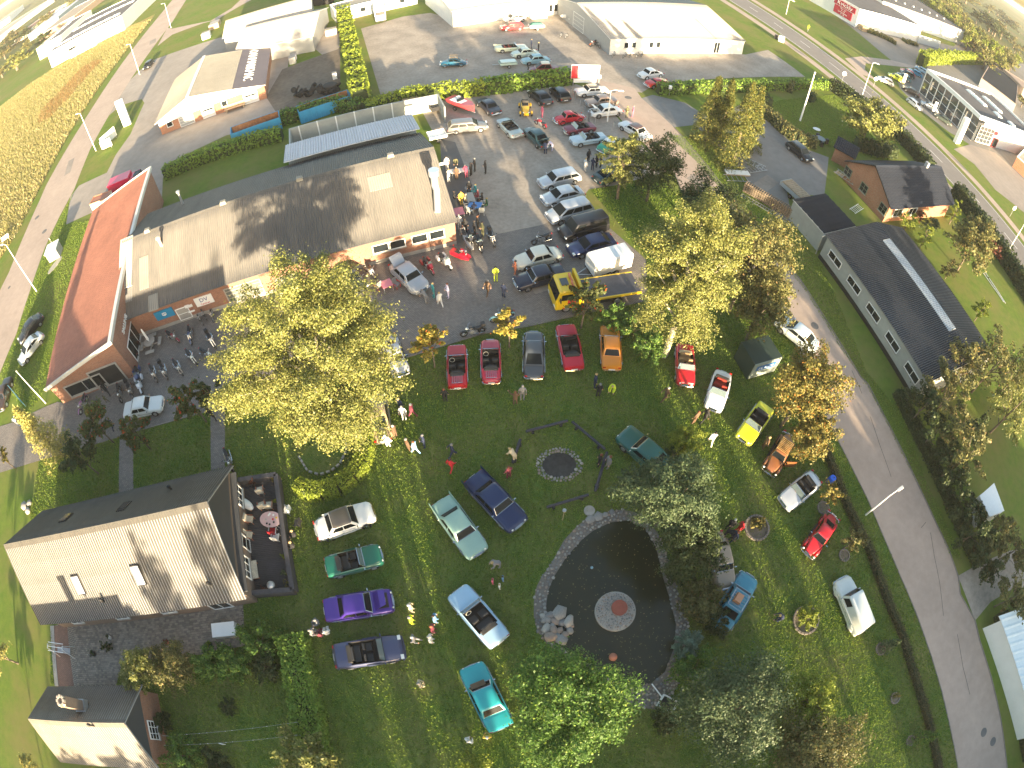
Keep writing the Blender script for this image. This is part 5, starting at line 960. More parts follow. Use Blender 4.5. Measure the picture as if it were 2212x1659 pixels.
def quadoff(a, b, c, d, inset, off, flip=False):
    """glass quad inset from the panel a,b,c,d and standing proud of it"""
    a, b, c, d = map(Vector, (a, b, c, d)); ctr = (a + b + c + d) / 4; n = (b - a).cross(d - a).normalized()
    if flip: n = -n
    q = [ctr + (p - ctr) * (1 - inset) for p in (a, b, c, d)]
    return [p + n * off for p in q]
def car(label, style, colour, front, rear, roofc=None, conv=False, group=None, L=None, rim='steel', extras=(), name='car', cat='car', metal=0., chromeb=None, hoodc=None, dark=False, W=None, H=None, top=None):
    S = dict(ST[style])
    if top == 'panel': S['cab'] = (.28, .36, .95, .985); S['tops'] = S['tops'][:5] + [(.93, .94, .97), (.985, .9, .93), (1, .6, .85)]
    pf, pr = P(*front, .45), P(*rear, .45); c = (pf + pr) / 2; d = pf - pr; rz = math.atan2(d.y, d.x); L = L or S['L']; W = W or S['W']; H = H or S['H']
    T = thing(name, label, cat, (c.x, c.y, .02), rz, group); pm = paint(*colour, metal=metal); rm = paint(*roofc) if roofc else pm; cf, rf, rr, cr = S['cab']; X = lambda t: L / 2 - t * L
    oldc = style in ('saloon', 'round', 'fastback', 'beetle') if chromeb is None else chromeb; bm = CHROME if oldc else (pm if style != 'van' else BLACK); zb = S['belt']
    cock = (cf + .03, min(cr, .74)) if conv else None
    place(bodymesh(S, L, W, [pm, DARKIN], cock), 'body', T)
    wb = W / 2 * (.84 if style == 'beetle' else .93); wr = wb * .80
    if conv:
        x0, x1 = X(cf + .02), X(cf + .085); mb = MB(); yb, yt = wb * .95, wb * .8; zt = zb + (H - zb) * .78
        q = [(x0, -yb, zb), (x0, yb, zb), (x1, yt, zt), (x1, -yt, zt)]
        for i in range(4): mb.bar(q[i], q[(i + 1) % 4], .045)
        f = mb.build('windscreen_frame', CHROME if oldc else BLACK, T); g = quadoff(*q, .04, .0); mb = MB(); mb.add([tuple(p) for p in g] + [tuple(p - Vector((.012, 0, 0))) for p in g], [(0, 1, 2, 3), (7, 6, 5, 4), (0, 4, 5, 1), (1, 5, 6, 2), (2, 6, 7, 3), (3, 7, 4, 0)]); mb.build('windscreen', mat('clear_screen', (.12, .16, .17), rough=.05, coat=1), f)
        sm = mat('seat_%s' % (hoodc or 'black'), {'black': (.03, .03, .032), 'red': (.3, .03, .02), 'tan': (.32, .2, .1), None: (.03, .03, .032)}[hoodc], rough=.6)
        rows = [(cock[0] + cock[1]) / 2 + .02] + ([cock[1] - .04] if cock[1] - cock[0] > .3 else [])
        for i, t in enumerate(rows):
            for s in ((-1, 1) if i == 0 else (0,)):
                w = .5 if s else W * .6; mb = MB(); mb.box((X(t) + .2, s * .36, .5), (.46, w, .22)); mb.box((X(t) - .04, s * .36, .74), (.14, w, .52), taper=.8); mb.build('seat', sm, T)
        mb = MB(); cx = X(cock[0]) - .32; n = 12
        for i in range(n): a, b = 2 * PI * i / n, 2 * PI * (i + 1) / n; mb.bar((cx + .06 * math.sin(a), .36 + .19 * math.cos(a), .86 + .18 * math.sin(a)), (cx + .06 * math.sin(b), .36 + .19 * math.cos(b), .86 + .18 * math.sin(b)), .03)
        mb.build('steering_wheel', mat('ivory', (.5, .47, .4), rough=.4) if hoodc != 'black' else BLACK, T)
        MB().box((X(cock[0]) - .08, 0, .8), (.2, W * .76, .16)).build('dashboard', DARKIN, T)
        MB().box((X(cock[1]) - .06, 0, zb + .03), (.3, W * .72, .12), taper=.85).build('folded_hood', mat('hood_cloth', (.05, .045, .04), rough=.9) if hoodc != 'tan' else mat('hood_tan', (.35, .28, .18), rough=.9), T)
    else:
        lv = [(zb - .06, 0, 1.), (zb + .0, 0, 1.), (H - .10, .86, .84), (H - .03, .95, .78), (H, 1.1, .62)]; secs = []; xs = {}
        for z, k, wk in lv:
            xf = X(cf) + (X(rf) - X(cf)) * min(k, 1.15); xr = X(cr) + (X(rr) - X(cr)) * min(k, 1.15); w = wb * wk
            r = .10 if k < .9 else .2; secs.append([(xf, -w + r * .6, z), (xf, w - r * .6, z), (xf - r, w, z), (xr + r, w, z), (xr, w - r * .6, z), (xr, -w + r * .6, z), (xr + r, -w, z), (xf - r, -w, z)]); xs[z] = (xf, xr, w)
        mb = MB(); mb.loft(secs[:3], cap=False); mb.build('cabin', pm, T, smooth=35); mb = MB(); mb.loft(secs[2:], cap=True); ro = mb.build('roof', rm, T, smooth=50)
        a, b = lv[1][0] + .02, lv[2][0]; (f0, r0, w0), (f1, r1, w1) = xs[lv[1][0]], xs[lv[2][0]]
        ws = quadoff((f0, -w0 + .05, a), (f0, w0 - .05, a), (f1, w1 - .05, b), (f1, -w1 + .05, b), .07, .012); mb = MB(); mb.add([tuple(p) for p in ws], [(0, 1, 2, 3)]); mb.build('windscreen', GLASS, T)
        if not (style == 'van' or top == 'panel'): rw = quadoff((r0, w0 - .06, a), (r0, -w0 + .06, a), (r1, -w1 + .06, b), (r1, w1 - .06, b), .14 if style != 'beetle' else .3, .012); mb = MB(); mb.add([tuple(p) for p in rw], [(0, 1, 2, 3)]); mb.build('rear_window', GLASS, T)
        nwin = 1 if style == 'van' or top == 'panel' else (3 if style in ('wagon', 'mpv') else 2)
        for s in (-1, 1):
            for i in range(nwin):
                n_ = 3.6 if (style == 'van' or top == 'panel') else nwin; u0, u1 = (i + .04) / n_, (i + .96) / n_
                def pt(u, v):
                    xf = f0 - .12 + (f1 - f0) * v; xr = r0 + .12 + (r1 - r0) * v; w = w0 + (w1 - w0) * v; return Vector((xf + (xr - xf) * u, s * (w + .012), a + (b - a) * v))
                q = [pt(u0, .1), pt(u1, .1), pt(u1, .88), pt(u0, .88)]; mb = MB(); mb.add([tuple(p) for p in q], [(0, 1, 2, 3) if s > 0 else (3, 2, 1, 0)]); mb.build('side_window', GLASS, T)
    # bonnet, boot lid and doors as their own panels
    tt, zz_, kk_ = [[q[i] for q in S['tops']] for i in range(3)]
    for nm, ta, tb in (('bonnet', .055, cf - .015), ('boot_lid', (cock[1] if conv else cr) + .03, .955)):
        if tb - ta < .06 or (nm == 'bonnet' and openbonnet in extras) or (nm == 'boot_lid' and (style in ('van', 'wagon', 'mpv', 'hatch') or top == 'panel')): continue
        mb = MB(); rows = []
        for i in range(6):
            t = ta + (tb - ta) * i / 5; z = float(np.interp(t, tt, zz_)) + .016; w = W / 2 * float(np.interp(t, tt, kk_)) * .8; rows.append([(X(t), y * w, z + .022 * (1 - abs(y)) - (.025 if abs(y) == 1 else 0)) for y in (-1, -.97, -.4, 0, .4, .97, 1)])
        mb.loft(rows[::-1], cap=False, closed=False); mb.build(nm, pm, T, smooth=50)
    if style != 'beetle':
        for s in (-1, 1):
            for i in range(2 if style not in ('fastback',) and not conv else 1):
                d_ = MB().box((X(cf + .08) - .5 - i * .98, s * (W / 2 + .002), (zb + .2) / 2 + .04), (.92, .03, zb - .34)).build('door', pm, T); MB().box((X(cf + .08) - .86 - i * .98, s * (W / 2 + .025), zb - .2), (.14, .03, .025)).build('handle', CHROME, d_)
    # trim
    if oldc and style != 'beetle':
        for s in (-1, 1): MB().box((X(.5), s * (W / 2 + .02), .6), (L * .8, .03, .035)).build('side_trim', CHROME, T)
    if oldc and not conv:
        mb = MB(); [mb.bar(ws[i], ws[(i + 1) % 4], .03) for i in range(4)]; mb.build('windscreen_trim', CHROME, T)
    for xb, nm in ((L / 2 + .05, 'bumper'), (-L / 2 - .05, 'bumper')):
        s = 1 if xb > 0 else -1; mb = MB(); w = W / 2 * .93; mb.tube([(xb - s * .22, -w, .4), (xb - s * .06, -w * .86, .4), (xb, 0, .4), (xb - s * .06, w * .86, .4), (xb - s * .22, w, .4)], .055 if oldc else .085, 6); mb.build(nm, bm, T)
    fy = W * (.30 if style not in ('beetle',) else .37); fx = L / 2 - (.04 if style not in ('beetle', 'round', 'fastback') else .12)
    for s in (-1, 1):
        mb = MB()
        if oldc: mb.ell((fx, s * fy, .62), (.07, .095, .095), 10, 6); mb.build('headlight', LAMPG, T)
        else: mb.box((L / 2 - .12, s * W * .36, .64), (.2, .3, .12)); mb.build('headlight', LAMPG, T)
        MB().box((-L / 2 + .05, s * W * .37, .66), (.08, .2, .13)).build('tail_light', REDG, T)
    MB().box((-L / 2 - .04, 0, .52), (.02, .5, .11)).build('number_plate', WHITE, T)
    if oldc: MB().box((L / 2 - .0, 0, .56), (.05, W * .42, .2)).build('grille', CHROME if not dark else BLACK, T)
    else: MB().box((L / 2 + .035, 0, .45), (.03, W * .5, .12)).build('grille', BLACK, T)
    for s in (-1, 1): MB().box((X(cf) - .12, s * (W / 2 + .06), zb + .06), (.07, .16, .1)).build('mirror', CHROME if oldc else pm, T)
    r = S['r']; xf_, xr_ = L * .31, -L * .30
    if style == 'beetle':
        xf_, xr_ = L * .30, -L * .29
        for x in (xf_, xr_):
            for s in (-1, 1): MB().ell((x, s * W * .40, .36), (.52, .2, .42), 12, 7, zmin=-.25).build('fender', pm, T, smooth=60)
        for s in (-1, 1): MB().box((0, s * W * .44, .26), (L * .34, .22, .04)).build('running_board', BLACK, T)
    for x in (xf_, xr_):
        for s in (-1, 1): MB().disc((x, s * (W / 2 - .03), r + .02), r * 1.13, 'y', 16, .07).build('wheel_arch', BLACK, T)
    wheels(T, L, W, r, rim, xf_, xr_)
    for e in extras: e(T, S, L, W, H, X, pm)
    return T
# extras
def rack(T, S, L, W, H, X, pm, n=7, m=None, lug=False):
    mb = MB(); x0, x1 = X(.38), X(.66); w = W * .33
    for i in range(n): x = x0 + (x1 - x0) * i / (n - 1); mb.bar((x, -w, H + .09), (x, w, H + .09), .03)
    for s in (-1, 1): mb.bar((x0, s * w, H + .06), (x1, s * w, H + .06), .03); mb.bar((x0, s * w, H + .2), (x1, s * w, H + .2), .025)
    for x in (x0, x1):
        for s in (-1, 1): mb.bar((x, s * w, H - .05), (x, s * w, H + .2), .03)
    mb.build('roof_rack', m or CHROME, T)
def rackw(T, S, L, W, H, X, pm): rack(T, S, L, W, H, X, pm, 9, mat('rack_wood', (.45, .3, .12), rough=.6))
def vinyl(T, S, L, W, H, X, pm): pass
def openboot(T, S, L, W, H, X, pm):
    mb = MB(); x = X(.80); mb.loft([[(x, -W * .34, .92), (x, W * .34, .92), (x, W * .34, .96), (x, -W * .34, .96)], [(x - .55, -W * .34, 1.5), (x - .55, W * .34, 1.5), (x - .6, W * .34, 1.53), (x - .6, -W * .34, 1.53)], [(x - .8, -W * .3, 1.55), (x - .8, W * .3, 1.55), (x - .8, W * .3, 1.59), (x - .8, -W * .3, 1.59)]]); mb.build('boot_lid', pm, T); MB().box((X(.9), 0, .93), (.62, W * .6, .03)).build('boot_opening', BLACK, T)
def openbonnet(T, S, L, W, H, X, pm):
    mb = MB(); x = X(.25); mb.loft([[(x, -W * .36, .92), (x, W * .36, .92), (x, W * .36, .95), (x, -W * .36, .95)], [(x + .45, -W * .34, 1.45), (x + .45, W * .34, 1.45), (x + .43, W * .34, 1.49), (x + .43, -W * .34, 1.49)], [(x + .85, -W * .28, 1.6), (x + .85, W * .28, 1.6), (x + .85, W * .28, 1.64), (x + .85, -W * .28, 1.64)]]); mb.build('bonnet', pm, T)
    MB().box((X(.14), 0, .87), (L * .17, W * .6, .03)).build('engine_bay', BLACK, T); e = MB(); e.box((X(.14), .05, .93), (.5, .3, .2)); e.tube([(X(.14), .25, .98), (X(.14), .25, 1.08)], .16, 12); e.build('engine', STEEL, T)
def opendoor(T, S, L, W, H, X, pm):
    for s in (1,): mb = MB(); x = X(.34); mb.bar((x, s * W / 2, .65), (x - .55, s * (W / 2 + .75), .65), .06, .75); mb.build('door', pm, T)
def fins(T, S, L, W, H, X, pm):
    for s in (-1, 1): mb = MB(); mb.loft([[(X(.72), s * W * .46, .8), (X(.72), s * W * .50, .8), (X(.72), s * W * .48, .9)], [(-L / 2 - .05, s * W * .43, .74), (-L / 2 - .05, s * W * .49, .74), (-L / 2 - .12, s * W * .47, 1.05)]]); mb.build('tail_fin', pm, T)
def sunvisor(T, S, L, W, H, X, pm): MB().box((X(.33), 0, H - .1), (.22, W * .66, .04)).build('sun_visor', pm, T)
def bigfenders(T, S, L, W, H, X, pm):
    for x in (L * .32, -L * .3):
        for s in (-1, 1): MB().ell((x, s * W * .44, .4), (.58, .17, .42), 12, 7, zmin=-.2).build('fender', pm, T, smooth=60)
def sparewheel(T, S, L, W, H, X, pm):
    m, r = wheelmesh(.34, .16); o = place(m, 'spare_wheel', T, loc=(-L / 2 - .12, 0, .85)); o.rotation_euler = (0, 0, PI / 2); place(r['steel'], 'rim', o)
def luggagerack(T, S, L, W, H, X, pm):
    mb = MB()
    for i in range(6): mb.bar((X(.78), -.36 + i * .145, .95), (X(.96), -.36 + i * .145, .9), .025)
    for x in (X(.78), X(.96)): mb.bar((x, -.4, .93), (x, .4, .93), .03)
    mb.build('luggage_rack', CHROME, T)
def lug(T, S, L, W, H, X, pm): MB().box((X(.52), .1, H + .28), (.7, .55, .3), taper=.85).build('roof_bag', mat('leather_tan', (.45, .22, .12), rough=.6), T)
def blanket(T, S, L, W, H, X, pm): MB().box((X(.31), .1, H - .30), (.45, .9, .05)).build('screen_blanket', mat('brown_blanket', (.12, .08, .05), rough=.9, noise=.3), T)
RED = (.42, .012, .02); CREAMC = (.62, .6, .5); SILV = (.42, .44, .47); NAVYC = (.015, .025, .085); BLK = (.012, .012, .016); WHT = (.7, .7, .69); DGREEN = (.012, .06, .05)
gA, gB, gC, gD, gE = 'classic cars parked on the lawn', 'cars parked in a row on the gravel car park', 'classic cars in the north yard', 'cars in front of the glass showroom', 'cars parked by the paved yard'
car('red convertible roadster on the lawn, leftmost in the row below the paving', 'saloon', RED, (987, 752), (989, 836), conv=True, L=3.9, W=1.52, group=gA, extras=(luggagerack,), rim='chrome')
car('red convertible with chrome luggage rack beside the leftmost red roadster', 'round', (.42, .02, .05), (1059, 736), (1062, 829), conv=True, L=4.0, W=1.52, group=gA, extras=(luggagerack,), rim='chrome')
car('dark grey rounded fastback with visible rear parcel shelf', 'fastback', (.06, .07, .085), (1153, 720), (1153, 817), group=gA, rim='chrome')
car('bright red open tourer with black interior next to the orange saloon', 'saloon', (.46, .01, .03), (1221, 708), (1240, 796), conv=True, L=4.3, hoodc='black', group=gA, chromeb=True)
car('orange two door saloon with pale rear window on the lawn', 'saloon', (.62, .22, .02), (1316, 710), (1321, 797), group=gA, L=4.2, W=1.6)
car('red sports car half under the tall pale tree, nose to the lawn', 'saloon', RED, (1480, 822), (1478, 758), conv=True, L=3.9, W=1.55, hoodc='tan', group=gA)
car('white open sports car with red seats near the green container', 'round', WHT, (1542, 876), (1560, 814), conv=True, L=3.9, W=1.6, hoodc='red', group=gA)
car('bright yellow open sports car under the orange chestnut tree', 'saloon', (.6, .6, .03), (1607, 948), (1652, 884), conv=True, L=4.0, W=1.58, group=gA)
car('copper brown beetle with wooden roof rack and an open door', 'beetle', (.22, .085, .03), (1664, 1014), (1702, 948), group=gA, extras=(rackw, opendoor), rim='chrome')
car('silver open roadster with black cockpit near the blue barrel', 'round', (.5, .53, .58), (1692, 1089), (1762, 1032), conv=True, L=4.0, W=1.6, hoodc='black', group=gA, metal=.3)
car('red beetle parked on the lawn near the street lamp', 'beetle', (.45, .012, .02), (1744, 1196), (1799, 1116), group=gA, rim='chrome')
car('white rounded panel van on the right of the lawn', 'round', (.66, .68, .64), (1818, 1258), (1858, 1358), group=gA, top='panel', L=4.5, H=1.75, name='panel_van', cat='van', extras=(bigfenders,))
car('turquoise blue estate with ribbed roof and tan bag beside the pond', 'round', (.03, .2, .3), (1611, 1256), (1556, 1348), group=gA, L=4.5, extras=(rack, lug))
car('rust patched pale brown oldtimer next to a group of men at the pond', 'round', (.28, .22, .16), (1563, 1248), (1546, 1174), group=gA, L=4.1, W=1.5, extras=(bigfenders,))
car('dark green coupe partly under the round sunlit shrub and willow', 'saloon', (.012, .10, .085), (1362, 950), (1432, 1012), group=gA, L=4.8, W=1.8, H=1.34)
car('navy blue saloon with big chrome grille in the middle of the lawn', 'saloon', (.006, .018, .075), (1122, 1138), (1020, 1030), group=gA, L=4.75, W=1.8, extras=(fins,), rim='chrome')
car('pale green saloon with tail fins beside the navy blue saloon', 'saloon', (.27, .42, .36), (1032, 1194), (954, 1086), group=gA, L=4.55, W=1.7, extras=(fins,), rim='chrome')
car('white saloon with dark roof below the curved hedge', 'round', WHT, (798, 1108), (692, 1146), roofc=(.09, .08, .07), group=gA, L=4.3, rim='chrome')
car('dark green open roadster left of the lawn with black cockpit', 'saloon', (.01, .12, .08), (816, 1200), (714, 1226), conv=True, L=3.9, W=1.55, hoodc='black', group=gA)
car('purple saloon with red rear shelf and raised bonnet', 'saloon', (.065, .03, .26), (845, 1298), (706, 1320), group=gA, L=4.6, metal=.3, extras=(openbonnet,), rim='chrome')
car('dark blue modern cabriolet with open top below the purple saloon', 'modern', (.05, .06, .13), (870, 1398), (724, 1420), conv=True, L=4.5, hoodc='black', group=gA)
car('pale blue open convertible in the middle row of the lower lawn', 'saloon', (.33, .5, .66), (991, 1282), (1076, 1382), conv=True, L=4.3, W=1.68, group=gA)
car('turquoise saloon with a brown blanket on the windscreen beside the pear tree', 'saloon', (.02, .32, .36), (1019, 1442), (1082, 1570), group=gA, L=4.45, W=1.7, extras=(blanket,))
car('vintage tan car with spare wheel at its tail under the largest tree', 'fastback', (.3, .24, .15), (816, 872), (826, 938), group=gA, L=4.0, W=1.5, H=1.65, extras=(bigfenders, sparewheel))
car('silver oldtimer nearly hidden under the right edge of the largest tree', 'beetle', SILV, (862, 792), (845, 745), group=gA, rim='chrome')
# paved yard
car('silver grey saloon with open boot and roof strips in front of the workshop', 'round', (.4, .41, .43), (918, 632), (850, 565), group=gE, L=4.6, W=1.76, extras=(openboot, bigfenders), metal=.2, rim='chrome')
car('dark grey saloon parked at the workshop wall behind the largest tree', 'modern', (.05, .055, .06), (772, 618), (738, 588), group=gE)
car('cream white two door saloon beside the black coupe', 'round', CREAMC, (1112, 572), (1212, 546), group=gE, L=4.4, rim='chrome')
car('black long bonneted saloon next to the yellow tow truck cab', 'saloon', (.01, .012, .03), (1114, 614), (1216, 586), group=gE, L=4.6, W=1.75, rim='chrome')
car('navy blue modern saloon next to the white box trailer', 'modern', NAVYC, (1230, 544), (1326, 519), group=gE, chromeb=False, L=4.7)
car('white saloon parked alone on the paving at the left among rowans', 'saloon', (.66, .68, .66), (350, 873), (273, 889), group=gE, L=4.3, W=1.62)
# gravel car park, right row
car('black panel van in the right row of the gravel car park', 'van', BLK, (1210, 509), (1309, 482), group=gB, name='panel_van', cat='van', L=4.8)
car('silver people carrier above the black van', 'mpv', SILV, (1181, 474), (1279, 447), group=gB, metal=.3)
car('silver modern saloon between the silver estate and the people carrier', 'modern', (.5, .52, .54), (1169, 436), (1261, 414), group=gB, metal=.3, L=4.5)
car('silver modern estate car, topmost of the lower right row', 'wagon', (.5, .52, .55), (1164, 399), (1251, 379), group=gB, metal=.3, L=4.55)
car('dark green car half behind the slim golden tree', 'modern', (.015, .045, .05), (1345, 372), (1297, 388), group=gB)
car('white coupe with brown vinyl roof at the street side', 'saloon', WHT, (1346, 268), (1398, 300), roofc=(.12, .07, .06), group=gB, L=4.6, W=1.75)
car('small bright green car with white roof by the slim golden tree', 'round', (.01, .3, .17), (1300, 325), (1333, 306), roofc=WHT, group=gB, L=3.6, W=1.5, H=1.35)
car('pale silver blue open convertible below the maroon roadster', 'saloon', (.45, .55, .6), (1231, 307), (1309, 296), conv=True, L=4.4, W=1.72, hoodc='black', group=gB)
car('maroon open roadster between the red beetle and the silver blue convertible', 'saloon', (.16, .012, .03), (1217, 284), (1285, 274), conv=True, L=3.95, W=1.55, hoodc='black', group=gB)
car('red beetle on the gravel car park', 'beetle', (.5, .012, .03), (1196, 262), (1262, 251), group=gB, rim='chrome')
car('white two tone saloon with raised bonnet and open tail', 'round', WHT, (1274, 246), (1342, 238), roofc=(.6, .66, .66), group=gB, L=4.5, extras=(openbonnet,), rim='chrome')
car('brown and beige saloon above the two tone saloon', 'saloon', (.28, .2, .16), (1259, 225), (1338, 216), group=gB, L=4.5)
car('white coupe with black roof, topmost of the upper right row', 'saloon', WHT, (1241, 201), (1314, 195), roofc=(.05, .045, .05), group=gB, L=4.7, W=1.8)
car('black hatchback at the hedge, right one of two', 'hatch', BLK, (1198, 192), (1222, 217), group=gB)
car('black saloon at the hedge, left one of two', 'modern', BLK, (1151, 198), (1183, 224), group=gB)
car('dark green oldtimer saloon with open boot lid and people behind it', 'round', (.02, .06, .07), (1137, 277), (1184, 321), group=gB, L=4.6, extras=(openboot,), rim='chrome')
car('silver green open convertible left of the dark green oldtimer', 'saloon', (.35, .42, .42), (1083, 259), (1120, 296), conv=True, L=4.4, W=1.75, hoodc='black', group=gB)
car('grey modern estate hitched to the flat trailer at the workshop corner', 'wagon', (.2, .2, .2), (1050, 271), (969, 279), group=gB, metal=.3, L=4.9)
car('black older saloon with open boot beside the boat', 'saloon', (.03, .035, .05), (1036, 215), (1075, 247), group=gB, L=4.5)
# north yard
car('dark blue beetle with roof rack alone in the middle of the north yard', 'beetle', (.01, .09, .16), (951, 138), (1008, 135), group=gC, extras=(rackw,), rim='steel')
car('small red estate car at the top of the north yard', 'wagon', (.6, .03, .04), (1084, 61), (1128, 58), group=gC, L=4.0, chromeb=False)
car('white car at the white hall wall behind the red estate', 'hatch', WHT, (1100, 43), (1124, 40), group=gC)
car('cream and green open american convertible in the north yard', 'saloon', (.6, .64, .48), (1138, 102), (1068, 107), conv=True, hoodc='red', L=5.0, W=1.85, group=gC, extras=(fins,))
car('pale green rounded saloon between the cream convertible and the blue saloon', 'fastback', (.48, .56, .5), (1110, 119), (1159, 113), group=gC, rim='chrome')
car('light blue two door saloon above the vintage tourer', 'round', (.2, .36, .42), (1127, 134), (1188, 128), group=gC, L=4.4, rim='chrome')
car('maroon vintage tourer with cream hood behind the dark hedge', 'fastback', (.18, .015, .02), (1209, 150), (1143, 152), roofc=(.6, .55, .42), group=gC, L=4.6, W=1.5, H=1.75, extras=(bigfenders, sparewheel))
car('white rounded saloon in front of the hedge beside the red coupe', 'fastback', WHT, (1382, 165), (1428, 158), group=gC, rim='white')
car('red low sports coupe cut by the hedge end', 'fastback', (.5, .02, .02), (1393, 184), (1448, 177), group=gC, H=1.22, W=1.6)
# scattered
car('black hatchback on the bungalow driveway', 'hatch', (.008, .012, .02), (1751, 349), (1703, 309), L=4.25, W=1.78)
car('pale silver car parked on the street under the trees', 'modern', (.62, .68, .7), (1695, 702), (1747, 745), metal=.1)
car('black modern saloon on the verge of the left road', 'modern', BLK, (46, 736), (88, 686), group='cars on the verge of the left road'); car('silver modern saloon below the black one on the left verge', 'modern', (.5, .53, .56), (45, 783), (90, 723), group='cars on the verge of the left road', metal=.3)
car('small black car at the entrance of the garage yard', 'hatch', BLK, (313, 151), (329, 132))
car('dark car with a blue advertising banner behind it at the left edge', 'saloon', (.05, .03, .02), (6, 868), (14, 838), L=4.3)
for lab, st, col, f, r in (('white car, uppermost left at the showroom verge', 'hatch', WHT, (1896, 168), (1930, 184)), ('lime yellow car in the showroom row', 'hatch', (.6, .66, .04), (1918, 160), (1952, 177)), ('dark teal car right of the lime yellow one', 'hatch', (.03, .12, .16), (1935, 158), (1970, 177)), ('dark car third in the showroom row', 'hatch', (.03, .05, .05), (1943, 153), (1977, 169)), ('red car wedged in the showroom row', 'hatch', (.5, .03, .06), (1950, 152), (1972, 163)), ('blue car at the far end of the showroom row', 'hatch', (.05, .25, .4), (1962, 150), (1992, 166)), ('pale blue car nearest the showroom corner', 'hatch', (.35, .5, .6), (1980, 146), (2000, 158)),
        ('black car between the verge and the showroom glass', 'modern', BLK, (1950, 188), (1985, 208)), ('small silver hatchback on the showroom verge', 'hatch', (.55, .57, .6), (1991, 239), (1960, 214)), ('silver car close to the showroom glass', 'modern', (.5, .52, .54), (1990, 221), (2025, 241)), ('dark green car nearest the white pylon', 'modern', (.06, .08, .07), (2020, 247), (2054, 270))):
    car(lab, st, col, f, r, group=gD, chromeb=False)
# tow truck
def carpos(f, r, z=.5): a, b = P(*f, z), P(*r, z); c = (a + b) / 2; d = a - b; return c, math.atan2(d.y, d.x), d.length
c, rz, _ = carpos((1172, 652), (1385, 618)); YEL = paint(.72, .48, .01); T = thing('tow_truck', 'yellow flatbed tow truck with dark deck and red emblem on the door', 'truck', (c.x, c.y, .02), rz); L = 7.4
secs = []
for z, a, b, w in ((.45, L / 2, L / 2 - 1.9, 1.16), (1.2, L / 2 + .02, L / 2 - 1.9, 1.18), (1.4, L / 2 - .02, L / 2 - 1.9, 1.18), (2.35, L / 2 - .32, L / 2 - 1.88, 1.12), (2.5, L / 2 - .5, L / 2 - 1.8, 1.02)): secs.append([(a, -w + .1, z), (a, w - .1, z), (a - .12, w, z), (b, w, z), (b, -w, z), (a - .12, -w, z)])
mb = MB(); mb.loft(secs); cab = mb.build('cab', YEL, T, smooth=30)
q = quadoff((L / 2 - .02, -1.1, 1.42), (L / 2 - .02, 1.1, 1.42), (L / 2 - .32, 1.04, 2.33), (L / 2 - .32, -1.04, 2.33), .06, .015); mb = MB(); mb.add([tuple(p) for p in q], [(0, 1, 2, 3)]); mb.build('windscreen', GLASS, T)
for s in (-1, 1):
    mb = MB(); mb.box((L / 2 - .95, s * 1.165, 1.82), (1.0, .03, .62), taper=.9); mb.build('side_window', GLASS, T); MB().box((L / 2 + .02, s * .85, .72), (.06, .3, .18)).build('headlight', LAMPG, T); MB().box((L / 2 - .3, s * 1.4, 1.8), (.08, .25, .4)).build('mirror', BLACK, T)
MB().box((L / 2 - .95, 0, 2.53), (.62, .8, .06)).build('roof_hatch', mat('hatch_glass', (.06, .07, .08), rough=.3), T)
for s in (-1, 1): MB().box((L / 2 - 1.35, s * 1.19, 1.35), (.7, .02, .6), rz=0).build('red_emblem', mat('truck_red', (.6, .03, .02), rough=.4), T)
q = textmesh('270', .3, BLACK, T); q.matrix_local = Matrix.Translation((L / 2 - .75, -1.2, 1.25)) @ Matrix.Rotation(PI / 2, 4, 'X')
MB().box((L / 2 - 2.1, 0, 1.7), (.22, 2.3, 2.1)).build('head_board', YEL, T)
mb = MB(); mb.tube([(L / 2 - 1.55, .95, 2.62), (L / 2 - 1.45, .5, 2.75), (L / 2 - 1.6, .1, 2.6), (L / 2 - 1.5, -.3, 2.72), (L / 2 - 1.6, -.75, 2.6)], .1, 8); mb.build('warning_lamps', mat('lamp_orange', (.6, .16, .06), rough=.5), T)
mb = MB(); mb.box((-1.25, 0, 1.12), (5.2, 2.3, .1)); mb.build('deck', mat('deck_steel', (.06, .06, .075), rough=.55, noise=.3, scale=3), T); mb = MB()
for s in (-1, 1): mb.box((-1.25, s * 1.2, 1.08), (5.3, .12, .2))
mb.build('side_rail', YEL, T); mb = MB(); mb.box((-.6, 0, .75), (6.0, .9, .35)); mb.box((-1.0, 0, .6), (1.4, 2.2, .4)); mb.build('chassis', BLACK, T)
MB().tube([(1.0, -1.3, .3), (-3.4, -1.3, .3)], .09, 8).build('loading_ramp', STEEL, T)
wheels(T, L, 2.3, .43, 'steel', L / 2 - .95, -L / 2 + 1.9, .28)
# white box trailer
c, rz, l = carpos((1262, 590), (1362, 562), .4); T = thing('box_trailer', 'white high sided box trailer parked behind the yellow tow truck', 'trailer', (c.x, c.y, .02), rz)
mb = MB(); secs = []
for x, h in ((1.9, 1.9), (1.75, 2.08), (-1.85, 2.12), (-1.95, 2.05)): secs.append([(x, -.86, .5), (x, .86, .5), (x, .86, h - .12), (x, .74, h), (x, -.74, h), (x, -.86, h - .12)])
mb.loft(secs); mb.build('body', mat('trailer_white', (.74, .75, .74), rough=.4), T, smooth=30); MB().box((0, 0, .42), (3.9, 1.6, .14)).build('chassis', BLACK, T)
MB().box((0, -.875, .72), (3.4, .02, .22)).build('stripe', BLACK, T); mb = MB(); mb.bar((1.9, .5, .45), (3.2, 0, .5), .07); mb.bar((1.9, -.5, .45), (3.2, 0, .5), .07); mb.build('drawbar', STEEL, T); wheels(T, 3.8, 1.9, .3, 'steel', .35, -.35, .18)
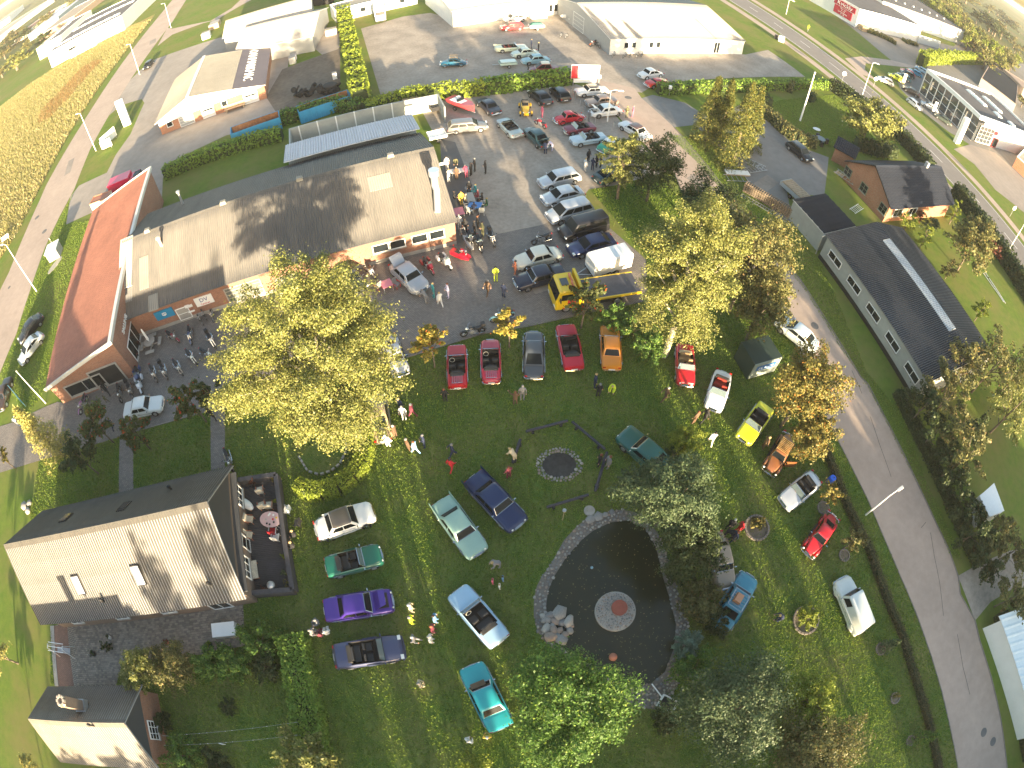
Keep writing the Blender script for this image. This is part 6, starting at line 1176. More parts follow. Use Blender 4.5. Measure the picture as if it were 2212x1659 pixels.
# camper van (white) at the top of the north yard
c, rz, l = carpos((826, 62), (817, 12), .5); T = thing('camper_van', 'white box bodied camper van parked on the grass edge of the north yard', 'van', (c.x, c.y, .02), rz); L = 6.8
mb = MB(); mb.loft([[(x, -w, .5), (x, w, .5), (x, w, h - .1), (x, w - .15, h), (x, -w + .15, h), (x, -w, h - .1)] for x, w, h in ((-3.4, 1.1, 2.9), (1.6, 1.1, 2.9), (2.2, 1.08, 2.4), (2.4, 1.0, 1.4), (3.3, .95, 1.1), (3.4, .9, .8))]); mb.build('body', WHITE, T, smooth=25)
q = quadoff((2.42, -.95, 1.42), (2.42, .95, 1.42), (2.2, 1.0, 2.2), (2.2, -1.0, 2.2), .08, .05); mb = MB(); mb.add([tuple(p) for p in q], [(0, 1, 2, 3)]); mb.build('windscreen', GLASS, T); wheels(T, L, 2.1, .34, 'steel', 2.3, -1.9, .2); MB().box((3.45, 0, .5), (.12, 1.8, .25)).build('bumper', BLACK, T)
# trailers
def trailer(lab, f, r, w, h, col, load=None, name='trailer', L=None):
    c, rz, l = carpos(f, r, .5); L = L or l; T = thing(name, lab, 'trailer', (c.x, c.y, .02), rz); mb = MB()
    mb.box((0, 0, .55), (L, w, .06))
    for s in (-1, 1): mb.box((0, s * w / 2, .55 + h / 2), (L, .05, h)); mb.box((s * L / 2, 0, .55 + h / 2), (.05, w, h))
    mb.build('body', col, T); mb = MB(); mb.bar((L / 2, 0, .5), (L / 2 + 1.1, 0, .5), .08); mb.build('drawbar', STEEL, T); wheels(T, L, w + .3, .28, 'steel', .0, -.01, .16)
    if load: load(T, L, w, h)
    return T
TB = mat('trailer_board', (.4, .3, .2), rough=.8, noise=.2)
trailer('white flat trailer hitched to the grey estate', (962, 290), (925, 298), 1.6, .35, mat('trailer_white', (.7, .7, .68), rough=.5))
trailer('open trailer stacked with pale glass panes in the north yard', (1079, 139), (1115, 136), 1.5, .3, mat('trailer_mint', (.5, .6, .5), rough=.5), lambda T, L, w, h: MB().box((0, 0, .95), (L * .9, w * .8, .12)).build('load', mat('glass_load', (.5, .6, .55), rough=.2), T))
trailer('little trailer with green tarpaulin beside the white container', (1143, 60), (1174, 58), 1.2, .5, WHITE, lambda T, L, w, h: MB().box((0, 0, 1.25), (L * .95, w * .9, .4), taper=.6).build('tarpaulin', mat('tarp_green', (.04, .16, .12), rough=.7), T))
trailer('timber laden flat trailer on the bungalow drive', (1745, 442), (1695, 396), 2.0, .5, mat('trailer_grey', (.4, .42, .42), rough=.6), lambda T, L, w, h: [MB().box((-L / 2 + .3 + i * .32, 0, .9), (.22, w * .9, .5)).build('timber_bundle', TB, T) for i in range(int(L / .32) - 1)])
trailer('brown topped cart in the walled store yard', (872, 228), (905, 222), 1.4, .6, TB); trailer('dark cart with tarpaulin in the walled store yard, right one', (925, 218), (945, 240), 1.4, .6, BLACK)
c = P(1160, 38); T = thing('container', 'white box container standing at the wall of the white hall', 'container', c, WS.rotation_euler[2]); MB().box((0, 0, 1.3), (3.2, 2.2, 2.4)).build('body', WHITE, T); MB().box((0, -1.12, 1.3), (2.8, .04, 2.1)).build('door', mat('off_white', (.6, .6, .58), rough=.6), T)
# boat on trailer
c, rz, l = carpos((1016, 238), (980, 222), .5); T = thing('boat', 'small red and white motor boat on a trailer by the hedge', 'boat', (c.x, c.y, .02), rz); mb = MB(); mb.loft([[(x, -w, h), (x, -w * .7, .6), (x, 0, .5), (x, w * .7, .6), (x, w, h)] for x, w, h in ((-2.3, .85, 1.2), (-.5, .95, 1.25), (1.2, .75, 1.35), (2.3, .12, 1.5))], closed=True); mb.build('hull', mat('boat_red', (.5, .06, .07), rough=.3), T, smooth=40)
MB().box((-.3, 0, 1.25), (2.8, 1.3, .12), taper=.85).build('deck', WHITE, T); MB().box((-.2, 0, 1.5), (.1, 1.1, .4)).build('windscreen', GLASS, T); MB().box((-.9, .3, 1.45), (.4, .4, .35)).build('seat', WHITE, T); wheels(T, 4, 1.7, .28, 'steel', -.5, -.51, .16); MB().box((0, 0, .45), (5, .1, .1)).build('trailer_frame', STEEL, T)
# yellow kit car: open narrow body with separate wheels
c, rz, l = carpos((1137, 251), (1133, 222), .4); T = thing('kit_car', 'bright yellow open kit roadster with exposed front wheels', 'car', (c.x, c.y, .02), rz); KY = paint(.75, .42, .01)
mb = MB(); mb.loft([[(x, -w, .25), (x, w, .25), (x, w, h), (x, -w, h)] for x, w, h in ((1.6, .3, .6), (.3, .42, .82), (-.1, .5, .85), (-1.5, .5, .8))]); mb.build('body', KY, T, smooth=30); MB().box((-.6, 0, .83), (.9, .8, .06)).build('cockpit', DARKIN, T)
for x in (1.15, -1.15):
    for s in (-1, 1): MB().ell((x, s * .72, .5), (.38, .14, .26), 10, 6, zmin=-.1).build('fender', KY, T, smooth=60)
for s in (-1, 1): MB().ell((1.55, s * .35, .75), (.09, .09, .09), 8, 5).build('headlight', LAMPG, T)
MB().box((-1.3, 0, 1.0), (.6, .9, .3), taper=.8).build('folded_hood', mat('hood_cloth', (.05, .045, .04), rough=.9), T); wheels(T, 3.2, 1.6, .29, 'steel', 1.15, -1.15, .16)
# ---------------------------------------------------------------- motorcycles & bicycles
def spokedwheel(T, x, r, w=.11, name='wheel'):
    mb = MB(); n = 18; vs = []
    for i in range(n):
        a = 2 * PI * i / n
        for b in range(6): q = 2 * PI * b / 6; rr = r - w / 2 + w / 2 * math.cos(q); vs.append((rr * math.cos(a), w / 2 * math.sin(q), rr * math.sin(a)))
    fs = [(i * 6 + b, i * 6 + (b + 1) % 6, ((i + 1) % n) * 6 + (b + 1) % 6, ((i + 1) % n) * 6 + b) for i in range(n) for b in range(6)]
    mb.add(vs, fs); o = mb.build(name, RUBBER, T, loc=(x, 0, r)); mb = MB()
    for i in range(8): a = PI * i / 8 * 2; mb.bar((0, 0, 0), ((r - w * .9) * math.cos(a), 0, (r - w * .9) * math.sin(a)), .012)
    mb.disc((0, 0, 0), r * .28, 'y', 10, .09); mb.build('rim', STEEL, o)
MCP = {}
def motorcycle(label, f, r, col, style='naked', bag=False, group='motorcycles parked on the paved yard'):
    a, b = P(*f, .35), P(*r, .35); c = (a + b) / 2; rz = math.atan2((a - b).y, (a - b).x); k = (col, style, bag)
    if k in MCP: return dup(MCP[k], (c.x, c.y, .02), rz, label, group)
    T = thing('motorcycle', label, 'motorcycle', (c.x, c.y, .02), rz, group); MCP[k] = T; pm = paint(*col)
    spokedwheel(T, .75, .32); spokedwheel(T, -.72, .31, .14)
    mb = MB(); mb.box((0, 0, .42), (.5, .34, .36)); mb.box((.05, 0, .66), (.3, .42, .14)); mb.build('engine', STEEL, T)
    mb = MB(); mb.ell((.16, 0, .86), (.34, .17, .15), 10, 6); mb.build('tank', pm, T, smooth=60)
    mb = MB(); mb.loft([[(x, -w, z - .08), (x, w, z - .08), (x, w * .8, z), (x, -w * .8, z)] for x, w, z in ((-.12, .12, .83), (-.4, .17, .82), (-.72, .14, .9), (-.9, .08, .94))]); mb.build('seat', BLACK, T, smooth=40)
    mb = MB(); mb.bar((.4, -.1, .95), (.76, -.1, .34), .05); mb.bar((.4, .1, .95), (.76, .1, .34), .05); mb.build('fork', CHROME, T)
    mb = MB(); mb.tube([(.15, -.42, 1.05), (.36, -.22, 1.06), (.4, 0, 1.0), (.36, .22, 1.06), (.15, .42, 1.05)], .02, 6); mb.build('handlebar', CHROME, T)
    MB().ell((.52, 0, .93), (.1, .1, .1), 8, 6).build('headlight', LAMPG, T)
    mb = MB(); mb.tube([(.1, -.22, .35), (-.3, -.24, .3), (-.95, -.26, .36)], [.04, .05, .06], 7); mb.tube([(.1, .22, .35), (-.3, .24, .3), (-.95, .26, .36)], [.04, .05, .06], 7); mb.build('exhaust', CHROME, T)
    mb = MB(); mb.bar((.4, 0, .9), (-.1, 0, .6), .06); mb.bar((-.1, 0, .6), (-.72, 0, .33), .06); mb.bar((-.1, 0, .6), (-.6, 0, .82), .05); mb.build('frame', BLACK, T)
    for x, rr in ((.75, .37), (-.74, .37)):
        mb = MB(); pts = [(x + rr * math.cos(t), 0, .32 + rr * math.sin(t)) for t in [math.radians(q) for q in (20, 60, 100, 140, 165)]]
        for p, q in zip(pts, pts[1:]): mb.bar(p, q, .16, .025)
        mb.build('mudguard', pm, T)
    for s in (-1, 1): MB().box((.28, s * .36, 1.17), (.02, .12, .08)).build('mirror', BLACK, T)
    MB().box((-1.0, 0, .84), (.05, .16, .08)).build('tail_light', REDG, T)
    if style == 'tourer':
        mb = MB(); mb.loft([[(x, -w, z), (x, w, z), (x, w * .7, z + h), (x, -w * .7, z + h)] for x, w, z, h in ((.72, .16, .75, .2), (.5, .28, .6, .55), (.25, .24, .6, .5))]); mb.build('fairing', pm, T, smooth=40); MB().box((.42, 0, 1.27), (.05, .36, .28), taper=.7).build('windshield', mat('clear_screen', (.12, .16, .17), rough=.05), T)
        for s in (-1, 1): MB().box((-.68, s * .36, .62), (.5, .2, .34), taper=.9).build('pannier', pm, T)
    if bag: MB().box((-.85, 0, 1.08), (.34, .38, .3), taper=.85).build('top_box', BLACK, T)
    return T
BKC = (.012, .012, .014); mo = motorcycle
mo('blue touring motorcycle at the wall corner of the brick wing, lowest tourer', (303, 838), (296, 790), (.03, .06, .16), 'tourer'); mo('chrome motorcycle second from the brick wing, left of the red backed one', (340, 828), (326, 790), BKC)
mo('motorcycle with a red and black rucksack on its seat', (363, 824), (348, 784), BKC, bag=True); mo('motorcycle with round mirror right of the rucksack one', (396, 812), (376, 780), BKC)
mo('black motorcycle in the second row facing down right', (428, 790), (402, 758), BKC, 'naked'); mo('dark motorcycle partly under the big tree beside the second row', (462, 775), (436, 760), BKC)
mo('red motorcycle near the round stone table', (388, 738), (362, 722), (.25, .02, .03)); mo('small blue motorcycle near the white notices', (413, 741), (411, 712), (.03, .06, .14)); mo('black bike with top box next to the big tree', (465, 750), (450, 724), BKC, bag=True)
mo('black motorcycle standing left of the tourer, lower row', (262, 868), (258, 835), BKC); mo('second black motorcycle in the lower row, near the entrance', (288, 862), (277, 828), BKC, bag=True); mo('white and blue touring motorcycle at the end of the lower row', (307, 850), (301, 815), (.6, .63, .68), 'tourer'); mo('purple and white motorcycle by the entrance step', (175, 888), (186, 862), (.3, .12, .3))
mo('dark motorcycle in front of the lit workshop wall', (812, 602), (790, 572), (.05, .03, .02)); mo('dark red touring motorcycle at the workshop wall', (940, 596), (912, 560), (.28, .015, .03), 'tourer'); mo('white touring motorcycle right of the dark red tourer', (974, 580), (950, 556), (.6, .6, .58), 'tourer')
mo('red sidecar outfit motorcycle at the workshop corner', (1012, 556), (984, 540), (.45, .01, .03)); mo('black touring motorcycle with clear screen at the corner', (1042, 548), (1030, 510), BKC, 'tourer'); mo('black naked motorcycle at the edge of the crowd', (1070, 532), (1056, 502), BKC, bag=True); mo('dark touring motorcycle among standing men', (1022, 540), (1010, 500), (.03, .03, .035), 'tourer')
mo('black motorcycle lying lengthwise behind the black van', (1148, 525), (1192, 512), BKC); mo('chrome black motorcycle standing alone in the yard centre', (998, 723), (1046, 712), BKC, bag=True); mo('pale blue motorcycle behind the yellow and red rowan', (1070, 690), (1100, 682), (.2, .4, .42))
mo('red moped on the gravel car park by the person in pink', (1155, 262), (1180, 276), (.45, .02, .03), group='motorcycles on the gravel car park'); mo('white scooter at the left street side of the larch tree', (32, 912), (46, 915), (.6, .6, .6), group='scooters'); mo('dark motorcycle hidden beside the house roof corner', (500, 1008), (492, 985), BKC, group='scooters'); mo('orange motorcycle at the grey gable of the northern workshop', (1275, 98), (1288, 92), (.55, .12, .03), group='scooters')
def sidecar(lab, f, col, rz): c = P(*f, .4); T = thing('sidecar', lab, 'sidecar', (c.x, c.y, .02), rz); mb = MB(); mb.loft([[(x, -w, .25), (x, w, .25), (x, w, h), (x, -w, h)] for x, w, h in ((1.0, .1, .45), (.5, .28, .6), (-.2, .32, .75), (-.9, .25, .7))]); mb.build('body', paint(*col), T, smooth=40); MB().box((-.15, 0, .74), (.5, .4, .05)).build('cockpit', DARKIN, T); spokedwheel(T, -.2, .28); return T
sidecar('bright red boat shaped sidecar in front of the workshop corner', (993, 551), (.5, .01, .03), math.radians(-30)); sidecar('grey sidecar with glass screen next to the black tourer', (1012, 524), (.3, .3, .3), math.radians(-65))
BCP = []
def bicycle(label, f, r, group='bicycles', col=BLACK):
    a, b = P(*f, .3), P(*r, .3); c = (a + b) / 2; rz = math.atan2((a - b).y, (a - b).x)
    if BCP: return dup(BCP[0], (c.x, c.y, .02), rz, label, group)
    T = thing('bicycle', label, 'bicycle', (c.x, c.y, .02), rz, group); BCP.append(T); spokedwheel(T, .52, .33, .045); spokedwheel(T, -.52, .33, .045)
    mb = MB(); [mb.bar(p, q, .035) for p, q in (((.52, 0, .33), (.38, 0, .85)), ((.38, 0, .8), (-.05, 0, .3)), ((.38, 0, .8), (-.18, 0, .72)), ((-.18, 0, .8), (-.05, 0, .3)), ((-.05, 0, .3), (-.52, 0, .33)), ((-.18, 0, .72), (-.52, 0, .33)))]; mb.build('frame', STEEL, T)
    MB().box((-.2, 0, .86), (.24, .14, .06)).build('saddle', BLACK, T); mb = MB(); mb.tube([(.22, -.27, .98), (.36, -.1, .96), (.36, .1, .96), (.22, .27, .98)], .015, 5); mb.build('handlebar', CHROME, T); MB().box((0, 0, .3), (.16, .25, .04)).build('pedals', BLACK, T); return T
for lab, f, r in (('bicycle leaning at the brick wall by the door, left one', (440, 702), (426, 682)), ('bicycle beside the left one near the white notices', (446, 690), (436, 672)), ('bicycle with blue basket under the sign', (461, 698), (458, 668)), ('bicycle standing in the north yard, left of two', (1208, 82), (1216, 74)), ('bicycle standing in the north yard, right of two', (1220, 82), (1228, 76)), ('bicycle at the grey gable corner', (1296, 102), (1288, 96)), ('bicycle left of the row at the white workshop wall', (1322, 122), (1330, 116)), ('moped second in the row at the white wall', (1344, 124), (1354, 118)), ('bicycle third in the row at the white wall', (1358, 124), (1364, 116)), ('bicycle fourth in the row at the white wall', (1372, 124), (1382, 116)), ('last bicycle in the row at the white wall', (1384, 122), (1390, 114))): bicycle(lab, f, r)
# ---------------------------------------------------------------- pond, stones, logs
STM = [mat('cobble_grey', (.24, .235, .225), rough=.85, noise=.25, scale=6), mat('cobble_pale', (.34, .32, .29), rough=.85, noise=.2, scale=6), mat('cobble_rose', (.27, .215, .18), rough=.85, noise=.2, scale=6), mat('cobble_dark', (.17, .17, .175), rough=.85, noise=.25, scale=6)]
def stonemesh(seed, m):
    g = random.Random(seed); bm = bmesh.new(); bmesh.ops.create_icosphere(bm, subdivisions=1, radius=1)
    for v in bm.verts: v.co *= g.uniform(.82, 1.12)
    me = bpy.data.meshes.new('stone'); bm.to_mesh(me); bm.free(); me.materials.append(m); me.polygons.foreach_set('use_smooth', [True] * len(me.polygons)); return me
STN = [stonemesh(i, STM[i % 4]) for i in range(12)]
def stone(T, p, r, fl=.6): o = place(rnd.choice(STN), 'stone', T, loc=p); o.scale = (r * rnd.uniform(.8, 1.2), r * rnd.uniform(.7, 1.05), r * fl); o.rotation_euler = (0, 0, rnd.uniform(0, 6)); return o
def stonestuff(T, pts, name='cobbles'):
    """small cobbles past the limit of single parts: one joined piece"""
    V = []; F = []; n = 0; mi = []
    for (x, y, z, r) in pts:
        me = STN[rnd.randrange(12)]; a = rnd.uniform(0, 6); ca, sa = math.cos(a) * r, math.sin(a) * r
        V += [(x + v.co.x * ca - v.co.y * sa, y + v.co.x * sa + v.co.y * ca, z + v.co.z * r * .6) for v in me.vertices]; F += [tuple(i + n for i in p.vertices) for p in me.polygons]; k = rnd.randrange(4); mi += [k] * len(me.polygons); n = len(V)
    me = bpy.data.meshes.new(name); me.from_pydata(V, [], F); [me.materials.append(m) for m in STM]; me.polygons.foreach_set('material_index', mi); me.update(); o = place(me, name, T); o['kind'] = 'stuff'; return o
WIN = [(1198, 1244), (1223, 1204), (1256, 1167), (1281, 1147), (1318, 1129), (1358, 1124), (1392, 1140), (1416, 1180), (1426, 1219), (1431, 1244), (1448, 1299), (1460, 1349), (1456, 1399), (1436, 1451), (1406, 1476), (1366, 1482), (1318, 1469), (1296, 1457), (1262, 1436), (1233, 1414), (1206, 1391), (1190, 1365), (1181, 1335), (1180, 1307), (1184, 1276)]
wm = mat('pond_water_surface', (.014, .02, .012), rough=.09, spec=.4, noise=.5, scale=.35, col2=(.03, .03, .014), bump=.03, bscale=3); 
flat('pond_bed', POND_OUT, .004, mat('pond_margin', (.17, .15, .13), rough=.9, noise=.25, scale=5)); flat('pond_water', WIN, .03, wm)
g0 = P(1320, 1310); PB = thing('pond_border', 'cobble stone border around the dark garden pond', 'stone border', g0); cnt = 0; small = []
def ins(poly, x, y): return bool(inpoly(np.array([x]), np.array([y]), poly)[0])
po = [P(*p) for p in POND_OUT]; pi = [P(*p) for p in WIN]
for _ in range(9000):
    x = rnd.uniform(min(p.x for p in po), max(p.x for p in po)); y = rnd.uniform(min(p.y for p in po), max(p.y for p in po))
    if ins(po, x, y) and not ins(pi, x, y): small.append((x - g0.x, y - g0.y))
kept = []
for x, y in small:
    r = rnd.uniform(.07, .15)
    if all((x - a) ** 2 + (y - b) ** 2 > (r + c) ** 2 * .72 for a, b, c in kept): kept.append((x, y, r))
kept.sort(key=lambda t: -t[2])
for x, y, r in kept[:295]: stone(PB, (x, y, .04), r)
stonestuff(PB, [(x, y, .03, r) for x, y, r in kept[295:]])
for x, y, r in ((1275, 1123, .42), (1293, 1116, .5), (1307, 1112, .3), (1322, 1107, .3)): p = P(x, y) - g0; stone(PB, (p.x, p.y, .06), r, .3)
g = P(1273, 1104); tag(place(MB().disc((0, 0, .05), .38, 'z', 18, .1).mesh('stepping_stone', CONC), 'stepping_stone', loc=g), 'round flat stone disc on the grass at the top of the pond', 'stone slab')
fl = [(x, y) for x, y in small[:0]]; lv = [(rnd.uniform(1190, 1450), rnd.uniform(1140, 1475)) for _ in range(420)]; pos = np.array([tuple(P(*p, .045)) for p in lv if ins(pi, P(*p).x, P(*p).y)]); pos[:, 2] = .04
n_ = len(pos); a_ = rng.uniform(0, 6.28, n_)[:, None]; u_ = np.concatenate([np.cos(a_), np.sin(a_), 0 * a_], 1) * .045; w_ = np.concatenate([-np.sin(a_), np.cos(a_), 0 * a_], 1) * .03
o = place(npmesh('floating_leaves', np.stack([pos - u_, pos - w_, pos + u_, pos + w_], 1).reshape(-1, 3), np.arange(4 * n_).reshape(-1, 4), LM['olive']), 'floating_leaves'); o['kind'] = 'stuff'; o['label'] = 'small leaves floating on the dark pond'
g = P(1328, 1322); T = thing('pond_island', 'round stone island with a rusty red disc in the pond', 'island', g); R = 1.32; mb = MB(); mb.tube([(0, 0, -.1), (0, 0, .28)], R, 28); mb.build('island_wall', CONC, T); ks = []
for _ in range(2500):
    a, rr = rnd.uniform(0, 6.28), R * .93 * math.sqrt(rnd.random()); x, y, r = rr * math.cos(a), rr * math.sin(a), rnd.uniform(.05, .1)
    if all((x - b) ** 2 + (y - c) ** 2 > (r + d) ** 2 * .7 for b, c, d in ks): ks.append((x, y, r))
for x, y, r in ks[:250]: stone(T, (x, y, .3), r)
MB().tube([(.25, .2, .3), (.25, .2, .42)], .52, 24).build('red_disc', mat('rust_red', (.27, .075, .05), rough=.8, noise=.2, scale=6), T)
g = P(1323, 1420); T = thing('red_ball', 'small rusty red ball float in the lower part of the pond', 'ball', g); MB().ell((0, 0, .22), (.27, .27, .27), 16, 10).build('ball', mat('terracotta', (.42, .16, .1), rough=.7, noise=.15), T, smooth=60)
g = P(1278, 1227); T = thing('blue_ball', 'tiny pale blue ball floating in the upper pond', 'ball', g); MB().ell((0, 0, .1), (.1, .1, .1), 10, 7).build('ball', mat('pale_blue', (.2, .35, .45), rough=.4), T)
g = P(1208, 1356); T = thing('rockery', 'pile of large grey boulders at the left side of the pond', 'rock pile', g)
for x, y, r in ((1188, 1330, .4), (1209, 1326, .55), (1175, 1342, .3), (1183, 1340, .3), (1199, 1343, .34), (1214, 1346, .36), (1228, 1344, .5), (1181, 1358, .36), (1195, 1362, .4), (1208, 1363, .3), (1226, 1354, .25), (1189, 1376, .48), (1212, 1384, .42), (1220, 1372, .32), (1231, 1364, .26), (1204, 1374, .24), (1234, 1352, .22), (1193, 1352, .25), (1173, 1331, .2)): p = P(x, y) - g; stone(T, (p.x, p.y, .18), r, .7)
g = P(1440, 1521); T = thing('pump_box', 'white framed open pump box with pipe at the foot of the pond', 'pump box', g, math.radians(-35)); mb = MB()
for c, s in (((0, .4, .25), (1.1, .06, .5)), ((0, -.4, .25), (1.1, .06, .5)), ((.55, 0, .25), (.06, .86, .5)), ((-.55, 0, .25), (.06, .86, .5))): mb.box(c, s)
mb.build('frame', WHITE, T); MB().box((0, 0, .1), (1, .75, .1)).build('box', BLACK, T)
a, b = P(1408, 1477, .2), P(1431, 1507, .3); T = thing('white_pipe', 'thin white pipe running from the pond to the pump box', 'pipe', a); MB().tube([(0, 0, 0), tuple(b - a)], .045, 8).build('pipe', WHITE, T)
g = P(1208, 1005); T = thing('fire_pit', 'round fire pit ringed with cobble stones in the middle of the lawn', 'fire pit', g); ks = []
pe = [P(1208 + 51 * math.cos(a / 12 * PI), 1005 + 37 * math.sin(a / 12 * PI)) - g for a in range(24)]; MB().prism([(p.x * .72, p.y * .72) for p in pe], -.02, .03).build('ash_bed', mat('ash', (.035, .035, .035), rough=1, noise=.5, scale=3), T)
for _ in range(6000):
    a = rnd.uniform(0, 6.283); f = rnd.uniform(.74, .99); i = a / (2 * PI) * 24; p = pe[int(i) % 24].lerp(pe[(int(i) + 1) % 24], i % 1) * f; r = rnd.uniform(.08, .16)
    if all((p.x - b) ** 2 + (p.y - c) ** 2 > (r + d) ** 2 * .75 for b, c, d in ks): ks.append((p.x, p.y, r))
for x, y, r in ks: stone(T, (x, y, .06), r)
LOGM = mat('tarred_timber', (.028, .03, .045), rough=.6, noise=.3, scale=6)
for i, (a, b, lab) in enumerate((((1136, 932), (1226, 909), 'dark timber beam on low feet above the fire pit'), ((1236, 911), (1307, 971), 'dark timber beam on low feet right of the fire pit, upper one'), ((1311, 977), (1286, 1061), 'dark timber beam on low feet right of the fire pit, where two people stand'), ((1181, 1096), (1271, 1069), 'dark timber beam below the fire pit with a sunlit end'), ((1124, 949), (1108, 1000), 'short visible beam left of the fire pit'))):
    A, B = P(*a, .4), P(*b, .4); c = (A + B) / 2; d = B - A; T = thing('bench_beam', lab, 'bench', (c.x, c.y, 0), math.atan2(d.y, d.x)); L = d.length; MB().tube([(-L / 2, 0, .42), (L / 2, 0, .42)], .11, 8).build('seat', LOGM, T)
    for s in (-.34, .34): MB().box((L * s, 0, .16), (.16, .3, .32)).build('leg', LOGM, T)
g = P(1215, 1124); T = thing('garden_torch', 'thin wooden garden torch with round metal top near the pond', 'torch', g); h_ = 1.5; MB().tube([(0, 0, 0), (0, .1, h_)], .02, 6).build('post', TB, T); MB().tube([(0, .1, h_), (0, .1, h_ + .14)], [.12, .13], 14).build('bowl', STEEL, T)
# ---------------------------------------------------------------- lamps, poles, signs
def lamp(lab, base, top, arm=(1, 0), m=None, h=None):
    g = P(*base); h = h or htop(base, top); T = thing('street_lamp', lab, 'street lamp', g, 0, 'street lamps'); MB().tube([(0, 0, 0), (0, 0, h)], [.085, .05], 10).build('pole', m or WHITE, T); a = Vector((arm[0], arm[1], 0)).normalized() * 1.0
    MB().tube([(0, 0, h - .05), tuple(a * .5 + Vector((0, 0, h + .12))), tuple(a + Vector((0, 0, h + .1)))], .035, 6).build('arm', m or WHITE, T); MB().box(tuple(a * 1.25 + Vector((0, 0, h + .08))), (.7, .26, .14), rz=math.atan2(a.y, a.x), taper=.8).build('lamp_head', mat('lamp_grey', (.5, .5, .5), rough=.4), T)
lamp('low white lamp post on the kerb of the curving street', (1870, 1112), (1919, 1071), (1, .35), h=3.7); lamp('white lamp post at the left edge below the meadow', (79.5, 629.8), (11, 532), (-1, .2)); lamp('tall white lamp post by the V shaped white sign', (207.5, 326), (171, 247.5), (-1, .3)); lamp('white lamp post next to the black car at the garage yard', (302, 161), (280, 96), (-1, .3)); lamp('white lamp post at the side lane in the upper left', (369.5, 60), (355, 7.5), (-1, .3))
lamp('tall white lamp on the near side of the main road', (1863, 204), (1885, 135), (1, .1)); lamp('thin lamp post on the gravel beside the white two tone saloon', (1312, 262), (1320, 194), (1, 0), h=4.6); lamp('white lamp on the main road at the right edge', (2181, 536), (2210, 492), (1, .2), h=5.4); lamp('white lamp at the grass verge before the supermarket', (1698, 31), (1704, 0), (1, 0))
for lab, b, t, r, m in (('white wooden mast standing in the bungalow garden', (1728, 261), (1760, 157), .16, WHITE), ('white flagpole leaning over the left verge by the larch', (99, 871), (35, 802), .07, WHITE), ('short white flagpole at the transformer box', (118, 535), (104, 517), .05, WHITE)):
    h = htop(b, t); T = thing('flagpole', lab, 'flagpole', P(*b)); MB().tube([(0, 0, 0), (0, 0, h)], [r, r * .5], 10).build('pole', m, T); MB().ell((0, 0, h), (r, r, r), 8, 6).build('finial', m, T)
g = P(276, 270); T = thing('pylon_sign', 'white advertising pylon at the garage yard entrance', 'sign', g, math.radians(18)); MB().box((0, 0, 2.8), (1.6, .5, 5.6)).build('panel', WHITE, T)
g = P(2066, 308); T = thing('pylon_sign', 'tall rounded white pylon in front of the car showroom', 'sign', g, math.radians(20)); MB().box((0, 0, 3.2), (2.1, .8, 6.4)).build('panel', WHITE, T)
g = P(232, 318); T = thing('corner_sign', 'white V shaped sign board on the verge by the left road', 'sign', g, math.radians(10)); MB().box((.2, 1.2, 1.4), (.2, 3.6, 1.9), rz=-.5).build('panel', WHITE, T); MB().box((.6, -.9, 1.2), (2.2, .2, 1.6), rz=.1).build('panel', WHITE, T)
for p in ((.9, 2.6), (-.5, -.2), (1.4, -.8)): MB().box((p[0], p[1], .6), (.1, .1, 1.2)).build('post', STEEL, T)
g = P(1262, 186); T = thing('sign_board', 'white and red signboard on posts at the car park entrance', 'sign', g, math.radians(6)); MB().box((0, 0, 2.4), (4.0, .12, 2.2)).build('panel', WHITE, T); MB().box((-1.5, -.08, 2.4), (.9, .06, 2.1)).build('red_field', REDS, T); MB().box((0, -.02, .9), (3.2, .1, .6)).build('panel', WHITE, T)
for s in (-1.6, 1.6): MB().box((s, 0, 1.2), (.12, .14, 2.4)).build('post', STEEL, T)
for lab, b, hh_, w in (('small white letter box on a post by the signboard', (1293, 182), 1.3, .5), ('grey letter box on a post at the driveway hedge', (1445, 206), 1.4, .45)): T = thing('letter_box', lab, 'letter box', P(*b)); MB().box((0, 0, hh_ / 2), (.08, .08, hh_)).build('post', STEEL, T); MB().box((0, 0, hh_), (w, .3, .5)).build('box', WHITE, T)
for i, (x, y) in enumerate(((1233, 205), (1243, 215), (1253, 228), (1263, 240), (1285, 268), (1325, 278))):
    T = thing('marker_post', ['grey post at the car park edge left of the white coupe', 'grey post beside the white coupe nose', 'grey post beside the brown saloon nose', 'grey post beside the raised bonnet', 'grey post by the red beetle tail', 'grey post by the parked silver blue convertible'][i], 'post', P(x, y)); MB().tube([(0, 0, 0), (0, 0, 1.0)], .05, 8).build('post', STEEL, T); MB().disc((0, 0, 1.0), .055, 'z', 8, .03).build('cap', BLACK, T)
g = P(122, 552); T = thing('transformer_box', 'white roofed grey transformer box on the left verge', 'utility box', g, math.radians(22)); MB().box((0, 0, .75), (2.0, 2.0, 1.5)).build('box', RENDER, T); MB().box((0, 0, 1.58), (2.2, 2.2, .16)).build('lid', WHITE, T); g = P(119, 573); T = thing('stone_slab', 'oval concrete slab on the verge below the transformer box', 'slab', g, math.radians(75)); MB().prism([(1.6 * math.cos(a), .6 * math.sin(a)) for a in [i * PI / 8 for i in range(16)]], 0, .08).build('slab', CONC, T)
T, L_, W_ = blockb('kiosk', 'little cream kiosk with brown roof beside the red truck on the driveway', 'kiosk', (193, 441), (231, 427), (236, 412), 2.4, CREAM, mat('kiosk_roof', (.32, .13, .08), rough=.7), .12, mat('kiosk_trim', (.4, .18, .1), rough=.6), thick=.1)
MB().box((L_ + .02, W_ * .5, 1.1), (.06, W_ * .6, 1.6)).build('shutter', mat('kiosk_trim', (.4, .18, .1)), T)
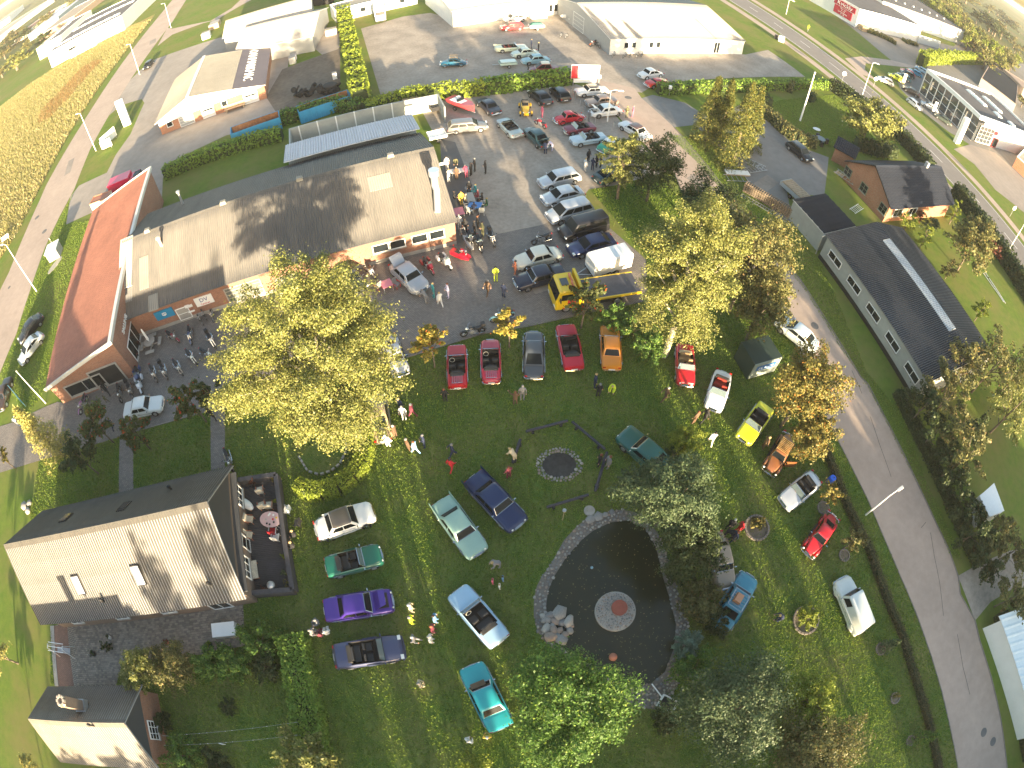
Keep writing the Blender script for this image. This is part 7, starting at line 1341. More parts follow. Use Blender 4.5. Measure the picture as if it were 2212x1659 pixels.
c, rz, l = carpos((247, 413), (290, 395), .8); T = thing('red_truck', 'red box truck with dark windows behind the red tiled wing', 'truck', (c.x, c.y, .02), rz); RP = paint(.5, .01, .06); MB().box((.2, 0, 1.5), (3.6, 2.1, 2.0)).build('body', RP, T); MB().box((-2.4, 0, 1.3), (1.5, 2.0, 1.6), taper=.9).build('cab', RP, T); MB().box((-2.7, 0, 1.75), (1.2, 1.8, .75), taper=.85).build('windscreen', GLASS, T); MB().box((.3, -1.06, 1.7), (1.3, .03, 1.0)).build('side_window', BLACK, T); wheels(T, 5, 2.0, .38, 'steel', 1.3, -2.0, .2)
# containers, tyres, yard things
def skip(lab, f, r, w=2.3, h=1.9):
    c, rz, l = carpos(f, r, .3); T = thing('open_container', lab, 'container', (c.x, c.y, 0), rz); BLC = mat('container_blue', (.03, .25, .45), rough=.6, noise=.15, scale=2); mb = MB()
    for s in (-1, 1): mb.box((0, s * w / 2, h / 2 + .1), (l, .1, h)); mb.box((s * l / 2, 0, h / 2 + .1), (.1, w, h))
    mb.box((0, 0, .15), (l, w, .1)); mb.build('shell', BLC, T); MB().box((0, 0, h * .45), (l - .25, w - .25, .12)).build('rusty_fill', mat('rust_scrap', (.28, .13, .06), rough=.95, noise=.5, scale=3, bump=1), T); [MB().box((0, s * (w / 2 - .08), h / 2 + .2), (l - .2, .04, h - .25)).build('rusty_lining', MC['rust_scrap'], T) for s in (-1, 1)]; rib = MB().box((0, 0, 0), (.09, .08, h - .1)).mesh('rib', BLC)
    for i in range(int(l / .6)):
        for s in (-1, 1): place(rib, 'rib', T, loc=(-l / 2 + .3 + i * .6, s * (w / 2 + .07), h / 2 + .1))
skip('blue open rubbish container with rusty load beside the tyre heap', (648, 258), (758, 222)); skip('blue open rubbish container left of the first one, behind the west hedge', (505, 304), (608, 268))
T = thing('tyre_heap', 'heap of old black tyres beside the blue rubbish container', 'tyre heap', P(690, 205)); tm = None
for i in range(46):
    o = place(wheelmesh(.45, .28)[0], 'tyre', T, loc=(rnd.uniform(-4.2, 3.0), rnd.uniform(-1.3, 1.3), rnd.uniform(.2, 1.3))); o.rotation_euler = (rnd.uniform(0, 3), rnd.uniform(0, .8), rnd.uniform(0, 3))
T = thing('tyre_stack', 'three large ringed grey tractor tyres stacked next to the heap', 'tyre stack', P(716, 202))
for i in range(3): o = place(wheelmesh(1.05, .5)[0], 'tyre', T, loc=(0, 0, .3 + i * .52)); o.rotation_euler = (PI / 2, 0, 0)
for i, (x, y) in enumerate(((682, 12), (690, 12), (700, 10), (709, 9), (715, 7))): T = thing('tyre', ['leftmost tyre in the row at the upper hedge end', 'second tyre in the row at the upper hedge end', 'third tyre in the row at the upper hedge end', 'fourth tyre in the row at the upper hedge end', 'last tyre by the site building'][i], 'tyre', P(x, y)); o = place(wheelmesh(1.0, .45)[0], 'tread', T, loc=(0, 0, 1.0)); MB().disc((0, 0, 1.0), .6, 'y', 14, .2).build('rim', TB, T)
for lab, f, s, m in (('rusty white skip beside the tall hedge', (716, 74), (2.2, 1.6, 1.2), mat('rusty_white', (.6, .5, .42), rough=.8, noise=.2)), ('pallet tank with grey lid in the dirt yard', (633, 136), (1.2, 1.2, 1.2), STEEL), ('white cube tank below the pallet tank', (635, 128), (1.1, 1.1, 1.0), METAL), ('white bin by the tyre stack', (724, 170), (.7, .7, 1.1), WHITE), ('wood stack on the ground at the far left shed', (465, 58), (2.6, 4, 1.3), TB), ('small white lorry cab at the corner of the far hall', (447, 82), (2, 1.8, 1.6), WHITE)):
    T = thing('yard_box', lab, 'yard item', P(*f), math.radians(18)); MB().box((0, 0, s[2] / 2), s).build('box', m, T); MB().box((0, 0, s[2] + .04), (s[0] * .9, s[1] * .9, .08)).build('lid', CONC, T)
def bench(lab, f, rz, m=None): T = thing('park_bench', lab, 'bench', P(*f), rz); m = m or TB; MB().box((0, 0, .45), (1.7, .42, .06)).build('seat', m, T); MB().box((0, .24, .75), (1.7, .06, .4)).build('backrest', m, T); [MB().box((s * .7, 0, .22), (.08, .4, .44)).build('leg', m, T) for s in (-1, 1)]; return T
b_ = bench('yellowish wooden bench at the garage wall', (509, 237), math.radians(18)); b_.scale = (2, 1.6, 1.2); bench('white bench at the road corner on the left edge', (14, 520), math.radians(30), WHITE)
# S.E. AUTO container
c = P(1640, 808); T = thing('tilt_container', 'dark green container with pale ribbed side and blue S.E. AUTO sign', 'container', c, math.radians(17)); L, Wd, h = 2.9, 2.3, 2.1; MB().box((0, 1.0, h / 2), (L, Wd, h)).build('body', mat('container_green', (.025, .045, .035), rough=.6), T); MB().box((0, -.2, h / 2 + .1), (L - .1, .08, h - .2)).build('front_panel', mat('pale_green_panel', (.3, .34, .3), rough=.6, noise=.1), T); rb = MB().box((0, 0, 0), (.03, .03, h - .3)).mesh('rib', MC['pale_green_panel'])
for i in range(14): place(rb, 'rib', T, loc=(-L / 2 + .15 + i * .2, -.255, h / 2 + .1))
s_ = MB().box((-.1, -.29, 1.5), (2.0, .04, .55)).build('sign', mat('auto_blue', (.03, .13, .36), rough=.4), T); q = textmesh('S.E. AUTO', .36, WHITE, s_); q.matrix_local = Matrix.Translation((-.1, -.315, 1.5)) @ Matrix.Rotation(PI / 2, 4, 'X')
# terrace deck with planks
dk = [P(523, 1047), P(604, 1035), P(641, 1280), P(547, 1287)]; g = dk[0]; T = thing('terrace_deck', 'dark timber terrace with low wall at the gable of the house', 'terrace', g, 0); l = [p - g for p in dk]; DW = mat('dark_deck', (.05, .05, .06), rough=.75, noise=.25, scale=5); n = 62
for i in range(n): a, b = l[0].lerp(l[3], (i + .5) / n), l[1].lerp(l[2], (i + .5) / n); mb = MB(); mb.bar(a + Vector((0, 0, .1)), b + Vector((0, 0, .1)), .115, .05); mb.build('plank', DW, T)
MB().prism([(v.x, v.y) for v in l], -.01, .06).build('subframe', BLACK, T)
for a, b in ((0, 1), (1, 2), (2, 3)): mb = MB(); mb.bar(l[a] + Vector((0, 0, .45)), l[b] + Vector((0, 0, .45)), .34, .9); mb.build('parapet_wall', DW, T)
def rpos(x, y): return P((900 + x / 1.671) / 1.8517, (1850 + y / 1.671) / 1.8517, .4)
def chair(lab, p, rz, seatm, fm, padded=False, cat='chair'):
    T = thing('garden_chair', lab, cat, (p.x, p.y, .13 if padded else .02), rz); MB().box((0, 0, .42), (.5, .5, .1 if padded else .04)).build('seat', seatm, T); MB().box((-.26, 0, .72), (.1 if padded else .04, .5, .62)).build('backrest', seatm, T)
    for x in (-.22, .22):
        for y in (-.22, .22): MB().box((x, y, .2), (.035, .035, .4)).build('leg', fm, T)
    for s in (-1, 1): MB().box((0, s * .28, .6), (.5, .05, .04)).build('armrest', fm, T)
    return T
CUSH = mat('floral_cushion', (.5, .46, .38), rough=.9, noise=.35, scale=14); WOOD = mat('chair_wood', (.36, .12, .06), rough=.6)
for lab, x, y, rz in (('cushioned deck chair at the upper end of the terrace', 240, 190, 1.9), ('cushioned deck chair left of the round bush pot', 252, 290, 2.0), ('cushioned deck chair beside the second one by the wall', 300, 290, 1.7), ('cushioned chair at the house wall, upper of two', 170, 385, 0), ('cushioned chair at the house wall, lower of two', 165, 490, 0)): chair(lab, rpos(x, y), rz, CUSH, WOOD, True)
p = rpos(195, 720); T = thing('lounger', 'long cushioned bench at the wall at the lower end of the terrace', 'bench', (p.x, p.y, .13), math.radians(108)); MB().box((0, 0, .4), (1.3, .6, .1)).build('seat', CUSH, T); MB().box((0, .3, .65), (1.3, .1, .5)).build('backrest', CUSH, T); [MB().box((s * .55, 0, .18), (.06, .5, .36)).build('leg', WOOD, T) for s in (-1, 1)]
p = rpos(145, 280); T = thing('surf_board', 'white oval lidded tub by the terrace wall', 'tub', (p.x, p.y, .13), -.5); MB().ell((0, 0, .35), (.75, .32, .2), 16, 8).build('lid', WHITE, T, smooth=60); MB().box((0, 0, .15), (1, .4, .3)).build('base', WOOD, T)
p = rpos(320, 395); T = thing('garden_table', 'oval pink tableclothed table laid with dishes on the terrace', 'table', (p.x, p.y, .13), 0); MB().prism([(.85 * math.cos(a), .6 * math.sin(a)) for a in [i * PI / 10 for i in range(20)]], .7, .74).build('tabletop', mat('pink_cloth', (.62, .42, .42), rough=.8, noise=.1), T); [MB().box((x, y, .35), (.05, .05, .7)).build('leg', WHITE, T) for x in (-.5, .5) for y in (-.35, .35)]
for i in range(9): a = i * 2.4; q = thing('plate', ['red bowl on the pink terrace table', 'white plate near the table end', 'dark glass on the terrace table', 'white cup on the terrace table', 'small dish on the terrace table', 'green dish on the terrace table', 'white dish on the terrace table edge', 'tiny dark cup on the terrace table', 'yellow dish on the terrace table'][i], 'dish', (p.x + .5 * math.cos(a) * (.4 + .07 * i), p.y + .4 * math.sin(a), .875), 0); MB().tube([(0, 0, 0), (0, 0, .05)], [.05, .08], 10).build('bowl', (REDS, WHITE, BLACK, WHITE, CUSH, MC['container_green'], WHITE, BLACK, YEL)[i], q)
chair('red seated white garden chair at the terrace table', rpos(322, 460), 1.6, REDS, WHITE); chair('white slatted garden chair below the terrace table', rpos(340, 500), 1.6, WHITE, WHITE); chair('round white garden chair just outside the terrace wall', rpos(415, 320), 3.0, WHITE, STEEL); chair('dark garden chair outside the terrace wall, empty', rpos(485, 405), 3.1, BLACK, BLACK)
def pot(lab, p, r, m, plant='red', h=.35, z=.13): T = thing('flower_pot', lab, 'plant pot', (p.x, p.y, z)); MB().tube([(0, 0, 0), (0, 0, h)], [r * .75, r], 12).build('pot', m, T); me, _ = crownmesh('plant', r * 1.3, r * 1.3, r, 130, .06, LM[plant], .4, K=6, seed=int(abs(p.x) * 9)); place(me, 'plant', T, loc=(0, 0, h + r * .5)); return T
for lab, x, y, r, k in (('red flowers in a pot at the top left of the terrace', 178, 135, .3, 'red'), ('pinkish flowering pot on the terrace wall corner', 322, 105, .32, 'orange'), ('yellow green plant pot next to the pair of deck chairs', 335, 270, .18, 'lime'), ('white blossoms in a pot low on the terrace', 400, 735, .25, 'silver'), ('yellow plant pot at the wall bench', 388, 632, .2, 'lime'), ('red flower pot at the lower left of the terrace', 268, 850, .3, 'red'), ('brown pink flowering pot at the lower right terrace corner', 420, 822, .3, 'orange')): pot(lab, rpos(x, y), r, BLACK, k)
p = rpos(322, 830); T = thing('kettle_grill', 'round silver kettle grill at the lower end of the terrace', 'grill', (p.x, p.y, .13)); MB().ell((0, 0, .7), (.3, .3, .24), 14, 8).build('bowl', STEEL, T, smooth=60); [MB().bar((.15 * math.cos(a), .15 * math.sin(a), .6), (.3 * math.cos(a), .3 * math.sin(a), 0), .03).build('leg', BLACK, T) for a in (0, 2.1, 4.2)]
# courtyard things
g = P(146, 1408); T = thing('swing_seat', 'white framed garden swing seat without cushions in the courtyard', 'swing seat', g, math.radians(100)); mb = MB()
for y in (-.95, .95): mb.bar((-.5, y, 0), (-.15, y, 1.7), .05); mb.bar((.5, y, 0), (.15, y, 1.7), .05); mb.bar((-.2, y, 1.7), (.2, y, 1.7), .05)
for x in (-.35, 0, .35): mb.bar((x, -.95, 1.7 if x == 0 else 1.62), (x, .95, 1.7 if x == 0 else 1.62), .05)
mb.build('frame', WHITE, T); MB().box((0, 0, .5), (.5, 1.6, .06)).build('seat', mat('swing_grey', (.3, .3, .32)), T)
g = P(492, 1364); T = thing('white_crate', 'large pale white flat box with a hose on its lid in the courtyard', 'box', g, math.radians(15)); MB().box((0, 0, .35), (1.8, .95, .7)).build('body', mat('crate_white', (.6, .63, .64), rough=.6), T); MB().box((0, 0, .72), (1.85, 1.0, .05)).build('lid', WHITE, T)
for lab, x, y, r, m, k in (('dark round plant pot in the courtyard centre', 204, 1413, .26, BLACK, 'dark'), ('white ringed pot at the leafy bed of the courtyard', 240, 1378, .16, WHITE, 'dark'), ('orange pot with white ball at the courtyard edge', 365, 1390, .2, mat('orange_clay', (.4, .13, .06)), 'red'), ('small yellow green pot beside the courtyard shrubs', 456, 1393, .2, BLACK, 'lime')): pot(lab, P(x, y), r, m, k, z=.02)
tree('bed_shrub', 'dark small bush with curved white edging in the courtyard', (228, 1398), .5, .5, 1.0, 'dark', 500, .08, cat='shrub')
for lab, a, b in (('upper dotted clothes line across the rear garden', (352, 1589), (640, 1560)), ('lower dotted clothes line across the rear garden', (355, 1610), (640, 1588))):
    A, B = P(*a, 1.7), P(*b, 1.7); T = thing('clothes_line', lab, 'clothes line', (A.x, A.y, 0)); d = B - A; MB().bar((0, 0, 1.7), (d.x, d.y, 1.7), .012).build('line', STEEL, T); [MB().tube([(q.x, q.y, 0), (q.x, q.y, 1.75)], .03, 6).build('post', STEEL, T) for q in (Vector(), Vector((d.x, d.y, 0)))]; [MB().box((d.x * t, d.y * t, 1.68), (.03, .03, .09)).build('peg', WHITE, T) for t in (.2, .3, .36, .5, .55, .7, .8)]
g = P(478, 1667); p = P(480, 1607, 1.4); T = thing('blossom_cloth', 'small white cloth hanging on the lower clothes line', 'cloth', (p.x, p.y, 1.3)); MB().box((0, 0, .1), (.35, .03, .4)).build('cloth', WHITE, T)
g = P(1789, 1043); T = thing('blue_barrel', 'bright blue barrel beside the silver roadster', 'barrel', g); MB().tube([(0, 0, 0), (0, 0, .3), (0, 0, .6), (0, 0, .9)], [.27, .31, .31, .27], 14).build('body', mat('barrel_blue', (.01, .1, .6), rough=.4), T); MB().disc((.08, 0, .91), .05, 'z', 8, .04).build('cap', BLACK, T)
g = P(62, 1100); T = thing('boulders', 'three pale boulders on the grass left of the house', 'boulders', g); [stone(T, ((P(x, y) - g).x, (P(x, y) - g).y, .25), r, .7) for x, y, r in ((55, 1095, .5), (66, 1090, .42), (63, 1106, .4))]
# tables in the yard
def table(lab, p, l, w, m, rz=0, h=.72, z=.02): T = thing('folding_table', lab, 'table', (p.x, p.y, z), rz); MB().box((0, 0, h), (l, w, .04)).build('tabletop', m, T); [MB().box((x * l * .42, y * w * .4, h / 2), (.04, .04, h)).build('leg', STEEL, T) for x in (-1, 1) for y in (-1, 1)]; return T
PK = mat('pink_top', (.6, .2, .25), rough=.6); table('small pink square table between two red chairs in the yard', P(835, 613, .7), .95, .95, PK, .5); chair('red chair with white back left of the pink table', P(818, 624), 2.5, mat('grey_pad', (.2, .2, .22)), REDS); chair('red chair right of the pink table', P(858, 621), -.6, MC['grey_pad'], REDS)
table('serving table with cups at the workshop corner', P(995, 368, .7), 2.2, .8, mat('paper_white', (.6, .58, .55), rough=.7), .2); table('grey coffee table amid the seated guests', P(1016, 427, .7), .8, 1.7, mat('table_grey', (.3, .3, .28), rough=.6), .25); table('blue folding table with white rim', P(1026, 443, .7), 1.3, .95, mat('table_blue', (.06, .2, .5), rough=.4), -.2); table('pink cloth table at the roof edge beside the guests', P(991, 457, .7), 1.0, 1.2, PK, .3)
for lab, x, y, rz in (('white folding chair left of the blue table', 1008, 454, .3), ('white folding chair lower left of the blue table', 1015, 462, .8), ('white director chair below the blue table', 1041, 463, 1.6), ('white chair right of the blue table', 1043, 448, 3)): chair(lab, P(x, y), rz, mat('canvas', (.5, .5, .46), rough=.8), WHITE)
g = P(330, 748); T = thing('picnic_table', 'round grey stone table with three curved benches by the brick wing', 'table', (g.x, g.y, .02)); MB().tube([(0, 0, .7), (0, 0, .78)], .65, 8).build('tabletop', CONC, T); MB().tube([(0, 0, 0), (0, 0, .7)], .12, 8).build('leg', CONC, T)
for i in range(4): a = i * PI / 2 + .3; MB().box((1.05 * math.cos(a), 1.05 * math.sin(a), .42), (.36, 1.0, .08), rz=a).build('seat', CONC, T); MB().box((.6 * math.cos(a), .6 * math.sin(a), .25), (.9, .1, .1), rz=a).build('brace', CONC, T)
T = thing('parasol', 'closed white parasol standing in the round stone table', 'parasol', (g.x, g.y, .02)); MB().tube([(0, 0, .8), (0, 0, 1.1), (0, 0, 2.4), (0, 0, 2.6)], [.03, .14, .09, .02], 10).build('canopy', WHITE, T); MB().tube([(0, 0, .1), (0, 0, 1.2)], .025, 8).build('pole', STEEL, T)
for lab, x, y in (('red flower pot at the brick wing wall, upper one', 302, 746), ('red flower pot at the brick wing wall, lower one', 298, 770)): pot(lab, P(x, y), .2, BLACK, 'red', z=.02)
# scaffolding, ladders and boards on the right
def frames(lab, f, rz, n, l, w, m=STEEL, z=.1, st=.18, name='scaffold_frame', cat='scaffolding', grp=None):
    p = P(*f); T = thing(name, lab, cat, (p.x, p.y, 0), rz, grp); mb = MB(); mb.bar((-l / 2, -w / 2, z), (l / 2, -w / 2, z), .06); mb.bar((-l / 2, w / 2, z), (l / 2, w / 2, z), .06); mb.build('rail', m, T); rg = MB().box((0, 0, 0), (.05, w, .05)).mesh('rung', m); [place(rg, 'rung', T, loc=(-l / 2 + l * (i + .5) / n, 0, z)) for i in range(n)]; return T
frames('galvanised ladder frame lying on the grass below the spruces, upper one', (1590, 366), .5, 5, 3, 1); frames('galvanised ladder frame lying beside the white board', (1592, 386), .1, 5, 3.2, 1.2); frames('tangled scaffold frame on the driveway behind the spruces, upper one', (1622, 358), -.6, 6, 3.5, 1.2, z=.5); frames('tangled scaffold frame on the driveway, lower one', (1632, 368), .4, 6, 3.0, 1.1, z=.25); frames('long ladder on the grass along the trailer and timber stack', (1662, 457), math.radians(-42), 22, 7.5, .55)
g = P(1592, 376); T = thing('board_stack', 'white panel stack lying on the grass below the spruces', 'boards', g, .1); [MB().box((0, 0, .08 + i * .09), (3.2, .9, .07)).build('board', WHITE if i == 2 else TB, T) for i in range(3)]
g = P(1672, 450); T = thing('firewood_wall', 'long stacked timber wall behind the ladder', 'timber stack', g, math.radians(-42)); lg = MB().tube([(0, -.3, 0), (0, .3, 0)], .14, 8).mesh('log', BARK); [place(lg, 'log', T, loc=(-4 + (i % 30) * .28, 0, .16 + (i // 30) * .26)) for i in range(150)]
frames('mobile scaffold tower lying against the bungalow gable', (1822, 392), math.radians(-50), 6, 3.2, 1.4, z=.8); g = P(1810, 385); T = thing('pallet', 'wooden pallet leaning at the bungalow gable', 'pallet', g, math.radians(-50)); [MB().box((0, -.5 + i * .16, .75), (1.3, .1, .03)).build('slat', TB, T) for i in range(7)]; [MB().box((s * .5, 0, .68), (.1, 1.1, .1)).build('bearer', TB, T) for s in (-1, 0, 1)]
frames('white ladder frame in the passage beside the carport roof', (1848, 456), .6, 6, 2.6, .9, WHITE, z=.4); g = P(1770, 307); T = thing('patio_set', 'dark round patio table with chairs behind the black hatchback', 'table', g); MB().tube([(0, 0, .68), (0, 0, .72)], .8, 14).build('tabletop', mat('slate_top', (.08, .1, .12), rough=.3), T); [MB().box((1.2 * math.cos(a), 1.2 * math.sin(a), .4), (.5, .5, .8), rz=a, taper=.8).build('seat', BLACK, T) for a in (0, 1.5, 3, 4.5)]; MB().tube([(0, 0, 0), (0, 0, .68)], .06, 8).build('leg', BLACK, T)
g = P(1764, 280); T = thing('satellite_dish', 'white oval dish lying on the bungalow lawn', 'dish', g); MB().ell((0, 0, .1), (.7, .5, .12), 16, 6).build('dish', WHITE, T); g = P(1583, 220); T = thing('white_sheet', 'white sheet lying at the driveway corner behind the spruces', 'sheet', P(1616, 221)); MB().box((0, 0, .05), (1.2, .9, .06)).build('sheet', WHITE, T)
for lab, a, b in (('long white pole lying on the grass behind the dark warehouse, left one', (2124, 590), (2168, 652)), ('long white pole lying on the grass behind the dark warehouse, right one', (2128, 588), (2172, 655))): A, B = P(*a, .1), P(*b, .1); T = thing('metal_pole', lab, 'pole', A); MB().tube([(0, 0, 0), tuple(B - A)], .06, 8).build('pole', WHITE, T)
g = P(2103, 938); T = thing('timber_pile', 'stack of brown planks under the trees right of the street', 'timber stack', P(2098, 930), math.radians(-62)); [MB().box((0, -.35 + i * .18, .15 + .05 * (i % 2)), (2.6, .15, .2)).build('plank', TB, T) for i in range(5)]
g = P(1708, 42); T = thing('cabinet', 'white and black roadside cabinets on the near cycle track', 'cabinet', P(1687, 90), math.radians(-30)); MB().box((0, 0, .7), (1.2, .8, 1.4)).build('box', WHITE, T); MB().box((-1.3, .6, .5), (.7, .6, 1)).build('box', BLACK, T)
for lab, f in (('oval white road sign at the hedge beside the main road', (1818, 178)), ('oval white road sign on the verge across the main road', (1886, 188)), ('white banner sign on the verge at the main road, right edge', (2181, 468))): T = thing('road_sign', lab, 'road sign', P(*f)); MB().tube([(0, 0, 0), (0, 0, 2)], .04, 6).build('post', STEEL, T); MB().disc((0, -.05, 2.1), .5, 'y', 16, .04).build('plate', WHITE, T)
for lab, f in (('white beach flag banner beside the lime yellow car', (1946, 184)), ('white beach flag near the showroom glass', (2011, 246))): T = thing('banner_flag', lab, 'banner', P(*f)); MB().tube([(0, 0, 0), (0, 0, 3.4)], .03, 6).build('pole', STEEL, T); MB().box((.45, 0, 2.1), (.85, .03, 2.5)).build('banner', WHITE, T)
A, B = P(22, 838, .8), P(50, 872, .8); T = thing('advert_banner', 'blue and green printed banner on the grass at the left edge', 'banner', A, math.atan2((B - A).y, (B - A).x)); MB().box(((B - A).length / 2, 0, 0), ((B - A).length, .06, 1.1)).build('banner', mat('banner_teal', (.03, .25, .4), rough=.5, noise=.6, scale=1.2, col2=(.3, .5, .5)), T)
T = thing('white_statuettes', 'white plastic deer figures beside the grey gable of the northern workshop', 'garden figures', P(1219, 44)); [MB().ell((i * 1.4, -i * 1.6, .9), (.8, .35, .4), 10, 6).build('figure', WHITE, T) for i in range(3)]
# ---------------------------------------------------------------- people
def skinmesh(J, E, R, bones):
    me = bpy.data.meshes.new('person_body'); me.from_pydata(J, E, []); o = bpy.data.objects.new('tmp', me); C.objects.link(o); m = o.modifiers.new('s', 'SKIN'); m.use_smooth_shade = True
    for i, v in enumerate(me.skin_vertices[0].data): v.radius = (R[i] * (1.0), R[i]); v.use_root = i == 0
    s = o.modifiers.new('u', 'SUBSURF'); s.levels = 1; dg = bpy.context.evaluated_depsgraph_get(); q = bpy.data.meshes.new_from_object(o.evaluated_get(dg)); bpy.data.objects.remove(o); bpy.data.meshes.remove(me)
    mi = []; Jv = [Vector(j) for j in J]
    for f in q.polygons:
        c = f.center; best = (9, 0)
        for (a, b), k in zip(E, bones):
            d = Jv[b] - Jv[a]; t = max(0, min(1, (c - Jv[a]).dot(d) / max(d.length_squared, 1e-9))); dist = (c - Jv[a] - d * t).length - (R[a] + (R[b] - R[a]) * t); best = min(best, (dist, k))
        mi.append(best[1])
    q.polygons.foreach_set('material_index', mi); return q
def posemesh(kind):
    hip, sh, hz = .92, 1.42, 1.62; lean = 0.; knee = [(0, .1, .5), (0, -.1, .5)]; foot = [(.0, .11, .07), (.0, -.11, .07)]; toe = [(.15, .12, .05), (.15, -.12, .05)]; el = [(0, .27, 1.14), (0, -.27, 1.14)]; ha = [(.1, .27, .88), (.1, -.27, .88)]; hx = 0.
    if kind == 'walk': knee = [(.16, .1, .5), (-.04, -.1, .48)]; foot = [(.28, .1, .08), (-.34, -.1, .14)]; toe = [(.43, .1, .06), (-.2, -.1, .05)]; el = [(-.1, .27, 1.15), (.1, -.27, 1.15)]; ha = [(-.08, .27, .9), (.3, -.24, 1.0)]
    if kind == 'fold': el = [(.02, .27, 1.14), (.02, -.27, 1.14)]; ha = [(.26, .08, 1.16), (.26, -.08, 1.12)]
    if kind == 'point': el = [(.12, .3, 1.3), (0, -.27, 1.14)]; ha = [(.35, .45, 1.5), (.16, -.24, .95)]
    if kind == 'bend': hx = .38; sh = 1.2; hz = 1.3; el = [(.45, .24, .95), (.45, -.24, .95)]; ha = [(.6, .18, .75), (.6, -.18, .75)]
    if kind == 'sit': hip = .5; sh = 1.0; hz = 1.2; knee = [(.44, .12, .52), (.44, -.12, .52)]; foot = [(.46, .12, .08), (.46, -.12, .08)]; toe = [(.6, .12, .05), (.6, -.12, .05)]; el = [(.06, .26, .74), (.06, -.26, .74)]; ha = [(.32, .16, .68), (.32, -.16, .68)]
    J = [(0, 0, hip), (hx * .5, 0, (hip + sh) / 2), (hx, 0, sh), (hx * 1.1 + .01, 0, sh + .1), (hx * 1.25 + .03, 0, hz), (hx * 1.3 + .02, 0, hz + .11)]; R = [.155, .15, .13, .06, .095, .075]; E = [(0, 1), (1, 2), (2, 3), (3, 4), (4, 5)]; B = [1, 0, 0, 2, 2]
    J.append((hx * 1.25 + .14, 0, hz + .01)); R.append(.022); E.append((4, 6)); B.append(2)
    for i, s in enumerate((1, -1)):
        n = len(J); J += [(0, .09 * s, hip - .06), knee[i], foot[i], toe[i]]; R += [.11, .075, .055, .045]; E += [(0, n), (n, n + 1), (n + 1, n + 2), (n + 2, n + 3)]; B += [1, 1, 1, 3]
        n = len(J); J += [(hx, .19 * s, sh - .02), (el[i][0] + hx * (kind != 'bend'), el[i][1], el[i][2]), ha[i]]; R += [.07, .05, .034]; E += [(2, n), (n, n + 1), (n + 1, n + 2)]; B += [0, 0, 2 if kind in ('fold', 'point') else 0]
    return skinmesh(J, E, R, B), ha, (hx * 1.28, 0, hz + .06)
POSE = {k: posemesh(k) for k in ('stand', 'walk', 'fold', 'point', 'bend', 'sit')}
def handmesh():
    mb = MB(); mb.box((0, 0, -.04), (.03, .07, .08))
    for i, l in enumerate((.06, .075, .07, .055)): y = -.027 + i * .018; mb.bar((0, y, -.075), (.012, y, -.08 - l * .6), .014); mb.bar((.012, y, -.08 - l * .6), (.03, y, -.08 - l), .012)
    mb.bar((0, .035, -.02), (.02, .065, -.07), .016); return mb.mesh('hand', SKIN)
HAND = handmesh(); HAIRS = {}
def hairmesh(m):
    if m.name not in HAIRS: mb = MB(); mb.ell((-.015, 0, .0), (.115, .1, .105), 12, 8, zmin=-.2); HAIRS[m.name] = mb.mesh('hair', m, 60)
    return HAIRS[m.name]
HM = {'d': mat('hair_dark', (.03, .02, .015)), 'g': mat('hair_grey', (.2, .19, .18)), 'b': mat('hair_blond', (.4, .28, .12)), 'w': mat('hat_white', (.42, .41, .38)), 'k': mat('cap_black', (.02, .02, .025)), 'r': mat('hair_auburn', (.2, .07, .03))}
CL = {'black': (.015, .015, .018), 'navy': (.02, .03, .07), 'jeans': (.08, .13, .24), 'grey': (.2, .2, .21), 'khaki': (.3, .25, .16), 'white': (.65, .64, .62), 'brown': (.12, .07, .04), 'red': (.5, .02, .03), 'blue': (.12, .25, .45), 'lightblue': (.25, .42, .62), 'teal': (.05, .3, .32), 'pink': (.6, .12, .2), 'hivis': (.62, .72, .04), 'orange': (.65, .2, .1), 'maroon': (.16, .03, .05), 'lilac': (.42, .4, .55), 'cream': (.55, .45, .3), 'olive': (.12, .12, .06), 'green': (.03, .09, .05), 'yellow': (.55, .38, .06)}
cm = lambda k: mat('cloth_' + k, CL[k], rough=.9, noise=.12, scale=12)
def person(f, top, leg, hair='d', pose='stand', face=None, lab='', h=1.0, z=0., group=None):
    p = P(*f, z); me, ha, hd = POSE[pose]; T = thing('person', lab, 'person', (p.x, p.y, .02), rnd.uniform(0, 6.28) if face is None else math.radians(face), group); T.scale = (h, h, h)
    b = me.copy(); b.materials.clear(); [b.materials.append(m) for m in (cm(top), cm(leg), SKIN, BLACK)]; place(b, 'body', T); place(hairmesh(HM[hair]), 'hair', T, loc=hd)
    for q in ha: place(HAND, 'hand', T, loc=q)
    return T
pp = person
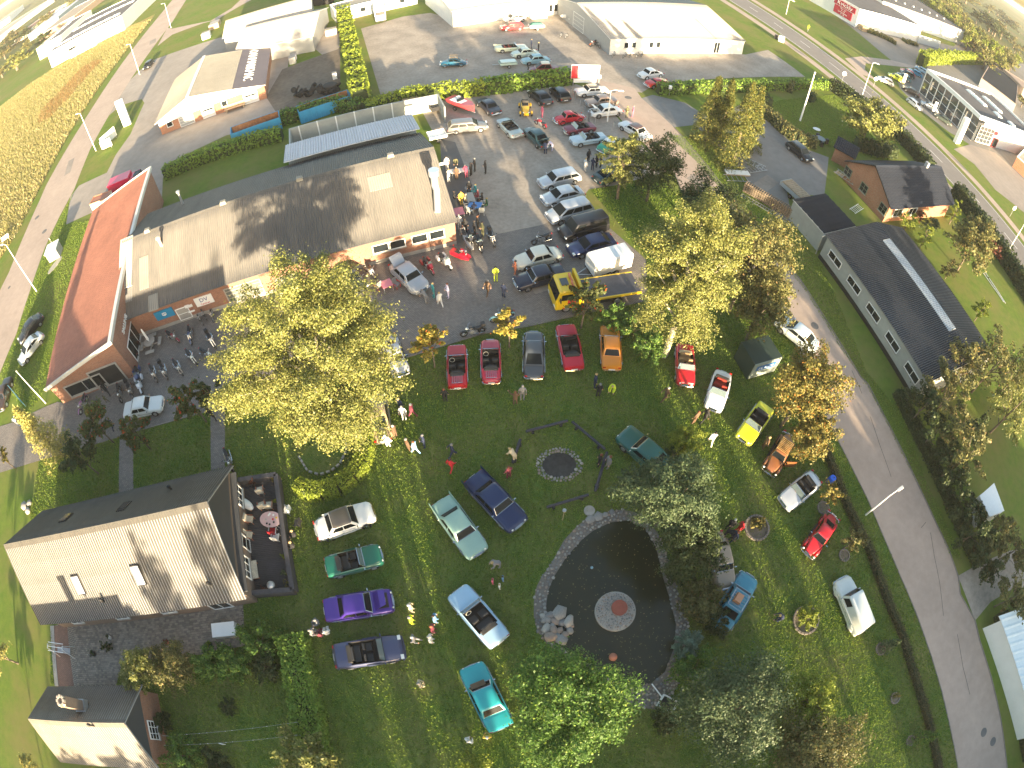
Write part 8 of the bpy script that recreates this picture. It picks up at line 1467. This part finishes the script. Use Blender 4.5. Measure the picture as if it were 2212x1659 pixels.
for a in (
 ((970, 394), 'white', 'jeans', 'b', 'bend', 90, 'person in white top and jeans at the near side of the serving table'), ((987, 389), 'brown', 'olive', 'g', 'stand', 90, 'person in brown jacket and olive trousers at the serving table'), ((1008, 384), 'pink', 'jeans', 'g', 'bend', 110, 'person in coral pink jacket and jeans at the serving table'), ((1018, 380), 'black', 'black', 'd', 'stand', 150, 'person in black with light shoes right of the pink jacket'),
 ((1026, 370), 'black', 'navy', 'g', 'fold', 200, 'person in black holding something pale, next to the queue'), ((1049, 375), 'black', 'khaki', 'k', 'fold', 200, 'person in dark jacket and cap standing apart on the gravel'), ((986, 360), 'olive', 'black', 'd', 'bend', -90, 'person in olive shirt behind the serving table'), ((966, 366), 'white', 'grey', 'd', 'stand', -70, 'person in white shirt at the back of the serving table'),
 ((1014, 414), 'black', 'navy', 'g', 'sit', -90, 'seated person in open black jacket over white at the table head'), ((997, 442), 'yellow', 'black', 'd', 'stand', -60, 'person in yellow patterned jacket near the wall'), ((982, 435), 'black', 'black', 'd', 'sit', 0, 'seated person in black close to the roof edge'), ((1006, 440), 'cream', 'grey', 'd', 'sit', 0, 'seated person in pale pink at the coffee table'),
 ((1028, 420), 'teal', 'jeans', 'b', 'sit', 200, 'seated person in turquoise at the coffee table'), ((1033, 431), 'maroon', 'black', 'g', 'sit', 190, 'seated person in dark maroon at the coffee table'), ((1042, 439), 'black', 'black', 'd', 'sit', 190, 'seated person in black right of the coffee table'), ((1052, 450), 'green', 'jeans', 'b', 'sit', 190, 'seated person in dark green outermost right at the blue table'), ((1025, 460), 'navy', 'grey', 'd', 'sit', 100, 'child in purple top seated before the blue table'),
 ((993, 494), 'white', 'jeans', 'g', 'stand', -80, 'person in white top at the workshop corner by the motorcycles'), ((1006, 503), 'black', 'black', 'd', 'stand', 90, 'person in black leather among the motorcycles'), ((996, 508), 'grey', 'jeans', 'r', 'bend', -60, 'person in grey top leaning by the motorcycles'), ((1026, 507), 'black', 'jeans', 'd', 'stand', 200, 'person in black jacket near the black tourer'), ((1043, 510), 'olive', 'jeans', 'd', 'fold', 220, 'person in olive vest and jeans beside the naked motorcycle'), ((1033, 497), 'black', 'black', 'r', 'point', 30, 'person with raised arm behind the motorcycle group'),
 ((1071, 607), 'hivis', 'black', 'd', 'fold', -90, 'person in yellow reflective vest in the middle of the paved yard'), ((1054, 636), 'brown', 'jeans', 'g', 'walk', 240, 'person in brown jacket and jeans walking in the yard'), ((1088, 643), 'navy', 'navy', 'k', 'stand', 60, 'person in navy with cap, back turned, in the yard'), ((1113, 594), 'orange', 'black', 'd', 'fold', 180, 'person in orange vest leaning at the black saloon'),
 ((938, 642), 'teal', 'black', 'b', 'stand', 200, 'person in teal shirt and dark shorts at the silver saloon'), ((923, 656), 'grey', 'grey', 'g', 'bend', 140, 'person in grey camouflage bending at the silver saloon nose'), ((952, 662), 'white', 'grey', 'b', 'walk', 120, 'person all in white right of the silver saloon'), ((969, 643), 'lilac', 'khaki', 'r', 'fold', 200, 'person in lilac shirt and shorts in the yard'),
 ((1171, 254), 'pink', 'white', 'r', 'stand', 200, 'person in pink with white skirt by the red moped'), ((1178, 333), 'navy', 'black', 'd', 'bend', 100, 'person bending into the open boot of the dark green oldtimer'), ((1193, 326), 'lilac', 'black', 'b', 'bend', 170, 'person in lilac beside the open boot'), ((1270, 350), 'black', 'black', 'd', 'stand', -60, 'person in black, rear left of the group on the gravel'), ((1263, 370), 'white', 'khaki', 'b', 'stand', 30, 'person in white top, front left of the group on the gravel'), ((1279, 369), 'navy', 'navy', 'd', 'fold', 60, 'person in navy at the front of the gravel group'), ((1288, 361), 'black', 'black', 'g', 'stand', 200, 'person in black sweater in the middle of the gravel group'), ((1297, 362), 'black', 'grey', 'd', 'fold', 160, 'person in black at the right end of the gravel group'),
 ((1353, 254), 'olive', 'khaki', 'b', 'fold', -80, 'person in olive sweater with beige bag at the street'), ((1366, 253), 'pink', 'brown', 'g', 'stand', 170, 'person in patterned pink top at the street beside the olive sweater'), ((1272, 263), 'grey', 'grey', 'd', 'stand', 20, 'person in grey at the nose of the white two tone saloon'), ((1148, 105), 'navy', 'black', 'b', 'stand', 0, 'person in navy at the cream convertible'), ((1163, 112), 'black', 'black', 'b', 'stand', 180, 'person in black right of the cream convertible'),
 ((963, 868), 'black', 'jeans', 'r', 'stand', 90, 'person in black jacket and jeans below the leftmost red roadster'), ((893, 900), 'maroon', 'black', 'w', 'walk', 160, 'person in maroon cardigan with white hair near the vintage car'), ((874, 905), 'white', 'navy', 'g', 'stand', -90, 'person with white bag near the vintage car'), ((868, 888), 'navy', 'black', 'b', 'stand', 60, 'person in navy under the crown edge by the vintage car'), ((856, 945), 'brown', 'khaki', 'w', 'fold', 150, 'person in brown sweater at the tail of the vintage car'), ((840, 965), 'white', 'white', 'w', 'stand', 90, 'person dressed all in white behind the vintage car'),
 ((884, 973), 'brown', 'brown', 'g', 'stand', 40, 'person in dark brown, left of the man in light blue'), ((899, 979), 'lightblue', 'jeans', 'r', 'walk', 150, 'person in light blue shirt and jeans on the lawn'), ((918, 965), 'navy', 'navy', 'g', 'fold', 200, 'person in navy jacket right of the light blue shirt'), ((976, 1016), 'red', 'jeans', 'd', 'walk', 60, 'person in bright red top walking on the lawn'), ((979, 985), 'navy', 'black', 'g', 'walk', 200, 'person in navy with grey hair above the red top'),
 ((1128, 862), 'grey', 'khaki', 'g', 'stand', -90, 'person in grey hood behind the brown jacket pair'), ((1113, 874), 'brown', 'brown', 'r', 'point', 100, 'person in brown jacket pointing, left of the grey hood'), ((1283, 836), 'navy', 'grey', 'b', 'stand', 0, 'person in navy sweater below the orange saloon'), ((1291, 857), 'black', 'grey', 'g', 'stand', 90, 'person in black with grey trousers below the orange saloon'), ((1321, 846), 'hivis', 'navy', 'b', 'bend', 250, 'person in green reflective vest below the orange saloon'), ((1434, 865), 'brown', 'jeans', 'w', 'walk', 200, 'person in brown jacket walking alone right of the lawn'),
 ((1497, 915), 'brown', 'cream', 'r', 'stand', 120, 'person in brown jacket and cream trousers in the sun'), ((1518, 911), 'black', 'grey', 'd', 'walk', 200, 'person in dark jacket next to the cream trousers'), ((1532, 959), 'white', 'white', 'd', 'walk', 80, 'person in white smock walking in the sun'), ((1646, 968), 'brown', 'brown', 'b', 'stand', 0, 'person in brown at the copper beetle door'), ((1292, 1006), 'black', 'black', 'r', 'stand', 180, 'person in black left of the beam by the fire pit'), ((1311, 1010), 'grey', 'navy', 'r', 'stand', 200, 'person in grey top right of the beam by the fire pit'),
 ((1112, 997), 'cream', 'cream', 'b', 'bend', 140, 'person in cream jacket with outstretched arms left of the fire pit'), ((1099, 1032), 'maroon', 'black', 'r', 'stand', 120, 'person in purple top carrying a child near the navy saloon'), ((1571, 1142), 'black', 'black', 'w', 'fold', -120, 'person with white hat at the rust patched car'), ((1591, 1148), 'red', 'black', 'd', 'point', 180, 'person in red and black right of the white hat'), ((1563, 1157), 'black', 'black', 'd', 'bend', -40, 'person in black bending over the rust patched car'), ((1577, 1168), 'navy', 'grey', 'r', 'stand', 200, 'person in navy at the tail of the rust patched car'),
 ((1079, 1223), 'grey', 'jeans', 'b', 'bend', 200, 'adult in grey bending over children above the pale blue convertible')): person(a[0], a[1], a[2], a[3], a[4], a[5], a[6])
for a in (((1064, 1257), 'pink', 'jeans', 'r', 'stand', 0, 'small child in pink beside the pale blue convertible', .62), ((1079, 1268), 'white', 'jeans', 'b', 'stand', 0, 'small child in white below the one in pink', .6), ((1086, 1251), 'blue', 'blue', 'd', 'stand', 0, 'small child in blue beside the bending adult', .6), ((1094, 1015), 'white', 'grey', 'b', 'sit', 0, 'little child in white carried at the hip', .5), ((229, 864), 'olive', 'grey', 'd', 'walk', 0, 'small child walking on the paving near the entrance', .62),
 ((887, 1313), 'cream', 'khaki', 'w', 'stand', 0, 'person in cream right of the purple saloon', 1), ((888, 1339), 'hivis', 'khaki', 'g', 'stand', 0, 'person in yellow-green vest between purple saloon and dark cabriolet', 1), ((939, 1336), 'blue', 'grey', 'd', 'stand', 0, 'person in blue, uppermost of the small lawn group', 1), ((934, 1358), 'maroon', 'cream', 'r', 'stand', 0, 'person in maroon in the small lawn group', 1), ((894, 1381), 'grey', 'white', 'w', 'walk', 0, 'person in grey beside the dark cabriolet nose', 1), ((930, 1380), 'white', 'jeans', 'w', 'stand', 0, 'person in white, lowest of the small lawn group', 1), ((908, 1478), 'cream', 'black', 'g', 'fold', 20, 'lone person seen from above on the lower lawn', 1),
 ((1013, 1600), 'white', 'black', 'w', 'fold', 60, 'person at the bottom left behind the turquoise saloon', 1), ((1053, 1592), 'yellow', 'black', 'w', 'fold', 100, 'person in yellow at the tail of the turquoise saloon', 1), ((672, 1364), 'grey', 'black', 'g', 'sit', 0, 'seated person in striped chair at the box hedge', 1), ((688, 1371), 'maroon', 'maroon', 'd', 'sit', 90, 'seated person in maroon at the box hedge top', 1), ((704, 1366), 'white', 'white', 'w', 'sit', 120, 'seated person in white right at the box hedge top', 1), ((683, 1342), 'grey', 'navy', 'g', 'sit', 200, 'seated person in grey above the box hedge group', 1),
 ((638, 1156), 'black', 'black', 'b', 'sit', 190, 'seated person in black outside the terrace wall, upper one', 1), ((635, 1180), 'black', 'grey', 'b', 'sit', 190, 'seated person in black outside the terrace wall, lower one', 1), ((232, 846), 'black', 'navy', 'd', 'walk', -60, 'person in black sweater at the brick wing entrance', 1), ((242, 922), 'navy', 'grey', 'g', 'walk', 100, 'person in navy beside the dark rowan on the paving', 1), ((461, 901), 'black', 'cream', 'd', 'walk', 120, 'person in black at the head of the garden path', 1), ((1692, 1333), 'navy', 'navy', 'b', 'bend', 170, 'crouching person in navy beside the large stone ring', 1)): person(a[0], a[1], a[2], a[3], a[4], a[5], a[6], a[7], z=.9 if a[0][1] > 1200 and a[7] == 1 else .4)

# courtyard: the nearest pavers one by one, the rest joined
ct = bpy.data.objects['courtyard_paving']; cq = [P(*p) for p in [(162, 1354), (168, 1478), (250, 1480), (265, 1432), (420, 1414), (526, 1397), (521, 1300), (300, 1322)]]; a_ = math.radians(17.3); pv_ = []
for i in range(-70, 70):
    for j in range(-50, 50):
        u, v = (i + .5 * (j % 2)) * .25, j * .17; x, y = ct.location.x + u * math.cos(a_) - v * math.sin(a_), ct.location.y + u * math.sin(a_) + v * math.cos(a_)
        if ins(cq, x, y): pv_.append((x * x + y * y, x, y))
pv_.sort(); pms = [MB().box((0, 0, 0), (.236, .156, .05), taper=.96).mesh('paver', mat('paver_%d' % i, c, rough=.9, noise=.15, scale=9)) for i, c in enumerate(((.25, .215, .18), (.3, .26, .215), (.2, .175, .15)))]
for _, x, y in pv_[:300]: place(rnd.choice(pms), 'paver', ct, loc=(x - ct.location.x, y - ct.location.y, .018 + rnd.uniform(0, .006)), rz=a_)
mb = MB()
for _, x, y in pv_[300:]: mb.box((x - ct.location.x, y - ct.location.y, .018 + rnd.uniform(0, .006)), (.236, .156, .05), rz=a_, mi=rnd.randrange(3), taper=.96)
o = mb.build('pavers', [MC['paver_%d' % i] for i in range(3)], ct); o['kind'] = 'stuff'
bicycle('bicycle ridden along the cycle track of the main road', (1742, 70), (1748, 64)); q = person((1745, 66), 'hivis', 'black', 'd', 'sit', None, 'cyclist in pale yellow jacket riding beside the main road'); q.location.z = .42; q.rotation_euler.z = math.atan2((P(1742, 70) - P(1748, 64)).y, (P(1742, 70) - P(1748, 64)).x)
# ---------------------------------------------------------------- haze: thin volume added to wash out the far sites like overexposure
hb = MB().box((0, 3200, 18.5), (8200, 8000, 39.5)); hz = hb.build('haze', []); hz['kind'] = 'stuff'
hm = bpy.data.materials.new('washout_haze'); hm.use_nodes = True; hn = hm.node_tree.nodes; hn.remove(hn['Principled BSDF'])
pv = hn.new('ShaderNodeVolumePrincipled'); pv.inputs['Color'].default_value = (.95, .93, .9, 1); pv.inputs['Density'].default_value = .00018; pv.inputs['Anisotropy'].default_value = 0.0
hm.node_tree.links.new(pv.outputs[0], hn['Material Output'].inputs['Volume']); hz.data.materials.append(hm)
